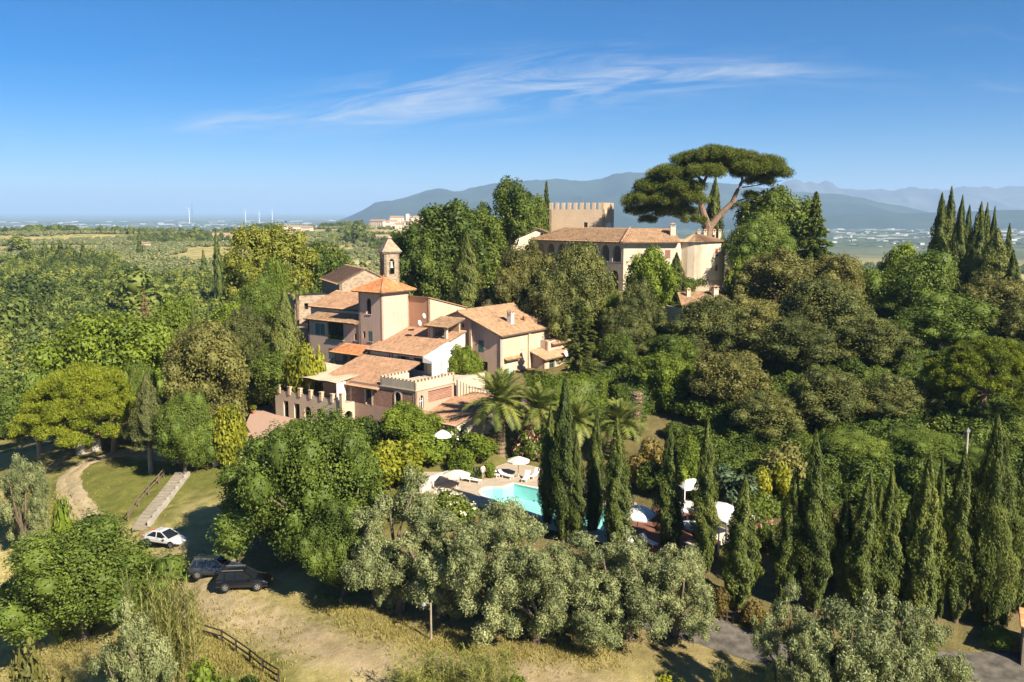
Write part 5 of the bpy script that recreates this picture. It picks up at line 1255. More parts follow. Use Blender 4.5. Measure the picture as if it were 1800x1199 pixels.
tree('cypl', 'cypress_tree', 1748, 402, 74, 172, 'wide rounded dark cypress below the skyline spikes', 'cypress', var=1)

# front: robinias, olives, reeds
treeb('rob', 'robinia_tree', 492, 755, 975, 205, 'big feathery robinia overhanging the parked dark cars', var=0)
treeb('rob', 'robinia_tree', 562, 732, 1000, 205, 'tallest robinia, its crown reaching up to the terrace arches', var=1)
treeb('rob', 'robinia_tree', 600, 880, 1050, 125, 'lower robinia leaning towards the dry parking field', var=2)
treeb('rob', 'robinia_tree', 140, 922, 1125, 265, 'dark leafy robinia below the white car, at the left', var=2)
treeb('rob', 'robinia_tree', 55, 1000, 1095, 110, 'small robinia at the lower left edge', var=1)
OL = 'olive trees below the pool'
for px, top, base, w, lab in [
    (700, 841, 1075, 187, 'silvery olive tree left of the white oleanders'), (775, 901, 1085, 165, 'olive tree above the lamp post'), (655, 921, 1060, 99, 'small olive squeezed between the robinia and the first large olive'),
    (870, 896, 1110, 176, 'olive tree in front of the pool hedge'), (945, 926, 1130, 165, 'tall olive in front of the tallest pool cypress'), (1030, 941, 1125, 187, 'wide olive in the middle of the olive grove'),
    (1110, 941, 1125, 165, 'olive tree just below the white parasol'), (1190, 956, 1115, 143, 'last olive of the grove, beside the grey lane')]:
    treeb('olive', 'olive_tree', px, top, base, w, lab, 'olive tree', OL)
for px, top, w, d, lab in [(1405, 1046, 150, 57, 'olive nearest the wooden garden fence in the front clump'), (1475, 1062, 190, 55, 'large silver olive in the middle of the front clump'), (1560, 1055, 190, 56, 'olive with pale upright shoots in the front clump'), (1645, 1085, 150, 55, 'rightmost olive of the front clump'), (1410, 1115, 150, 52, 'low olive at the lower edge of the front clump'), (1540, 1120, 200, 51, 'bushy olive cut by the bottom of the picture')]:
    tree('olive', 'olive_tree', px, top, w, d, lab, 'olive tree', 'olive trees in the front clump', minH=5)
for px, top, w, d, lab in [(255, 1010, 100, 62, 'tall cane clump behind the wooden fence'), (300, 1030, 90, 62, 'cane clump beside the first fence post'), (740, 1155, 110, 58, 'cane clump at the bottom edge, left of two'), (840, 1150, 120, 58, 'cane clump at the bottom edge, right of two'), (1290, 1180, 70, 57, 'small cane clump at the bottom beside the lane')]:
    tree('reed', 'reed_clump', px, top, w, d, lab, 'reeds', 'clumps of giant reed', minH=2.5)
for px, top, w, d, lab, k in [(225, 1070, 150, 57, 'grey-green willowy shrub below the cane clump', 'olive'), (30, 800, 90, 92, 'round pale olive beside the dirt drive', 'olive'), (90, 880, 60, 80, 'small green shrub at the drive fence', 'bush'), (350, 1160, 120, 56, 'low green bush under the wooden fence', 'bush'), (60, 1150, 130, 52, 'yellow-green scrub in the lower left corner', 'obush'), (440, 1185, 60, 57, 'small bush at the bottom by the fence', 'dbush'), (1180, 1190, 60, 58, 'bright shoots of a young bush by the lane', 'ybush'), (905, 1185, 50, 58, 'small bush right of the cane clumps', 'bush')]:
    tree(k, 'shrub' if 'bush' in k else 'olive_tree', px, top, w, d, lab, 'shrub' if 'bush' in k else 'olive tree', minH=2)

# left slope and behind the villa
for k, nm, px, top, w, d, lab in [
    ('green', 'broadleaf_tree', 180, 555, 175, 128, 'bright green spreading tree on the left slope'), ('airy', 'broadleaf_tree', 60, 650, 140, 118, 'pale green tree behind the left umbrella pine'),
    ('brown', 'oak_tree', 360, 572, 145, 112, 'big olive-brown oak left of the courtyard'), ('rob', 'robinia_tree', 318, 690, 100, 104, 'dark green tree under the olive-brown oak'),
    ('ybush', 'shrub', 400, 712, 62, 106, 'yellow-green rounded shrub below the courtyard wall'), ('green', 'broadleaf_tree', 300, 520, 80, 150, 'yellow-green tree left of the pale thin cypresses'),
    ('green', 'broadleaf_tree', 400, 535, 90, 146, 'fresh green tree between oak and shaggy cypress'), ('poplar', 'poplar_tree', 440, 400, 95, 178, 'tall yellow-green tree rising highest left of the church'),
    ('poplar', 'poplar_tree', 495, 398, 95, 182, 'tall yellow-green tree, right one of the high pair'), ('green', 'broadleaf_tree', 480, 455, 55, 160, 'bright lime tree in front of the high pair'),
    ('rob', 'broadleaf_tree', 450, 490, 90, 152, 'mid green tree behind the shaggy cypress'), ('deep', 'broadleaf_tree', 570, 428, 92, 190, 'dark green dome-shaped tree left of the church'),
    ('oak', 'oak_tree', 425, 540, 70, 140, 'dark clipped tree in shade left of the villa'), ('ybush', 'shrub', 535, 605, 64, 122, 'bright yellow-green fig bush at the villa corner'),
    ('rob', 'broadleaf_tree', 250, 640, 60, 116, 'pine-shaded tree behind the lone cypress'), ('dry', 'dry_conifer', 255, 510, 58, 170, 'dead brown conifer on the left slope'),
    ('deep', 'broadleaf_tree', 790, 358, 140, 172, 'large dark green plane tree behind the villa tower'), ('deep', 'broadleaf_tree', 845, 372, 110, 178, 'dark green tree right of the large plane tree'),
    ('deep', 'broadleaf_tree', 755, 410, 90, 168, 'dark tree at the left side of the large plane tree'), ('tallopen', 'broadleaf_tree', 893, 313, 80, 180, 'tallest tree behind the villa, with a bare pale trunk'),
    ('deep', 'broadleaf_tree', 932, 348, 60, 195, 'dark tree next to the left end of the castle'), ('cedar', 'cedar_tree', 963, 317, 46, 205, 'pointed conifer just left of the castle keep'),
    ('brown', 'broadleaf_tree', 925, 426, 96, 150, 'olive-brown half-bare tree below the castle loggia'), ('brown', 'broadleaf_tree', 900, 470, 70, 146, 'twiggy brown tree above the gabled roof'),
    ('oak', 'oak_tree', 1017, 430, 120, 140, 'tall grey-green oak in front of the castle loggia'), ('oak', 'oak_tree', 980, 478, 100, 138, 'shaded oak left of the tall grey-green one'),
    ('fir', 'fir_tree', 1020, 525, 108, 121, 'light green fir with drooping boughs beside the gabled house'), ('oak', 'oak_tree', 1255, 522, 130, 130, 'oak crowding the front of the outbuilding'), ('oak', 'oak_tree', 1060, 500, 70, 146, 'oak under the castle loggia arches'), ('green', 'broadleaf_tree', 1148, 436, 74, 148, 'leafy green tree against the castle front wall'),
    ('oak', 'oak_tree', 1120, 495, 84, 138, 'oak right of the fir'), ('rob', 'broadleaf_tree', 1080, 515, 56, 142, 'ivy-green tree at the castle corner'), ('oak', 'oak_tree', 1100, 540, 90, 130, 'dark oak in shade right of the fir'),
    ('deep', 'broadleaf_tree', 1365, 332, 120, 190, 'high dark green tree right of the great umbrella pine'), ('rob', 'broadleaf_tree', 1335, 378, 120, 172, 'round mid green tree beside the round castle tower'),
    ('cedar', 'cedar_tree', 1438, 336, 96, 180, 'layered cedar on the skyline right of the castle'), ('bush', 'shrub', 1300, 455, 40, 158, 'light green bush by the terracotta jar'),
    ('brown', 'oak_tree', 1370, 440, 170, 148, 'wide grey-brown oak right of the castle'), ('brown', 'oak_tree', 1480, 448, 90, 152, 'brownish round oak on the crest'),
    ('oak', 'oak_tree', 1455, 490, 190, 134, 'great olive-green oak in the middle of the right wood'), ('brown', 'oak_tree', 1310, 520, 150, 132, 'grey-brown oak hiding the outbuilding'),
    ('oak', 'oak_tree', 1400, 560, 190, 122, 'lower spreading oak of the right wood'), ('oak', 'oak_tree', 1530, 560, 160, 124, 'dusky oak in the right wood below the airy tree'),
    ('brown', 'oak_tree', 1285, 620, 120, 112, 'brownish holm oak at the foot of the right wood'), ('oak', 'oak_tree', 1225, 570, 90, 128, 'shaded oak beneath the outbuilding'),
    ('airy', 'robinia_tree', 1625, 440, 130, 150, 'airy light green tree with pale bare branches'), ('airy', 'robinia_tree', 1660, 515, 150, 136, 'light green feathery tree above the right umbrella pine'),
    ('green', 'broadleaf_tree', 1590, 430, 80, 168, 'fresh green tree left of the airy one on the crest'), ('brown', 'oak_tree', 1750, 485, 130, 142, 'brown-leaved oak at the right edge'),
    ('oak', 'oak_tree', 1800, 520, 90, 136, 'dark oak cut by the right edge'), ('oak', 'oak_tree', 1350, 690, 150, 104, 'dark oak in shade behind the yellow bush'),
    ('oak', 'oak_tree', 1460, 650, 170, 106, 'shaded holm oak in the heart of the right wood'), ('oak', 'oak_tree', 1570, 660, 150, 106, 'shaded oak left of the right umbrella pine'),
    ('rob', 'broadleaf_tree', 1620, 760, 130, 96, 'dark leafy tree behind the utility pole'), ('rob', 'broadleaf_tree', 1500, 760, 140, 96, 'dark leafy tree behind the tall pointed lane cypress'),
    ('rob', 'broadleaf_tree', 1720, 790, 110, 92, 'leafy tree under the right umbrella pine'), ('deep', 'broadleaf_tree', 1180, 590, 80, 124, 'dark tree behind the laurel at the drive gate'),
    ('deep', 'broadleaf_tree', 1085, 585, 70, 126, 'dark tree in deep shade behind the fir'), ('deep', 'broadleaf_tree', 480, 620, 70, 124, 'dark tree in shade under the shaggy cypress'),
    ('oak', 'oak_tree', 285, 585, 70, 136, 'dark tree below the dead conifer'), ('far', 'broadleaf_tree', 690, 470, 80, 215, 'hazy green tree right of the bell tower'), ('faro', 'olive_tree', 640, 470, 60, 225, 'pale olive seen beside the bell tower'), ('farc', 'cypress_tree', 383, 405, 16, 330, 'thin dark cypress left of the high yellow-green pair')]:
    tree(k, nm, px, top, w * (.82 if k in ('oak', 'brown') and w >= 145 and px > 1200 else 1), d, lab, 'shrub' if 'bush' in k else 'tree', minH=3)

# garden shrubs round the villa and pool
for k, px, base, top, w, lab in [
    ('bush', 532, 785, 738, 60, 'loose green bush at the left end of the arcade'), ('green', 612, 800, 745, 50, 'small leafy tree beside the corner pillar'), ('bush', 575, 790, 733, 60, 'clipped round green bush before the terrace arches'), ('dbush', 650, 790, 732, 66, 'dark round bush below the corner pillar'), ('green', 715, 790, 712, 90, 'leafy small tree before the lattice wall'),
    ('ybush', 690, 855, 775, 100, 'yellow-green tall shrub left of the pool'), ('bush', 745, 815, 765, 80, 'bright laurel bush in front of the lean-to roof'), ('bush', 830, 815, 765, 80, 'round bright bush behind the person at the pool'),
    ('bush', 810, 838, 795, 50, 'clipped ball bush beside the pool parasol'), ('oleander', 800, 785, 738, 60, 'white oleander under the big palm'), ('oleander', 788, 925, 862, 90, 'white flowering oleander bank before the pool'),
    ('dbush', 890, 968, 935, 46, 'dark hedge bush along the near pool edge'), ('obush', 920, 950, 905, 60, 'low brownish bush at the near pool edge'), ('pinkol', 930, 810, 755, 54, 'pink oleander behind the pool loungers'),
    ('dbush', 970, 800, 745, 60, 'dark shrub between palms and pool'), ('redbush', 1140, 850, 775, 70, 'reddish shrub behind the broad pool cypress'), ('green', 1212, 880, 768, 66, 'upright green shrub between two cypresses'),
    ('dbush', 1150, 870, 815, 56, 'dark shrub under the reddish one'), ('juniper', 1290, 885, 815, 120, 'spreading blue-green juniper behind the tents'), ('ybush', 1365, 900, 815, 70, 'golden-yellow shrub right of the juniper'),
    ('obush', 1385, 880, 785, 100, 'olive-green shrub above the golden one'), ('pinkol', 1350, 970, 915, 56, 'pink flowering shrub on the lawn beside the tents'), ('violet', 922, 740, 700, 24, 'violet bougainvillea at the gabled house door'),
    ('green', 1172, 720, 622, 80, 'light green laurel at the drive gate'), ('redbush', 1330, 1105, 1055, 50, 'reddish shrub by the wooden garden fence'), ('redbush', 1262, 1085, 1035, 40, 'brownish shrub at the end of the lane fence'),
    ('green', 818, 690, 608, 52, 'ivy-covered small tree at the gabled house corner'), ('dbush', 625, 860, 780, 70, 'dark laurel at the edge of the villa lawn'), ('obush', 1480, 960, 890, 60, 'dry shrub between lane cypresses'),
    ('bush', 470, 690, 640, 70, 'vine-covered pergola foliage beside the courtyard'), ('ybush', 510, 690, 640, 60, 'golden vine foliage behind the canopy'), ('dbush', 445, 720, 660, 70, 'leafy bush at the courtyard railing'), ('bush', 855, 845, 812, 34, 'small bush behind the standing person')]:
    treeb(k, 'shrub', px, top, base, w, lab, 'shrub', minH=1.2)

# clipped hedges
def hedge(pa, pb, wd, h, mat, label, n):
    a, b_ = ground_at(*pa), ground_at(*pb); c = (a + b_) / 2; L_ = (Vector((b_.x, b_.y)) - Vector((a.x, a.y))).length
    t = thing('hedge', label, 'hedge', (c.x, c.y, min(a.z, b_.z)), math.atan2(b_.y - a.y, b_.x - a.x))
    obj('foliage', make_hedge(int(pa[0]), L_, wd, h, n, mat), t)
hedge((925, 722), (1065, 735), 3.0, 5.2, L_green, 'tall bright laurel hedge below the fir tree', 9000)
hedge((1080, 730), (1180, 715), 3.0, 3.6, L_deep, 'dark hedge along the shaded garden drive', 6000)
hedge((850, 903), (950, 945), 1.0, .8, L_deep, 'low dark hedge along the near side of the pool', 2500)

# umbrella pines
gp = D(1250, 400, 188.0)
bx, by, bz = gp[0], gp[1], hz(gp[0], gp[1])
zt = lambda py: float(D(1250, py, 188.0)[2]) - bz
mx = lambda px: (px - 1250) / F_PX * 188.0
fork = (mx(1240), 0, zt(385)); pads, limbs = [], []
rng = random.Random(5)
for px, py, r, sq, dy in [(1165, 318, 4.6, .55, 3), (1140, 340, 4.0, .6, 3), (1180, 330, 4.4, .6, -1), (1205, 345, 3.6, .55, -4), (1270, 276, 4.6, .45, 3), (1345, 296, 3.8, .5, -2), (1315, 300, 3.6, .45, 1), (1160, 362, 3.4, .55, 1), (1185, 355, 3.2, .55, 3), (1180, 300, 4.6, .45, 0), (1215, 277, 4.8, .42, 2), (1250, 268, 5.0, .40, -1), (1290, 273, 4.6, .42, 1), (1330, 283, 4.4, .42, 0), (1362, 303, 3.0, .45, 1), (1150, 325, 4.0, .5, 1), (1125, 350, 3.2, .55, -1), (1118, 370, 2.4, .55, 1), (1165, 350, 3.4, .5, -3), (1195, 325, 3.8, .5, -4), (1225, 300, 4.0, .4, -4), (1265, 290, 3.2, .35, 4), (1300, 297, 3.2, .4, -3), (1335, 315, 2.8, .45, 2), (1175, 372, 3.0, .5, -2), (1200, 368, 3.2, .45, 2), (1215, 385, 2.4, .4, -2), (1140, 385, 2.0, .5, 1), (1320, 345, 2.3, .7, 1), (1300, 360, 1.8, .8, 0), (1230, 285, 4.2, .4, 5), (1200, 300, 4.0, .45, 5), (1310, 285, 4.0, .4, 5)]:
    pads.append((mx(px), dy, zt(py) - r * sq * .6, r * 1.12, sq * 1.1))
limbs += [((0, 0, -1), (mx(1246), 0, zt(398)), 1.15, .95), ((mx(1246), 0, zt(400)), (mx(1232), .5, zt(360)), .8, .6), ((mx(1232), .5, zt(360)), (mx(1230), 0, zt(315)), .55, .4), ((mx(1230), 0, zt(330)), (mx(1250), 1, zt(280)), .38, .15), ((mx(1230), 0, zt(318)), (mx(1205), -1, zt(290)), .36, .15),
          ((mx(1248), 0, zt(400)), (mx(1285), 0, zt(358)), .75, .5), ((mx(1285), 0, zt(358)), (mx(1302), 0, zt(318)), .48, .32), ((mx(1302), 0, zt(318)), (mx(1300), 1, zt(285)), .3, .15), ((mx(1302), 0, zt(320)), (mx(1345), 1, zt(297)), .25, .1), ((mx(1232), .5, zt(350)), (mx(1185), -1, zt(338)), .32, .12), ((mx(1240), 0, zt(385)), (mx(1190), -1, zt(375)), .3, .1), ((mx(1232), 0, zt(340)), (mx(1150), 0, zt(345)), .3, .1), ((mx(1285), 0, zt(358)), (mx(1320), 1, zt(348)), .2, .08), ((mx(1230), 0, zt(330)), (mx(1195), 2, zt(310)), .28, .1), ((mx(1302), 0, zt(330)), (mx(1370), 0, zt(318)), .12, .05)]
tm, cm_ = make_pad_pine(201, pads, limbs, L_pined, pine_bark, .42, 100)
t = thing('umbrella_pine', 'great spreading umbrella pine towering over the castle', 'pine tree', (bx, by, bz)); obj('trunk', tm, t); obj('crown', cm_, t)
def umbrella(px, top, base_d, wpx, depth_px, label, mat, seed, trunk_px):
    p = D(px, top, base_d); q = D(trunk_px, top, base_d); g = hz(q[0], q[1]); H = p[2] - g; W = wpx * base_d / F_PX; dep = depth_px * base_d / F_PX; rng = random.Random(seed); pads, limbs = [], []
    limbs.append(((0, 0, -.6), (rng.uniform(-.4, .4), 0, H * .45), .42, .32)); c0 = p[0] - q[0]
    for k in range(58):
        a, rr = k * 2.4, W / 2 * math.sqrt((k + .5) / 58) * .90; e = rr / (W / 2)
        r = W * rng.uniform(.10, .135); z = H - dep * .82 * e ** 2.2 - r * .45 + rng.uniform(-.25, .25); x, y = c0 + rr * math.cos(a), rr * math.sin(a) * .9
        pads.append((x, y, z - r * .3, r, .7))
        if k % 6 == 0: limbs.append(((0, 0, H * .42), (x, y, z - r * .3), .2, .06))
    tm, cm_ = make_pad_pine(seed, pads, limbs, mat, pine_bark, .32, 150)
    t = thing('umbrella_pine', label, 'pine tree', (q[0], q[1], g)); obj('trunk', tm, t); obj('crown', cm_, t)
umbrella(150, 640, 114, 255, 155, 'wide yellow-green umbrella pine beside the dirt drive', L_pine, 202, 188)
umbrella(1745, 592, 104, 220, 130, 'umbrella pine at the right edge above the utility pole', L_pine, 203, 1745)
# palms
FR = [frond_mesh(s, L_, dr) for s, L_, dr in ((1, 3.4, .75), (2, 3.4, 1.0), (3, 3.2, 1.3), (4, 3.0, .35))]
m_ptrunk = bark_mat('palm_trunk', (.10, .075, .05), (.26, .19, .12))
def palm(px, crown_py, base_py, scale, label, n=46, d=None, name='palm_tree'):
    g = ground_at(px, base_py) if d is None else Vector((*D(px, crown_py, d)[:2], 0)); g.z = hz(g.x, g.y)
    H = D(px, crown_py, g.y)[2] - g.z; t = thing(name, label, 'palm', g, px * .37)
    mb = MB(); rng = random.Random(int(px)); prof = []
    for k in range(26): f_ = k / 25; prof.append((.34 * scale * (1.25 if f_ < .08 else 1) * (1 + (.16 if k % 2 else -.06)) * (1 + .35 * max(0, f_ - .75) * 4), -.4 + (H + .4) * f_))
    mb.lathe(prof + [(.02, H + .2)], (0, 0), 11); mb.build('trunk', m_ptrunk, t)
    for k in range(n):
        f_ = k / n; o = obj('frond', FR[3] if f_ > .85 else FR[0] if f_ > .55 else FR[1] if f_ > .25 else FR[2], t, (0, 0, H + .1))
        o.rotation_euler = (rng.uniform(-.2, .2), math.radians(20 - 88 * f_) + rng.uniform(-.12, .12), k * 2.39996); o.scale = (scale * rng.uniform(.85, 1.1),) * 3
    return t
palm(880, 712, 800, 1.45, 'largest date palm beside the lean-to roof')
palm(948, 722, 800, 1.1, 'date palm just left of the tallest pool cypress', d=ground_at(930, 800).y)
palm(1015, 745, 820, 1.0, 'date palm half hidden behind the pool cypresses')
palm(1090, 748, 815, 1.15, 'date palm right of the pool cypresses before the bare trunk')
palm(522, 512, 560, .62, 'small fan palm beside the church annex', n=34, d=142)
g = ground_at(1118, 775); dp = thing('palm_stump', 'dead palm trunk without fronds, shaggy with cut leaf bases', 'palm', g)
mb = MB(); Hs = D(1118, 690, g.y)[2] - g.z; mb.lathe([(.42 * (1 + (.14 if k % 2 else -.06)) * (1.45 if k > 20 else 1), -.3 + (Hs + .3) * k / 26) for k in range(27)] + [(.02, Hs)], (0, 0), 11); mb.build('trunk', m_ptrunk, dp)
mb = MB()
for k in range(170):
    a, z = k * 2.4, Hs * (.12 + .86 * k / 170); r0 = .40 * (1.4 if z > Hs * .78 else 1)
    mb.bar((math.cos(a) * r0, math.sin(a) * r0, z), (math.cos(a) * (r0 + .28), math.sin(a) * (r0 + .28), z + .2), .10, .05)
mb.build('leaf_bases', wood_m, dp)
# ------------------------------------------------------------------ pool terrace
DZ = 3.2
pool_px = [(846, 866), (850, 861), (857, 858), (866, 857), (884, 858), (903, 851), (950, 861), (1000, 873), (1095, 897), (1072, 936), (950, 907), (870, 881), (852, 873)]
deck_px = [(735, 868), (770, 842), (800, 832), (835, 832), (860, 824), (900, 811), (955, 824), (1100, 862), (1135, 905), (1120, 958), (1060, 955), (940, 925), (850, 893), (790, 880)]
POOL = [Vector(G(x, y, DZ)) for x, y in pool_px]; DECK = [Vector(G(x, y, DZ)) for x, y in deck_px]
def inside(px_, py_, poly):
    c = np.zeros(px_.shape, bool); n = len(poly)
    for i in range(n):
        a, b_ = poly[i], poly[i - 1]
        c ^= ((a.y > py_) != (b_.y > py_)) & (px_ < (b_.x - a.x) * (py_ - a.y) / (b_.y - a.y + 1e-12) + a.x)
    return c
gme = bpy.data.objects['ground'].data
co = np.empty(len(gme.vertices) * 3, np.float32); gme.vertices.foreach_get('co', co); co = co.reshape(-1, 3)
cpool = sum(POOL, Vector()) / len(POOL); big = [cpool + (p - cpool) * 1.10 for p in POOL]
mk = inside(co[:, 0], co[:, 1], big); co[mk, 2] = DZ - 2.2
mk2 = inside(co[:, 0], co[:, 1], DECK) & ~mk; co[mk2, 2] = np.minimum(co[mk2, 2], DZ - .15)
gme.vertices.foreach_set('co', co.ravel()); gme.update()
def ring_sheet(outer, inner, z):
    bm = bmesh.new(); es = []
    for poly in (outer, inner):
        v = [bm.verts.new((p.x, p.y, z)) for p in poly]; es += [bm.edges.new((v[i], v[(i + 1) % len(v)])) for i in range(len(v))]
    bmesh.ops.triangle_fill(bm, edges=es, use_beauty=True)
    bmesh.ops.recalc_face_normals(bm, faces=bm.faces)
    for f in bm.faces:
        if f.normal.z < 0: f.normal_flip()
    me_ = bpy.data.meshes.new('sheet'); bm.to_mesh(me_); bm.free(); return me_
m_deck = plain('pool_paving', (0.42, 0.345, 0.26), .85, var=.12, scale=1.2)
me = ring_sheet(DECK, POOL, DZ); me.materials.append(m_deck); tag(obj('pool_deck', me), 'pale stone paving around the swimming pool', kind='structure')
WND = 1 if sum(POOL[i - 1].x * POOL[i].y - POOL[i].x * POOL[i - 1].y for i in range(len(POOL))) > 0 else -1
pool = thing('swimming_pool', 'turquoise swimming pool with pale stone coping', 'pool', (0, 0, 0))
mb = MB(); n = len(POOL)
mb.add([(p.x, p.y, DZ - .02) for p in POOL] + [(p.x, p.y, DZ - 1.5) for p in POOL], [(i, (i + 1) % n, n + (i + 1) % n, n + i) for i in range(n)] + [list(range(n, 2 * n))])
m_basin, nt, N, L, b = nodes_of('pool_basin'); b.inputs['Base Color'].default_value = (0.46, 0.76, 0.73, 1); b.inputs['Roughness'].default_value = .6
bas = mb.build('basin', m_basin, pool)
m_water, nt, N, L, b = nodes_of('pool_water')
tr = N.new('ShaderNodeBsdfTransparent'); tr.inputs[0].default_value = (.80, .97, .96, 1); gl = N.new('ShaderNodeBsdfGlossy'); gl.inputs['Roughness'].default_value = .04
fz = N.new('ShaderNodeFresnel'); fz.inputs[0].default_value = 1.33; ms = N.new('ShaderNodeMixShader')
bp = N.new('ShaderNodeBump'); bp.inputs['Strength'].default_value = .35; bp.inputs['Distance'].default_value = .05; L.new(noise(nt, 2.2, 3, .6, worldpos(nt)), bp.inputs['Height']); L.new(bp.outputs[0], gl.inputs['Normal']); L.new(bp.outputs[0], fz.inputs['Normal'])
ms.inputs[0].default_value = .13; L.new(tr.outputs[0], ms.inputs[1]); L.new(gl.outputs[0], ms.inputs[2]); L.new(ms.outputs[0], N['Material Output'].inputs['Surface'])
mb = MB(); mb.add([(p.x, p.y, DZ - .16) for p in POOL], [list(range(n))[::WND]]); mb.build('water', m_water, pool)
mb = MB(); cin = [p for p in POOL]; cout = [cpool + (p - cpool) * (1 + .42 / (p - cpool).length) for p in POOL]; cin2 = [cpool + (p - cpool) * (1 - .06 / (p - cpool).length) for p in POOL]
for i in range(n):
    j = (i + 1) % n; q = [cin2[i], cin2[j], cout[j], cout[i]]; mb.prism([(p.x, p.y) for p in q], DZ + .003, DZ + .05)
mb.build('coping', plain('coping_stone', (.66, .60, .50), .8, var=.06), pool)
# dark red timber deck with tents
dk = [Vector(G(x, y, DZ - .1)) for x, y in ((1100, 905), (1180, 890), (1245, 915), (1265, 960), (1180, 975), (1110, 955))]
mb = MB(); mb.prism([(p.x, p.y) for p in dk], DZ - 1.0, DZ + .06); tag(mb.build('timber_deck', plain('red_timber', (.20, .085, .055), .8, var=.2, scale=2)), 'dark red timber deck under the white parasol', kind='structure')

def parasol(px, py, d_or_base, r, h, label, sides=8, mat=None, dome=.32, base=True):
    g = ground_at(*d_or_base) if not isinstance(d_or_base, Vector) else d_or_base
    z0 = max(g.z, DZ) if g.z > 2 and g.z < 3.6 else g.z
    t = thing('parasol', label, 'parasol', (g.x, g.y, z0), .3)
    m_ = MB(); m_.tube([(0, 0, 0), (0, 0, h + .1)], [.035, .03], 8); m_.build('pole', wood_m, t)
    if base: m_ = MB(); m_.lathe([(0.01, 0), (.38, 0), (.38, .09), (.12, .14), (.05, .35), (.03, .36)], (0, 0), 14); m_.build('base', concrete, t)
    m_ = MB(); vs_, fs = [], []
    rings = 5
    for j in range(rings + 1):
        f_ = j / rings
        for k in range(sides * 4):
            a = 2 * math.pi * k / (sides * 4); seg = (k % 4) / 4; flat = math.cos(math.pi / sides) / math.cos((seg - .5) * 2 * math.pi / sides + 0) if sides < 20 else 1
            rr = r * f_ * flat; vs_.append((rr * math.cos(a), rr * math.sin(a), h - h * dome * .62 * f_ ** 1.35 * r / 1.3 - .03 * math.sin(math.pi * seg) * f_))
    nn_ = sides * 4
    for j in range(rings): fs += [(j * nn_ + k, j * nn_ + (k + 1) % nn_, (j + 1) * nn_ + (k + 1) % nn_, (j + 1) * nn_ + k) for k in range(nn_)]
    zz = vs_[-1][2]; b0 = len(vs_); vs_ += [(vs_[rings * nn_ + k][0], vs_[rings * nn_ + k][1], vs_[rings * nn_ + k][2] - .13) for k in range(nn_)]; fs += [(rings * nn_ + k, rings * nn_ + (k + 1) % nn_, b0 + (k + 1) % nn_, b0 + k) for k in range(nn_)]
    m_.add(vs_, fs); m_.build('canopy', mat or white_cloth, t, smooth=False)
    m_ = MB()
    for k in range(sides): a = 2 * math.pi * k / sides; m_.bar((0, 0, h - .55), (r * .6 * math.cos(a), r * .6 * math.sin(a), h - h * dome * .62 * .6 ** 1.35 * r / 1.3 - .04), .02)
    m_.build('ribs', wood_m, t)
    return t
ecru = plain('ecru_cloth', (.62, .58, .48), .9, var=.06)
parasol(0, 0, Vector(G(911, 838, DZ)), 1.35, 2.35, 'cream parasol standing open behind the pool loungers', mat=ecru)
parasol(0, 0, Vector(G(802, 858, DZ)), 1.6, 2.0, 'large cream parasol at the left end of the pool terrace', mat=ecru)
parasol(0, 0, Vector(G(778, 792, 4.9)), 1.15, 2.5, 'small white parasol beside the lean-to roof', dome=.5)
parasol(0, 0, Vector(G(1120, 945, DZ + .06)), 2.0, 3.1, 'big white parasol on the timber deck beside the broad cypress', sides=4)
parasol(0, 0, Vector(G(1195, 925, DZ)), 1.5, 2.4, 'low white parasol half hidden behind a cypress', sides=4)
def tent(px, py, z, w, d, h, hp, rot, label):
    p = G(px, py, z); t = thing('lounge_tent', label, 'tent', tuple(p), rot, 'white lounge tents')
    m_ = MB(); pts = [(-w / 2, -d / 2), (w / 2, -d / 2), (w / 2, d / 2), (-w / 2, d / 2)]
    vs_ = [(x, y, h) for x, y in pts] + [(-w * .2, 0, h + hp), (w * .2, 0, h + hp)] + [(x, y, h - .2) for x, y in pts]
    m_.add(vs_, [(0, 1, 5, 4), (1, 2, 5), (2, 3, 4, 5), (3, 0, 4), (0, 6, 7, 1), (1, 7, 8, 2), (2, 8, 9, 3), (3, 9, 6, 0)]); m_.build('tent_roof', white_cloth, t)
    for x, y in pts: m_ = MB(); m_.bar((x * .97, y * .97, -.3), (x * .97, y * .97, h - .02), .09); m_.build('post', white_paint, t)
    m_ = MB(); m_.box(-w * .38, w * .38, -d * .3, d * .3, 0, .38); m_.build('day_bed', ecru, t)
tent(1265, 945, 2.9, 3.6, 5.2, 2.5, .7, .55, 'largest white lounge tent right of the slender cypress')
tent(1212, 890, 3.0, 2.6, 2.6, 2.3, .6, .3, 'small white lounge tent behind the slender cypress')
tent(1226, 962, 2.9, 2.6, 2.8, 2.1, .45, .5, 'low white tent in front of the largest one')
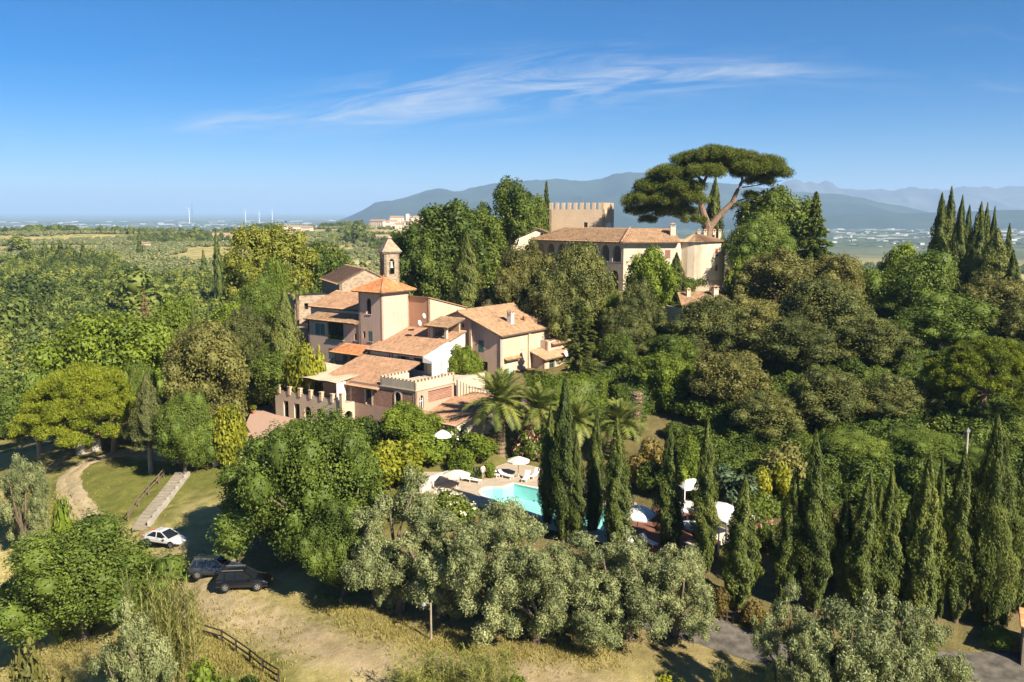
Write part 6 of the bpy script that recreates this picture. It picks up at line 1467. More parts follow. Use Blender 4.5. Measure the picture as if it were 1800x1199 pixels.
# sun loungers
def lounger(px, py, rot, label, back=38, z=None):
    p = G(px, py, z or DZ); t = thing('sun_lounger', label, 'sun lounger', tuple(p), rot, 'sun loungers round the pool')
    m_ = MB(); m_.box(-.3, .3, -.95, .35, .30, .36); m_.build('seat', white_cloth, t)
    m_ = MB(); a = math.radians(back); m_.add([(-.3, .35, .33), (.3, .35, .33), (.3, .35 + .75 * math.cos(a), .33 + .75 * math.sin(a)), (-.3, .35 + .75 * math.cos(a), .33 + .75 * math.sin(a))] + [(-.3, .37, .28), (.3, .37, .28), (.3, .38 + .75 * math.cos(a), .28 + .75 * math.sin(a)), (-.3, .38 + .75 * math.cos(a), .28 + .75 * math.sin(a))], [(0, 1, 2, 3), (7, 6, 5, 4), (0, 4, 5, 1), (1, 5, 6, 2), (2, 6, 7, 3), (3, 7, 4, 0)]); m_.build('backrest', white_cloth, t)
    for sx in (-.27, .27):
        for sy in (-.85, .3): m_ = MB(); m_.bar((sx, sy, 0), (sx, sy, .3), .05); m_.build('leg', white_paint, t)
for px, py, r, lab in [(865, 838, .9, 'white sun lounger nearest the standing person'), (876, 836, .9, 'second white sun lounger to the right of the standing person'), (889, 840, .9, 'white sun lounger with low table beside it, left of the cream parasol'), (925, 845, -.3, 'white sun lounger right of the cream parasol, seen from its back'), (940, 840, -.5, 'white deck chair at the far right of the visible pool terrace'), (832, 848, 1.1, 'flat white lounger between the large parasol and the pool'), (818, 845, 1.1, 'white lounger beside the large cream parasol'), (1115, 962, .6, 'pale lounger on the timber deck, left of two'), (1140, 958, .6, 'pale lounger on the timber deck, right of two')]:
    lounger(px, py, r, lab, back=62 if 'deck chair' in lab or 'back' in lab else (8 if 'flat' in lab else 38))
# low curved white wall with slots, left of the pool
cw = thing('garden_wall', 'low curved white wall with small slots left of the pool', 'wall', (0, 0, 0)); pts = [Vector(G(x, y, DZ)) for x, y in ((742, 868), (752, 861), (764, 855), (777, 850), (790, 846))]
mb = MB()
for i in range(4):
    L_ = (pts[i + 1] - pts[i]).length
    wall(mb, pts[i], pts[i + 1], DZ - 1, DZ + 1.15, [(L_ * .5, DZ + .45, .45, .25, False)], .3)
mb.build('wall_body', white_st, cw)
bx_ = thing('garden_table', 'flat wooden slab table behind the curved white wall', 'table', tuple(G(762, 846, DZ))); mb = MB(); mb.box(-1.1, 1.1, -.7, .7, .75, .85); mb.build('table_top', plain('grey_plank', (.42, .36, .27), .8), bx_)
for x in (-.95, .95):
    for y in (-.55, .55): m_ = MB(); m_.bar((x, y, 0), (x, y, .75), .09); m_.build('leg', wood_m, bx_)

# ------------------------------------------------------------------ people
skin_m = plain('skin', (.46, .27, .18), .6, var=.05); shirt_w = plain('white_shirt', (.78, .77, .74), .9, var=.03); shorts_g = plain('grey_shorts', (.22, .21, .20), .9); hair_m = plain('hair_reddish', (.16, .06, .03), .7); shirt_l = plain('lilac_shirt', (.52, .44, .56), .9); hair_d = plain('hair_dark', (.04, .03, .02), .7)
def person(loc, rz, label, joints, edges, mats, bands, hair):
    """continuous body grown over a skeleton; bands = height limits of the clothing materials"""
    me_ = bpy.data.meshes.new('sk'); me_.from_pydata([j[0] for j in joints], edges, []); o = bpy.data.objects.new('sk', me_); COL.objects.link(o)
    md = o.modifiers.new('s', 'SKIN'); md.use_smooth_shade = True
    for i, j in enumerate(joints): sv = me_.skin_vertices[0].data[i]; sv.radius = (j[1], j[2] if len(j) > 2 else j[1]); sv.use_root = i == 0
    sd = o.modifiers.new('d', 'SUBSURF'); sd.levels = sd.render_levels = 2
    bpy.context.view_layer.update(); dg = bpy.context.evaluated_depsgraph_get(); body = bpy.data.meshes.new_from_object(o.evaluated_get(dg)); bpy.data.objects.remove(o); body.materials.clear()
    for m_ in mats: body.materials.append(m_)
    for p in body.polygons: p.material_index = bands(p.center); p.use_smooth = True
    t = thing('person', label, 'person', loc, rz); obj('body', body, t)
    m_ = MB(); hx, hy, hzz = hair; m_.lathe([(.01, .125), (.07, .10), (.105, .03), (.11, -.04), (.085, -.10)], (0, 0), 12); h = m_.build('hair', mats[-1], t, (hx, hy + .015, hzz + .02), smooth=True)
    return t
std = [((0, 0, .95), .15, .11), ((0, 0, 1.15), .14, .10), ((0, 0, 1.38), .17, .10), ((0, 0, 1.50), .055), ((0, -.02, 1.64), .085, .10), ((0, -.02, 1.73), .07, .08),
       ((.09, 0, .88), .095), ((.11, .06, .48), .065), ((.12, .02, .08), .045), ((.12, -.14, .03), .04, .03), ((-.09, 0, .88), .095), ((-.10, -.10, .48), .065), ((-.11, -.08, .08), .045), ((-.11, -.24, .03), .04, .03),
       ((.19, 0, 1.40), .06), ((.25, -.02, 1.13), .045), ((.24, -.20, .95), .034), ((.23, -.29, .92), .035, .02), ((-.19, 0, 1.40), .06), ((-.26, .02, 1.13), .045), ((-.25, -.15, .94), .034), ((-.24, -.24, .90), .035, .02)]
sde = [(0, 1), (1, 2), (2, 3), (3, 4), (4, 5), (0, 6), (6, 7), (7, 8), (8, 9), (0, 10), (10, 11), (11, 12), (12, 13), (2, 14), (14, 15), (15, 16), (16, 17), (2, 18), (18, 19), (19, 20), (20, 21)]
def bands_std(c):
    if c.z > 1.47: return 0
    if abs(c.x) > .2 and c.z < 1.16: return 0
    if c.z > .88: return 1
    return 2 if c.z > .5 else 0
person(tuple(G(849, 843, DZ)), .5, 'person in a white shirt and dark shorts standing by the pool loungers', std, sde, [skin_m, shirt_w, shorts_g, hair_m], bands_std, (0, -.02, 1.70))
sit = [((0, .05, .52), .15, .12), ((0, .08, .75), .14, .10), ((0, .06, .98), .17, .10), ((0, .04, 1.10), .055), ((0, .0, 1.23), .085, .10), ((0, 0, 1.32), .07, .08),
       ((.10, -.05, .50), .09), ((.12, -.45, .50), .065), ((.12, -.46, .10), .045), ((.12, -.60, .04), .04, .03), ((-.10, -.05, .50), .09), ((-.12, -.45, .50), .065), ((-.12, -.44, .10), .045), ((-.12, -.58, .04), .04, .03),
       ((.19, .05, 1.0), .06), ((.25, -.08, .78), .045), ((.18, -.32, .80), .034), ((.14, -.42, .81), .035, .02), ((-.19, .05, 1.0), .06), ((-.25, -.08, .78), .045), ((-.18, -.32, .80), .034), ((-.14, -.42, .81), .035, .02)]
def bands_sit(c):
    if c.z > 1.07: return 0
    if c.z > .5 and c.y > -.12 and not (abs(c.x) > .2 and c.z < .82): return 1
    if c.z > .42 and abs(c.x) < .22 and c.z < .62: return 2
    return 0
pc = house(-1.0, 13.2, 8.5)
person(tuple(pc), H_ROT + 2.6, 'person in a lilac shirt seated under the beige canopy', sit, sde, [skin_m, shirt_l, shorts_g, hair_d], bands_sit, (0, 0, 1.30))
ch = thing('dining_chair', 'dark chair under the seated person on the terrace', 'chair', tuple(pc), H_ROT + 2.6)
mb = MB(); mb.box(-.22, .22, -.22, .24, .36, .40); mb.build('seat', dark_wood, ch); mb = MB(); mb.box(-.22, .22, .21, .25, .40, .9); mb.build('backrest', dark_wood, ch)
for x in (-.2, .2):
    for y in (-.2, .2): m_ = MB(); m_.bar((x, y, 0), (x, y, .36), .04); m_.build('leg', dark_wood, ch)
tw_ = thing('towel_cart', 'dark cart with red and white striped towel beside the standing person', 'cart', tuple(G(837, 839, DZ)), .5)
mb = MB(); mb.box(-.35, .2, -.25, .25, .12, 1.15); mb.build('cart_body', plain('cart_grey', (.07, .075, .085), .7), tw_)
for k in range(6): m_ = MB(); m_.box(.21, .5, -.3 + k * .1, -.205 + k * .1, .25, .85 - k * .03); m_.build('towel_stripe', plain('towel_%d' % k, (.5, .10, .07) if k % 2 else (.7, .66, .6), .9), tw_)
for x in (-.3, .15):
    for y in (-.22, .22): m_ = MB(); m_.tube([(x, y - .02, .06), (x, y + .02, .06)], [.06, .06], 10); m_.build('wheel', metal_dark, tw_)

# ------------------------------------------------------------------ cars
tyre_m = plain('tyre_rubber', (.018, .018, .018), .85); rim_m = plain('alloy', (.55, .55, .56), .35, .8, var=.05); lamp_red = plain('tail_lamp_red', (.42, .015, .012), .3); lamp_w = glass_mat('head_lamp', (.55, .58, .6)); glass_car = glass_mat('car_glass', (.012, .015, .018)); black_trim = plain('black_trim', (.02, .02, .02), .6)
def paint(name, col):
    m, nt, N, L, b = nodes_of(name); b.inputs['Base Color'].default_value = (*col, 1); b.inputs['Metallic'].default_value = .25; b.inputs['Roughness'].default_value = .3; b.inputs['Coat Weight'].default_value = .8; b.inputs['Coat Roughness'].default_value = .06; return m
def car(rear, front, label, col, L_=4.6, W=1.86, H=1.66, suv=True, wb=2.75):
    """rear, front: pixels of the near-side wheels' ground contact"""
    a, b_ = ground_at(*rear), ground_at(*front); d = (b_ - a); d.z = 0; d.normalize(); mid = (a + b_) / 2; left = Vector((-d.y, d.x, 0)); c = mid + left * (W / 2)
    t = thing('parked_car', label, 'car', (c.x, c.y, max(hz(c.x, c.y), (a.z + b_.z) / 2) + .10), math.atan2(d.y, d.x), 'cars parked under the robinias')
    pm = paint(label[:12] + 'paint', col); h0 = -L_ / 2
    belt = .58 * H
    if suv: secs = [(0, .80, .42, belt * .92), (.10, .92, .34, belt * 1.0), (.6, 1, .30, belt * 1.03), (1.8, 1, .30, belt * 1.02), (3.0, 1, .30, belt), (3.35, .99, .30, belt * .99), (3.9, .96, .32, belt * .93), (4.35, .90, .34, belt * .84), (4.52, .82, .38, belt * .74), (4.6, .70, .44, belt * .62)]
    else: secs = [(0, .78, .45, belt * .84), (.08, .90, .34, belt * 1.02), (.5, .97, .26, belt * 1.07), (1.2, 1, .24, belt * 1.06), (2.6, 1, .24, belt * 1.0), (3.1, .99, .24, belt * .99), (3.7, .96, .26, belt * .92), (4.3, .88, .28, belt * .78), (4.5, .78, .32, belt * .66), (4.6, .62, .36, belt * .55)]
    vs_, fs = [], []
    for (x, wf, zb, zs) in secs:
        w = W / 2 * wf; X = h0 + x * L_ / 4.6
        vs_ += [(X, -w * .86, zb), (X, -w, zb + .14), (X, -w, zb + (zs - zb) * .6), (X, -w * .95, zs - .06), (X, -w * .84, zs), (X, w * .84, zs), (X, w * .95, zs - .06), (X, w, zb + (zs - zb) * .6), (X, w, zb + .14), (X, w * .86, zb)]
    n = 10
    for i in range(len(secs) - 1): fs += [(i * n + k, (i + 1) * n + k, (i + 1) * n + (k + 1) % n, i * n + (k + 1) % n) for k in range(n)]
    fs += [list(range(n)), list(range((len(secs) - 1) * n, len(secs) * n))[::-1]]
    m_ = MB(); m_.add(vs_, fs); body = m_.build('body', pm, t, smooth=False)
    md = body.modifiers.new('bev', 'BEVEL'); md.width = .05; md.segments = 2; md.limit_method = 'ANGLE'; md.angle_limit = .5
    k_ = L_ / 4.6
    if suv: gx = [(.18, .55), (2.55, 2.42), (3.45, 2.55)]; xb0, xt0, xt1, xb1 = .18, .50, 2.50, 3.42
    else: xb0, xt0, xt1, xb1 = .55, 1.35, 2.35, 3.30
    wb_, wt = W / 2 * .90, W / 2 * .70; zb_, zt_ = belt * (1.0), H - .06
    q = [(h0 + xb0 * k_, -wb_, zb_), (h0 + xb1 * k_, -wb_, zb_ - .02), (h0 + xb1 * k_, wb_, zb_ - .02), (h0 + xb0 * k_, wb_, zb_), (h0 + xt0 * k_, -wt, zt_ - .04), (h0 + xt1 * k_, -wt, zt_), (h0 + xt1 * k_, wt, zt_), (h0 + xt0 * k_, wt, zt_ - .04)]
    m_ = MB(); m_.add(q, [(0, 1, 5, 4), (1, 2, 6, 5), (2, 3, 7, 6), (3, 0, 4, 7), (4, 5, 6, 7)]); m_.build('windows', glass_car, t)
    m_ = MB(); e = .02
    m_.add([(q[4][0] - .12, -wt - e, zt_ - .05), (q[5][0] + .05, -wt - e, zt_ - .01), (q[5][0] + .05, wt + e, zt_ - .01), (q[4][0] - .12, wt + e, zt_ - .05), (q[4][0], -wt * .8, H - .03), (q[5][0] - .25, -wt * .8, H), (q[5][0] - .25, wt * .8, H), (q[4][0], wt * .8, H - .03)], [(0, 1, 5, 4), (1, 2, 6, 5), (2, 3, 7, 6), (3, 0, 4, 7), (4, 5, 6, 7), (3, 2, 1, 0)]); m_.build('roof', pm, t)
    m_ = MB()
    for s_ in (-1, 1):
        for (i0, i1) in ((0, 4), (1, 5)): 
            p0, p1 = Vector(q[i0]), Vector(q[i1]); p0.y *= s_ * -1 / 1 if False else 1; m_.bar((p0.x, s_ * abs(p0.y) * 1.005, p0.z), (p1.x, s_ * abs(p1.y) * 1.005, p1.z), .10 if i0 == 0 else .07)
        xm = h0 + (1.75 if suv else 1.9) * k_; m_.bar((xm, s_ * wb_ * 1.004, zb_), (xm - .05, s_ * wt * 1.01, zt_ - .02), .07)
        if suv: xm = h0 + .85 * k_; m_.bar((xm, s_ * wb_ * 1.004, zb_), (xm - .02, s_ * wt * 1.01, zt_ - .03), .10)
    m_.build('pillars', pm, t)
    for s_ in (-1, 1):
        for wx in (-wb / 2 - .05, wb / 2 - .05):
            X = wx + (.0 if suv else .02); y0 = s_ * (W / 2 + .012); y1 = s_ * (W / 2 - .22); R_ = .36 if suv else .34
            m_ = MB(); m_.add([(X + math.cos(a_) * rr * 1.0, yy, R_ - .10 + math.sin(a_) * rr) for yy in (s_ * (W / 2 + .004), s_ * (W / 2 - .3)) for rr in (R_ * 1.14,) for a_ in np.linspace(0, 2 * math.pi, 20, endpoint=False)], [list(range(20)), list(range(20, 40))[::-1]] + [(k, (k + 1) % 20, 20 + (k + 1) % 20, 20 + k) for k in range(20)]); m_.build('wheel_arch', black_trim, t)
            ww = MB(); n = 20; prof = [(R_ * .62, y0), (R_ * .9, y0 + s_ * .01), (R_, y0 - s_ * .04), (R_, y1 + s_ * .03), (R_ * .9, y1), (R_ * .3, y1)]
            ww.add([(X + math.cos(2 * math.pi * k / n) * rr, yy, R_ - .10 + math.sin(2 * math.pi * k / n) * rr) for rr, yy in prof for k in range(n)], [(i * n + k, i * n + (k + 1) % n, (i + 1) * n + (k + 1) % n, (i + 1) * n + k) for i in range(5) for k in range(n)]); wo_ = ww.build('wheel', tyre_m, t, smooth=True)
            rm = MB(); n = 20
            rm.add([(X + math.cos(2 * math.pi * k / n) * R_ * .63, y0 - s_ * .05, R_ - .10 + math.sin(2 * math.pi * k / n) * R_ * .63) for k in range(n)], [list(range(n))])
            r2 = rm.build('rim_well', black_trim, wo_)
            rm = MB()
            for k in range(5):
                a_ = 2 * math.pi * k / 5 + .3
                for da in (-.13, .13): rm.bar((X, y0 - s_ * .01, R_ - .10), (X + math.cos(a_ + da) * R_ * .62, y0 - s_ * .012, R_ - .10 + math.sin(a_ + da) * R_ * .62), .045)
            n = 20; rm.add([(X + math.cos(2 * math.pi * k / n) * R_ * f_, y0 + s_ * .004, R_ - .10 + math.sin(2 * math.pi * k / n) * R_ * f_) for f_ in (.56, .64) for k in range(n)], [(k, (k + 1) % n, n + (k + 1) % n, n + k) for k in range(n)]); rm.build('rim', rim_m, wo_)
        m_ = MB(); X = h0 + .10 * k_; zc = belt * .86; m_.add([(X - .03, s_ * W / 2 * .55, zc), (X + .28, s_ * W / 2 * 1.0, zc), (X + .22, s_ * W / 2 * .99, zc + .24), (X + .01, s_ * W / 2 * .6, zc + .24), (X + .1, s_ * W / 2 * .5, zc), (X + .1, s_ * W / 2 * .5, zc + .24)], [(0, 1, 2, 3), (0, 3, 5, 4)]); m_.build('tail_light', lamp_red, t)
        m_ = MB(); X = h0 + 4.42 * k_; zc = belt * .62; m_.add([(X + .16, s_ * W / 2 * .5, zc), (X - .18, s_ * W / 2 * .93, zc + .05), (X - .28, s_ * W / 2 * .92, zc + .17), (X + .04, s_ * W / 2 * .5, zc + .13)], [(0, 1, 2, 3)]); m_.build('headlight', lamp_w, t)
        m_ = MB(); X = h0 + 3.05 * k_; m_.box(X - .08, X + .08, min(s_ * W / 2 * .97, s_ * (W / 2 + .2)), max(s_ * W / 2 * .97, s_ * (W / 2 + .2)), belt + .0, belt + .15); m_.build('wing_mirror', pm, t)
        if suv: m_ = MB(); m_.bar((q[4][0] + .05, s_ * wt * .92, H + .03), (q[5][0] - .1, s_ * wt * .92, H + .05), .04); m_.build('roof_rail', metal_grey, t)
        for xd in ((1.1, 2.0) if suv else (1.9,)):
            m_ = MB(); X = h0 + (xd + .1) * k_; yy = s_ * W / 2; m_.box(X, X + .2, min(yy, yy + s_ * .02), max(yy, yy + s_ * .02), belt * .9, belt * .9 + .035); m_.build('door_handle', pm if col[0] < .5 else metal_grey, t)
    m_ = MB(); m_.box(h0 - .012, h0 + .01, -.26, .26, belt * .62, belt * .62 + .12); m_.build('number_plate', white_paint, t)
    m_ = MB(); m_.box(h0 + .05, -h0 - .12, -W / 2 * .9, W / 2 * .9, .22, .36); m_.build('underbody', black_trim, t)
    return t
car((253, 973), (308, 965), 'white coupe parked at the left under the tree shade', (.72, .73, .74), 4.6, 1.82, 1.40, False, 2.75)
car((347, 1029), (403, 1018), 'dark grey estate car parked between the white coupe and the black car', (.04, .048, .068), 4.6, 1.84, 1.62, True, 2.75)
car((397, 1049), (454, 1039), 'black estate car nearest the dry field', (.007, .009, .016), 4.6, 1.86, 1.64, True, 2.75)

# ------------------------------------------------------------------ fences, steps, poles, huts
def fence(pxs, label, rails=2, hgt=1.05, mat=None, pitch=None, slat=False):
    pts = gpoly(pxs); t = thing('fence', label, 'fence', pts[0]); o0 = pts[0]; mat = mat or wood_m
    if pitch:
        new = []
        for a, b_ in zip(pts[:-1], pts[1:]):
            k = max(1, int((b_ - a).length / pitch)); new += [a.lerp(b_, i / k) for i in range(k)]
        pts = new + [pts[-1]]
        for p in pts: p.z = hz(p.x, p.y)
    for p in pts: m_ = MB(); m_.bar(p - o0 + Vector((0, 0, -.3)), p - o0 + Vector((0, 0, hgt + .08)), .13 if not slat else .09); m_.build('post', mat, t)
    for a, b_ in zip(pts[:-1], pts[1:]):
        for r in range(rails):
            z = hgt * (1 - r * .45); m_ = MB(); m_.bar(a - o0 + Vector((0, 0, z)), b_ - o0 + Vector((0, 0, z)), .06, .11); m_.build('rail', mat, t)
fence([(313, 1103), (345, 1118), (390, 1132), (415, 1148), (440, 1167), (462, 1186), (490, 1203)], 'dark post-and-rail fence along the lower edge of the field', mat=dark_wood)
fence([(226, 918), (244, 893), (262, 870), (280, 852), (288, 842)], 'pale wooden handrail fence beside the stone steps', mat=wood_m)
fence([(311, 831), (328, 831), (348, 829), (365, 828)], 'short dark fence at the top of the steps', mat=dark_wood)
fence([(60, 850), (80, 836), (114, 819)], 'wooden fence at the outer bend of the drive', mat=wood_m)
fence([(1255, 1093), (1300, 1100), (1350, 1112)], 'dark paling fence between the lane and the cypresses', mat=dark_wood, pitch=.42, slat=True)
st = thing('stone_steps', 'long flight of shallow stone steps climbing from the cars to the drive', 'steps', (0, 0, 0)); a, b_ = ground_at(246, 935), ground_at(322, 834); d = (b_ - a); Ls = Vector((d.x, d.y)).length; dn = Vector((d.x, d.y, 0)).normalized(); sd_ = Vector((dn.y, -dn.x, 0))
step_m = plain('step_stone', (.27, .235, .18), .9, var=.2, scale=2.0); ns = int(Ls / .72)
for k in range(ns):
    p, q = a.lerp(b_, k / ns), a.lerp(b_, (k + 1) / ns); z = max(hz(p.x, p.y), hz(q.x, q.y)) + .30; m_ = MB(); w = .78
    m_.prism([(p - sd_ * w).xy, (p + sd_ * w).xy, (q + sd_ * w).xy, (q - sd_ * w).xy], z - .45, z); m_.build('step', step_m, st)
for k in range(ns // 2):
    p, q = a.lerp(b_, k * 2 / ns) + sd_ * .94, a.lerp(b_, (k * 2 + 1.95) / ns) + sd_ * .94; z = max(hz(p.x, p.y), hz(q.x, q.y)) + .44; m_ = MB()
    m_.prism([(p - sd_ * .15).xy, (p + sd_ * .15).xy, (q + sd_ * .15).xy, (q - sd_ * .15).xy], z - .6, z); m_.build('kerb_stone', concrete, st)
def hut(px, base, w, d, h, rise, rot, label, wallm, roofm, cat='hut', dist=None, zb=None):
    g = ground_at(px, base) if dist is None else Vector((*D(px, base, dist)[:2], 0)); g.z = hz(g.x, g.y)
    t = thing('hut', label, cat, g, rot); mb = MB(); wall(mb, (-w / 2, -d / 2), (w / 2, -d / 2), -1, h, [(0.5 * w, 0, .9, 1.9, False)], .2); wall(mb, (w / 2, -d / 2), (w / 2, d / 2), -1, h, th=.2, z1b=h + rise); wall(mb, (w / 2, d / 2), (-w / 2, d / 2), -1, h + rise, th=.2); wall(mb, (-w / 2, d / 2), (-w / 2, -d / 2), -1, h + rise, th=.2, z1b=h); mb.build('wall', wallm, t)
    m_ = MB(); obox(m_, (-w / 2, -d / 2), (w / 2, -d / 2), .5 * w - .45, .5 * w + .45, 0, 1.9, -.15, -.08); m_.build('door', dark_wood, t)
    tile_roof(t, (-w / 2 - .3, -d / 2 - .35, h - .05), (1, 0, 0), (0, d, rise), w + .6, math.hypot(d, rise) + .6, roofm)
hut(400, 805, 4.0, 3.2, 2.0, .7, -.45, 'low white hut with weathered tiles below the courtyard', white_st, tile_brown)
hut(158, 792, 3.0, 2.5, 2.1, .4, .3, 'small grey shed in the shade of the umbrella pine', concrete, tile_brown)
hut(1846, 1165, 3.0, 4.0, 2.2, .9, 1.1, 'tiled lean-to roof at the right edge beside the lane', pale, tile_orange)
lp = ground_at(758, 1130); t = thing('lamp_post', 'thin wooden pole with a small lamp at the edge of the field', 'lamp post', lp); Hl = D(754, 1060, lp.y)[2] - lp.z
mb = MB(); mb.tube([(0, 0, -.4), (0, 0, Hl)], [.09, .07], 8); mb.build('pole', bark_pale, t); mb = MB(); mb.bar((0, 0, Hl - .1), (-.5, 0, Hl), .05); mb.lathe([(.02, Hl + .05), (.16, Hl - .05), (.2, Hl - .2), (.05, Hl - .22)], (-.55, 0), 10); mb.build('lamp_shade', metal_grey, t)
pb = D(1691, 900, 92.0); zt_ = D(1697, 756, 92.0)[2]; zg = hz(pb[0], pb[1]); t = thing('utility_pole', 'grey utility pole with a stay wire among the lane cypresses', 'utility pole', (pb[0], pb[1], zg)); Hp = zt_ - zg
mb = MB(); mb.tube([(0, 0, -.5), (0, 0, Hp)], [.17, .12], 10); mb.build('pole', concrete, t); mb = MB(); mb.tube([(0, 0, Hp - .8), (2.6, 1.5, Hp - 4.2), (5.5, 3.2, 0)], [.02, .02, .02], 5); mb.build('stay_wire', metal_dark, t); mb = MB(); mb.box(-.17, .17, -.17, .17, Hp - .25, Hp + .05); mb.lathe([(.05, Hp), (.09, Hp + .1), (.05, Hp + .2), (.01, Hp + .22)], (0, 0), 8); mb.build('insulator', metal_grey, t)
# courtyard
CZ_ = 5.4
cp = [Vector(G(x, y, CZ_)) for x, y in ((432, 746), (450, 704), (497, 690), (514, 726), (565, 745), (575, 768), (520, 800), (462, 800))]
mb = MB(); mb.prism([(p.x, p.y) for p in cp], 2.5, CZ_); 
m_court, nt, N, L, b = nodes_of('brick_paving'); br_ = N.new('ShaderNodeTexBrick'); L.new(worldpos(nt, (1.4, 1.4, 1.4)), br_.inputs['Vector']); br_.inputs['Color1'].default_value = (.42, .24, .17, 1); br_.inputs['Color2'].default_value = (.36, .20, .14, 1); br_.inputs['Mortar'].default_value = (.40, .31, .24, 1); br_.inputs['Scale'].default_value = 2.0; br_.inputs['Mortar Size'].default_value = .03
f = noise(nt, 1.2, 5, .65, worldpos(nt)); L.new(mix(nt, mth(nt, 'MULTIPLY', f, .5), br_.outputs[0], (.44, .33, .25)), b.inputs['Base Color']); b.inputs['Roughness'].default_value = .9
tag(mb.build('courtyard', m_court), 'brick paved courtyard beside the arcaded terrace', kind='structure')
cwl = thing('garden_wall', 'low white retaining wall below the courtyard', 'wall', (0, 0, 0)); mb = MB(); q0, q1, q2 = (Vector(G(x, y, 5)) for x, y in ((350, 772), (378, 790), (432, 752)))
wall(mb, q0, q1, 1, 4.9, th=.4); wall(mb, q1, q2, 1, 4.9, th=.4, z1b=5.6); mb.build('wall_body', white_st, cwl)
for k, (px, py) in enumerate(((436, 706), (441, 718), (446, 728), (497, 690), (460, 700))):
    p = G(px, py, CZ_); t = thing('flower_pot', ['terracotta pot at the far courtyard corner', 'terracotta pot midway along the courtyard edge', 'terracotta pot at the near courtyard edge', 'terracotta pot against the terrace wall', 'terracotta pot under the pergola'][k], 'flower pot', tuple(p), k, 'pots in the courtyard'); m_ = MB(); m_.lathe([(.01, 0), (.2, 0), (.3, .45), (.34, .45), (.34, .52), (.27, .52), (.25, .45), (.01, .44)], (0, 0), 12); m_.build('pot', tile_orange, t)
    cr = Crown(700 + k); cr.puff((0, 0, .85), .42, 160, .22, .13); obj('plant', cr.me('plant', L_green), t)
# gate wall by the drive behind the hedge
gw = thing('garden_wall', 'low wall with pillars and railings at the shaded drive gate', 'wall', (0, 0, 0)); A_, B_ = G(1060, 662, 10.2), G(1100, 650, 10.6); mb = MB(); wall(mb, A_, B_, 9, 11.0, th=.3); mb.build('wall_body', concrete, gw)
for f_ in (0, .35, .7, 1.0): p = Vector(A_).lerp(Vector(B_), f_); m_ = MB(); m_.box(p.x - .3, p.x + .3, p.y - .3, p.y + .3, 9, 12.2); m_.box(p.x - .38, p.x + .38, p.y - .38, p.y + .38, 12.2, 12.35); m_.build('pillar', concrete, gw)
mb = MB()
for k in range(28): p = Vector(A_).lerp(Vector(B_), k / 28); mb.bar((p.x, p.y, 11), (p.x, p.y, 11.9), .03)
mb.bar((A_[0], A_[1], 11.85), (B_[0], B_[1], 11.85), .05); mb.build('railing', metal_grey, gw)
# ------------------------------------------------------------------ far woods, groves, farms, town
HAZE = 7.5e-5
def scatter_tree():
    ng = bpy.data.node_groups.new('scatter', 'GeometryNodeTree')
    ng.interface.new_socket('Geometry', in_out='INPUT', socket_type='NodeSocketGeometry'); ng.interface.new_socket('Geometry', in_out='OUTPUT', socket_type='NodeSocketGeometry')
    return ng
def scatter(name, label, pts, scales, srcs, kind='stuff'):
    """a mass of far trees nobody could count: crowns set on points"""
    me_ = bpy.data.meshes.new(name); me_.from_pydata([tuple(map(float, p)) for p in pts], [], [])
    n = len(pts); rng = np.random.default_rng(n)
    for nm, v in (('sc', np.asarray(scales)), ('rz', rng.random(n) * 6.28)):
        at = me_.attributes.new(nm, 'FLOAT', 'POINT'); at.data.foreach_set('value', v.astype(np.float32))
    at = me_.attributes.new('pick', 'INT', 'POINT'); at.data.foreach_set('value', rng.integers(0, len(srcs), n).astype(np.int32))
    o = obj(name, me_); tag(o, label, kind=kind)
    ng = scatter_tree(); N, L = ng.nodes, ng.links; gi, go = N.new('NodeGroupInput'), N.new('NodeGroupOutput'); jn = N.new('GeometryNodeJoinGeometry')
    def na(nm, ty='FLOAT'):
        a = N.new('GeometryNodeInputNamedAttribute'); a.data_type = ty; a.inputs['Name'].default_value = nm; return a.outputs['Attribute']
    pick, sc_, rz_ = na('pick', 'INT'), na('sc'), na('rz'); cx_ = N.new('ShaderNodeCombineXYZ'); L.new(rz_, cx_.inputs[2])
    for i, s_ in enumerate(srcs):
        cmp_ = N.new('FunctionNodeCompare'); cmp_.data_type = 'INT'; cmp_.operation = 'EQUAL'; L.new(pick, cmp_.inputs[2]); cmp_.inputs[3].default_value = i
        oi = N.new('GeometryNodeObjectInfo'); oi.inputs['Object'].default_value = s_; oi.inputs['As Instance'].default_value = True; oi.transform_space = 'ORIGINAL'
        ip = N.new('GeometryNodeInstanceOnPoints'); L.new(gi.outputs[0], ip.inputs['Points']); L.new(cmp_.outputs[0], ip.inputs['Selection']); L.new(oi.outputs['Geometry'], ip.inputs['Instance']); L.new(cx_.outputs[0], ip.inputs['Rotation']); L.new(sc_, ip.inputs['Scale']); L.new(ip.outputs[0], jn.inputs[0])
    L.new(jn.outputs[0], go.inputs[0]); md = o.modifiers.new('scatter', 'NODES'); md.node_group = ng
    return o
def crown_of(label): 
    t = next(o for o in bpy.data.objects if o.get('label') == label); return next(c for c in t.children if c.name.startswith('crown'))
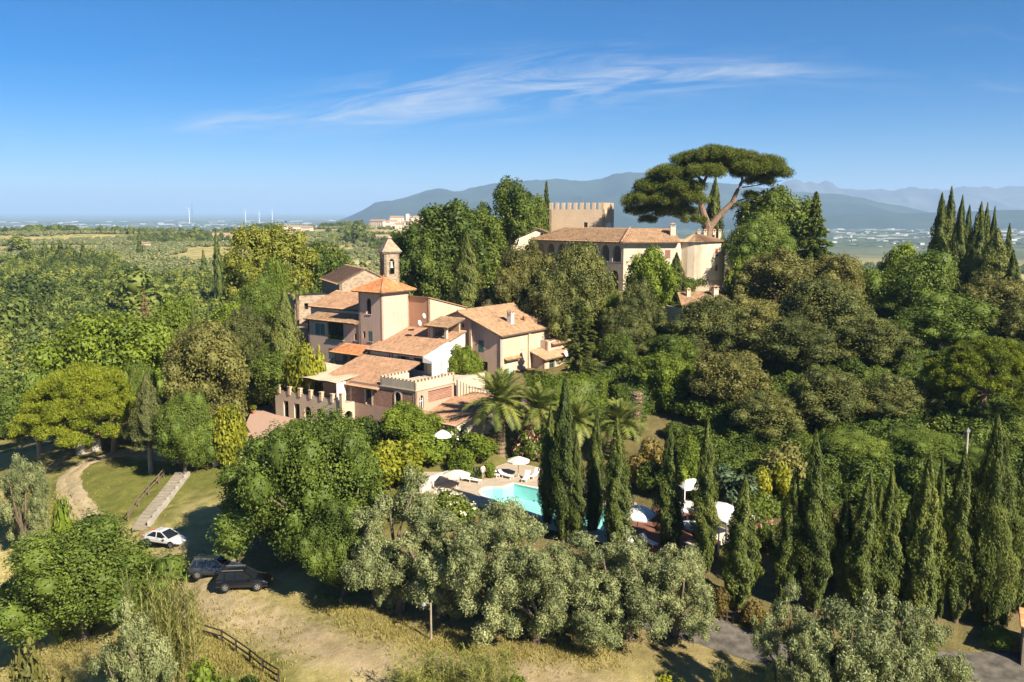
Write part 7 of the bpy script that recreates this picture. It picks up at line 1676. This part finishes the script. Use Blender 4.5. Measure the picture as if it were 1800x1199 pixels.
# distant trees that can still be told apart on the left hills
for i, (px, top, w, d, lab, k) in enumerate([
    (78, 424, 12, 520, 'small cypress on the left field edge, first of the row', 'farc'), (92, 426, 10, 515, 'small cypress on the left field edge, second of the row', 'farc'), (105, 422, 13, 500, 'cypress in the middle of the far field row', 'farc'), (118, 424, 14, 505, 'bushy cypress near the end of the far field row', 'farc'), (145, 424, 10, 510, 'last cypress of the far field row', 'farc'),
    (245, 418, 10, 620, 'lone cypress by the white hut on the far hill', 'farc'), (378, 415, 12, 480, 'dark cypress on the slope below the farmhouse', 'farc'), (358, 440, 12, 420, 'cypress half way down the far slope', 'farc'), (390, 450, 12, 400, 'lowest cypress on the far slope', 'farc'),
    (250, 470, 110, 300, 'broad far tree with a flat yellow-green crown in the valley', 'far'), (55, 480, 70, 330, 'dark round tree in the left valley', 'far'), (20, 520, 90, 260, 'grey-green tree at the left edge of the valley', 'far'), (630, 395, 34, 900, 'dark clump of a tree below the hill village', 'far'), (30, 415, 40, 700, 'large round tree on the far left hill', 'far'), (340, 400, 26, 1000, 'flat-topped far pine on the ridge', 'far')]):
    tree(k, 'cypress_tree' if k == 'farc' else 'broadleaf_tree', px, top, w, d, lab, 'cypress' if k == 'farc' else 'tree', 'far trees on the left hills', minH=6)
S_far = [crown_of('broad far tree with a flat yellow-green crown in the valley'), crown_of('dark round tree in the left valley'), crown_of('grey-green tree at the left edge of the valley')]
S_olv = [crown_of('pale olive seen beside the bell tower')]
S_cyp = [crown_of('dark cypress on the slope below the farmhouse')]
rng = np.random.default_rng(77)
def region(n, az0, az1, r0, r1, cond=None, jitter=True):
    a = np.arctan(rng.uniform(az0, az1, n)); r = np.sqrt(rng.uniform(r0 ** 2, r1 ** 2, n)); x, y = r * np.sin(a), r * np.cos(a)
    if cond is not None: k = cond(x, y, r); x, y = x[k], y[k]
    return x, y
def nz2(x, y, s): return np.array([mnoise.noise(Vector((a * s, b_ * s, 9.0))) for a, b_ in zip(x, y)])
az = lambda px: (px - 900) / F_PX
# wood filling the left valley, open only below the near slope
x, y = region(2600, az(-260), az(560), 150, 440, lambda x, y, r: (r > 165 + 60 * sstep(-.42, -.15, x / y)) & (height(x, y) < 6))
scatter('woodland', 'dense green wood filling the valley on the left', np.stack([x, y, height(x, y) - .8], -1), rng.uniform(.7, 1.25, len(x)) * (.85 + .15 * (np.hypot(x, y) > 250)), S_far)
# olive groves and pastures on the far hills, in loose rows
gx, gy = np.meshgrid(np.arange(-700, 260, 8.5), np.arange(380, 1350, 9.5)); gx, gy = gx.ravel() + rng.normal(size=gx.size) * 1.3, gy.ravel() + rng.normal(size=gx.size) * 1.3
gr = np.hypot(gx, gy); f_ = nz2(gx, gy, .007)
k = (gr > 425) & (gr < 1350) & (gx / gy > az(-260)) & (gx / gy < az(860)) & (f_ > -.06) & (f_ < .30)
scatter('olive_grove', 'rows of grey-green olives across the far left hills', np.stack([gx[k], gy[k], height(gx[k], gy[k]) - .3], -1), rng.uniform(.7, 1.15, k.sum()), S_olv)
k = (gr > 430) & (gr < 1400) & (gx / gy > az(-260)) & (gx / gy < az(900)) & (f_ >= .27) & (rng.random(gx.size) < .9) & ~((gx / gy > az(640)) & (gx / gy < az(765)) & (gr > 1100))
scatter('woodland', 'dark copses between the far olive groves', np.stack([gx[k], gy[k], height(gx[k], gy[k]) - .5], -1), rng.uniform(.55, 1.0, k.sum()), S_far)
# wooded ridge line, knolls and the right hand slopes
x, y = region(5200, az(-260), az(1000), 1150, 2100, lambda x, y, r: (nz2(x, y, .0045) > -.05) & ~((x / y > az(640)) & (x / y < az(765)))); x2, y2 = region(420, az(50), az(140), 1180, 1330); x3, y3 = region(330, az(440), az(505), 1620, 1780)
x, y = np.concatenate([x, x2, x3]), np.concatenate([y, y2, y3])
scatter('woodland', 'wooded ridge on the left horizon', np.stack([x, y, height(x, y) - .5], -1), rng.uniform(.55, 1.1, len(x)), S_far)
x, y = region(5200, az(820), az(2100), 235, 1700, lambda x, y, r: ((nz2(x, y, .006) > -.28) | (r < 300)) & (height(x, y) < 9))
scatter('woodland', 'woods falling away to the plain beyond the castle', np.stack([x, y, height(x, y) - .8], -1), rng.uniform(.6, 1.15, len(x)), S_far)
x, y = region(520, az(560), az(1000), 205, 430, lambda x, y, r: height(x, y) < 14)
scatter('woodland', 'trees on the slope between the church and the castle', np.stack([x, y, height(x, y) - .8], -1), rng.uniform(.6, 1.0, len(x)), S_far)
# undergrowth under the right wood and on the rough bank
bx_, by_ = [], []
for (p0, r0, n_) in [(G(1400, 760, 8), 24, 260), (G(1580, 740, 8), 24, 260), (G(1700, 800, 6), 16, 120), (G(1230, 640, 11), 14, 90), (G(1500, 600, 12), 30, 260), (G(1700, 600, 12), 28, 220), (G(1100, 600, 12), 12, 60), (G(960, 600, 11), 8, 0), (G(900, 520, 14), 16, 90), (G(760, 520, 14), 16, 90), (G(430, 640, 8), 10, 60), (G(300, 660, 4), 14, 90), (G(150, 640, 0), 20, 160), (G(40, 700, -3), 18, 130), (G(480, 560, 10), 12, 60), (G(330, 600, 6), 14, 90)]:
    q = rng.normal(size=(n_, 2)) * r0 * .55; bx_ += list(p0[0] + q[:, 0]); by_ += list(p0[1] + q[:, 1])
bx_, by_ = np.array(bx_), np.array(by_)
S_under = [crown_of('dark shrub between palms and pool'), crown_of('dark hedge bush along the near pool edge')]
# keep the undergrowth off buildings, pool and lawns
hs = (bx_ - HK[0]) * HA[0] + (by_ - HK[1]) * HA[1]; ht = (bx_ - HK[0]) * HB[0] + (by_ - HK[1]) * HB[1]
k = ~((hs > -8) & (hs < 36) & (ht > -9) & (ht < 36)) & ((by_ > 108) | (bx_ > 22) | (bx_ < -45))
scatter('undergrowth', 'dark shrubs and saplings under the trees', np.stack([bx_[k], by_[k], height(bx_[k], by_[k]) - .3], -1), rng.uniform(.7, 1.5, k.sum()), S_under)
# rough grass tufts on the banks and field edges
tuft = Crown(900); r_ = tuft.rng
tp = []
for (pts_, w_, n_) in [(gpoly([(60, 1000), (150, 1080), (330, 1130), (400, 1190)]), 7, 2600), (gpoly([(20, 1150), (150, 1190)]), 8, 1500), (gpoly([(620, 1085), (760, 1135), (900, 1150), (1080, 1150)]), 2.2, 1900), (gpoly([(300, 1105), (480, 1199)]), 1.2, 900), (gpoly([(20, 900), (70, 950)]), 6, 900), (gpoly([(560, 1060), (640, 1090)]), 1.0, 400)]:
    for a, b_ in zip(pts_[:-1], pts_[1:]):
        m = n_ // (len(pts_) - 1); f_ = r_.random(m)[:, None]; q = np.array(a)[None] * (1 - f_) + np.array(b_)[None] * f_; q[:, :2] += r_.normal(size=(m, 2)) * w_ * .5; tp.append(q)
tp = np.concatenate(tp); tp[:, 2] = height(tp[:, 0], tp[:, 1])
for k in range(5):
    q = tp + r_.normal(size=tp.shape) * np.array([.12, .12, .02]); ax = np.stack([r_.normal(size=len(q)) * .5, r_.normal(size=len(q)) * .5, np.ones(len(q))], -1)
    tuft.leaves(q + np.array([0, 0, .12]), r_.normal(size=(len(q), 3)) * np.array([1, 1, .2]), .30, .045, ax)
tag(obj('grass', tuft.me('grass', leaf_mat('dry_grass_blades', (.20, .17, .07), (.30, .26, .11), (.38, .33, .17), .3, objvar=0))), 'tufts of long dry grass on the banks', kind='stuff')

# farmhouses on the hills and the hill village
roof_far, wall_far = tiles_mat('far_tiles', [(.1, (.30, .20, .14)), (.9, (.38, .27, .19))]), plain('far_walls', (.60, .50, .40), .9, var=.12, scale=.3)
wall_far2 = plain('far_walls_pale', (.66, .60, .52), .9, var=.1, scale=.3)
def far_house(px, base, d, w, dep, h, rise, rot, label, wm=None, cat='house', group=None):
    p = ground_at(px, base, 200); z = p[2]; k = p[1] / d; w, dep, h, rise = w * k, dep * k, h * k, rise * k
    t = thing('farmhouse' if group is None else 'village_house', label, cat, (p[0], p[1], z), rot, group); m_ = MB(); m_.box(-w / 2, w / 2, -dep / 2, dep / 2, -3, h); m_.build('wall', wm or wall_far, t)
    m_ = MB(); e = .5; m_.add([(-w / 2 - e, -dep / 2 - e, h), (w / 2 + e, -dep / 2 - e, h), (w / 2 + e, dep / 2 + e, h), (-w / 2 - e, dep / 2 + e, h), (-w / 2 - e, 0, h + rise), (w / 2 + e, 0, h + rise)], [(0, 1, 5, 4), (2, 3, 4, 5), (0, 4, 3), (1, 2, 5), (3, 2, 1, 0)]); m_.build('roof', roof_far, t)
    nw = max(2, int(w / 3.2))
    for k in range(nw):
        for fl in range(max(1, int(h / 3))): m_ = MB(); x_ = -w / 2 + w * (k + .5) / nw; m_.box(x_ - .5, x_ + .5, -dep / 2 - .04, -dep / 2 + .01, .9 + fl * 3, 2.4 + fl * 3); m_.build('window', dark_in, t)
for px, base, d, w, dep, h, ri, rot, lab in [(393, 424, 600, 13, 9, 3.5, 1.8, .3, 'pale farmhouse with red roof on the far hill'), (409, 424, 605, 8, 7, 3.2, 1.5, .2, 'small wing beside the pale farmhouse'), (513, 406, 800, 17, 8, 3.2, 1.4, .15, 'long red-roofed house behind the high yellow-green trees'), (512, 416, 780, 8, 7, 3.5, 1.2, .2, 'white house under the long red-roofed one'), (540, 409, 820, 9, 7, 4, 1.8, -.2, 'small house right of the long red-roofed house'), (190, 404, 900, 16, 9, 5, 2, .2, 'farmhouse on the far left ridge'), (222, 405, 900, 22, 9, 4.5, 1.6, 0, 'long low farm building on the far left ridge'), (256, 437, 560, 5, 4, 3, .8, 0, 'tiny white hut beside a lone cypress'), (672, 428, 700, 10, 8, 5, 1.5, .3, 'pale house peeping out left of the bell tower spire')]:
    far_house(px, base, d, w, dep, h, ri, rot, lab)
for k, (px, base, w, h, lab) in enumerate([(665, 402, 24, 11, 'big blocky palazzo at the left end of the hill village'), (678, 402, 10, 9, 'narrow house beside the village palazzo'), (690, 401, 14, 10, 'low house left of the village church'), (698, 396, 20, 11, 'village house below the church tower on its left'), (708, 394, 22, 13, 'tall village house under the church tower'), (720, 394, 24, 14, 'pale village house right of the church tower'), (732, 397, 20, 12, 'house at the right end of the village ridge'), (742, 402, 16, 9, 'lowest house right of the hill village'), (716, 402, 18, 9, 'front house in the middle of the hill village'), (726, 404, 14, 8, 'small front house on the right of the hill village'), (702, 404, 14, 8, 'small front house on the left of the hill village')]):
    far_house(px, base, 1430 + (k % 3) * 14, w, 12, h, 3, (k * .37) % .8 - .4, lab, wall_far2 if k % 2 else wall_far, 'house', 'houses of the hill village')
_d = ground_at(717, 398, 200).y; p = D(717, 398, _d); t = thing('church_tower', 'slim pale church tower above the hill village', 'tower', (p[0], p[1], hz(p[0], p[1]))); m_ = MB(); m_.box(-2.4, 2.4, -2.4, 2.4, -5, D(717, 377, _d)[2] - hz(p[0], p[1])); m_.build('tower_body', wall_far2, t); m_ = MB(); zt2 = D(717, 377, _d)[2] - hz(p[0], p[1]); m_.add([(-2.6, -2.6, zt2), (2.6, -2.6, zt2), (2.6, 2.6, zt2), (-2.6, 2.6, zt2), (0, 0, zt2 + 1.6)], [(0, 1, 4), (1, 2, 4), (2, 3, 4), (3, 0, 4)]); m_.build('tower_roof', roof_far, t)
# factories and houses strewn over the plain
m_ = MB(); rr = random.Random(3)
def town(n, az0, az1, r0, r1, big):
    for _ in range(n):
        a, r = math.atan(rr.uniform(az0, az1)), rr.uniform(r0, r1); x, y = r * math.sin(a), r * math.cos(a); w = rr.uniform(.3, 1) * big; d = rr.uniform(.3, .7) * big; h = rr.uniform(5, 13); th = rr.uniform(0, 3); c, s_ = math.cos(th), math.sin(th)
        m_.prism([(x + c * i - s_ * j, y + s_ * i + c * j) for i, j in ((-w, -d), (w, -d), (w, d), (-w, d))], -94, -92 + h)
town(260, az(-200), az(900), 5500, 12500, 70); town(520, az(-200), az(900), 4300, 9000, 16); town(330, az(1350), az(2000), 4200, 11000, 60); town(520, az(1350), az(2000), 3200, 8500, 15)
tag(m_.build('distant_town', plain('town_walls', (.42, .40, .37), .9, var=.2, scale=.01)), 'pale factories and houses scattered over the hazy plain', kind='stuff')
m_ = MB()
for _ in range(3600):
    a, r = math.atan(rr.uniform(az(-260), az(2050))), rr.uniform(3200, 12000); x, y = r * math.sin(a), r * math.cos(a); w = rr.uniform(20, 130); d = rr.uniform(8, 25); th = rr.uniform(-.5, .5); c, s_ = math.cos(th), math.sin(th); h = rr.uniform(6, 12)
    m_.prism([(x + c * i - s_ * j, y + s_ * i + c * j) for i, j in ((-w, -d), (-w * .3, -d * 1.4), (w * .6, -d), (w, d), (-w * .5, d * 1.2))], -94, -92 + h)
tag(m_.build('far_woodland', plain('far_tree_mass', (.06, .085, .04), 1.0, var=.25, scale=.01)), 'dark tree belts across the hazy plain', kind='stuff')
# wind turbines and the lattice mast
for px, top, d, lab in [(332, 366, 9000, 'wind turbine standing close to the lattice mast'), (431, 369, 9500, 'wind turbine, left of the row of three'), (455, 369, 9700, 'wind turbine in the middle of the row of three'), (478, 368, 9600, 'wind turbine, right of the row of three')]:
    p = D(px, top, d); t = thing('wind_turbine', lab, 'wind turbine', (p[0], p[1], -92), .2, 'wind turbines on the plain'); H = p[2] + 92 - 12
    m_ = MB(); m_.tube([(0, 0, 0), (0, 0, H)], [4.0, 2.6], 8); m_.build('tower', white_paint, t); m_ = MB(); m_.box(-3, 3, -7, 5, H - 2, H + 3); m_.build('nacelle', white_paint, t)
    for k in range(3): a = 2 * math.pi * k / 3 + px; m_ = MB(); m_.bar((0, -7, H), (math.sin(a) * 42, -7, H + math.cos(a) * 42), 3.2, 1.2); m_.build('blade', white_paint, t)
p = D(337, 358, 8800); t = thing('lattice_mast', 'tall thin lattice mast on the plain', 'mast', (p[0], p[1], -92)); H = p[2] + 92
m_ = MB()
for sx, sy in ((-1, -1), (1, -1), (1, 1), (-1, 1)): m_.bar((sx * 8, sy * 8, 0), (sx * 2, sy * 2, H), 1.6)
m_.build('mast_leg', metal_grey, t); m_ = MB()
for k in range(16):
    z0, z1 = H * k / 16, H * (k + 1) / 16; w0, w1 = 8 - 6 * k / 16, 8 - 6 * (k + 1) / 16; s_ = 1 if k % 2 else -1; m_.bar((s_ * w0, -w0, z0), (-s_ * w1, -w1, z1), 1.0); m_.bar((-w0, s_ * w0, z0), (-w1, -s_ * w1, z1), 1.0)
m_.build('brace', metal_grey, t)

# ------------------------------------------------------------------ the air
hb = MB(); hb.box(-62000, 62000, -62000, 62000, -140, 570)
m_haze = bpy.data.materials.new('haze_air'); m_haze.use_nodes = True; hn = m_haze.node_tree; hn.nodes.clear(); ho = hn.nodes.new('ShaderNodeOutputMaterial'); pv = hn.nodes.new('ShaderNodeVolumePrincipled')
pv.inputs['Color'].default_value = (.44, .66, 1.0, 1); pv.inputs['Density'].default_value = HAZE; pv.inputs['Anisotropy'].default_value = .0
hn.links.new(pv.outputs[0], ho.inputs['Volume'])
tag(hb.build('haze', m_haze), 'thin blue haze over the valley and the plain', kind='stuff')
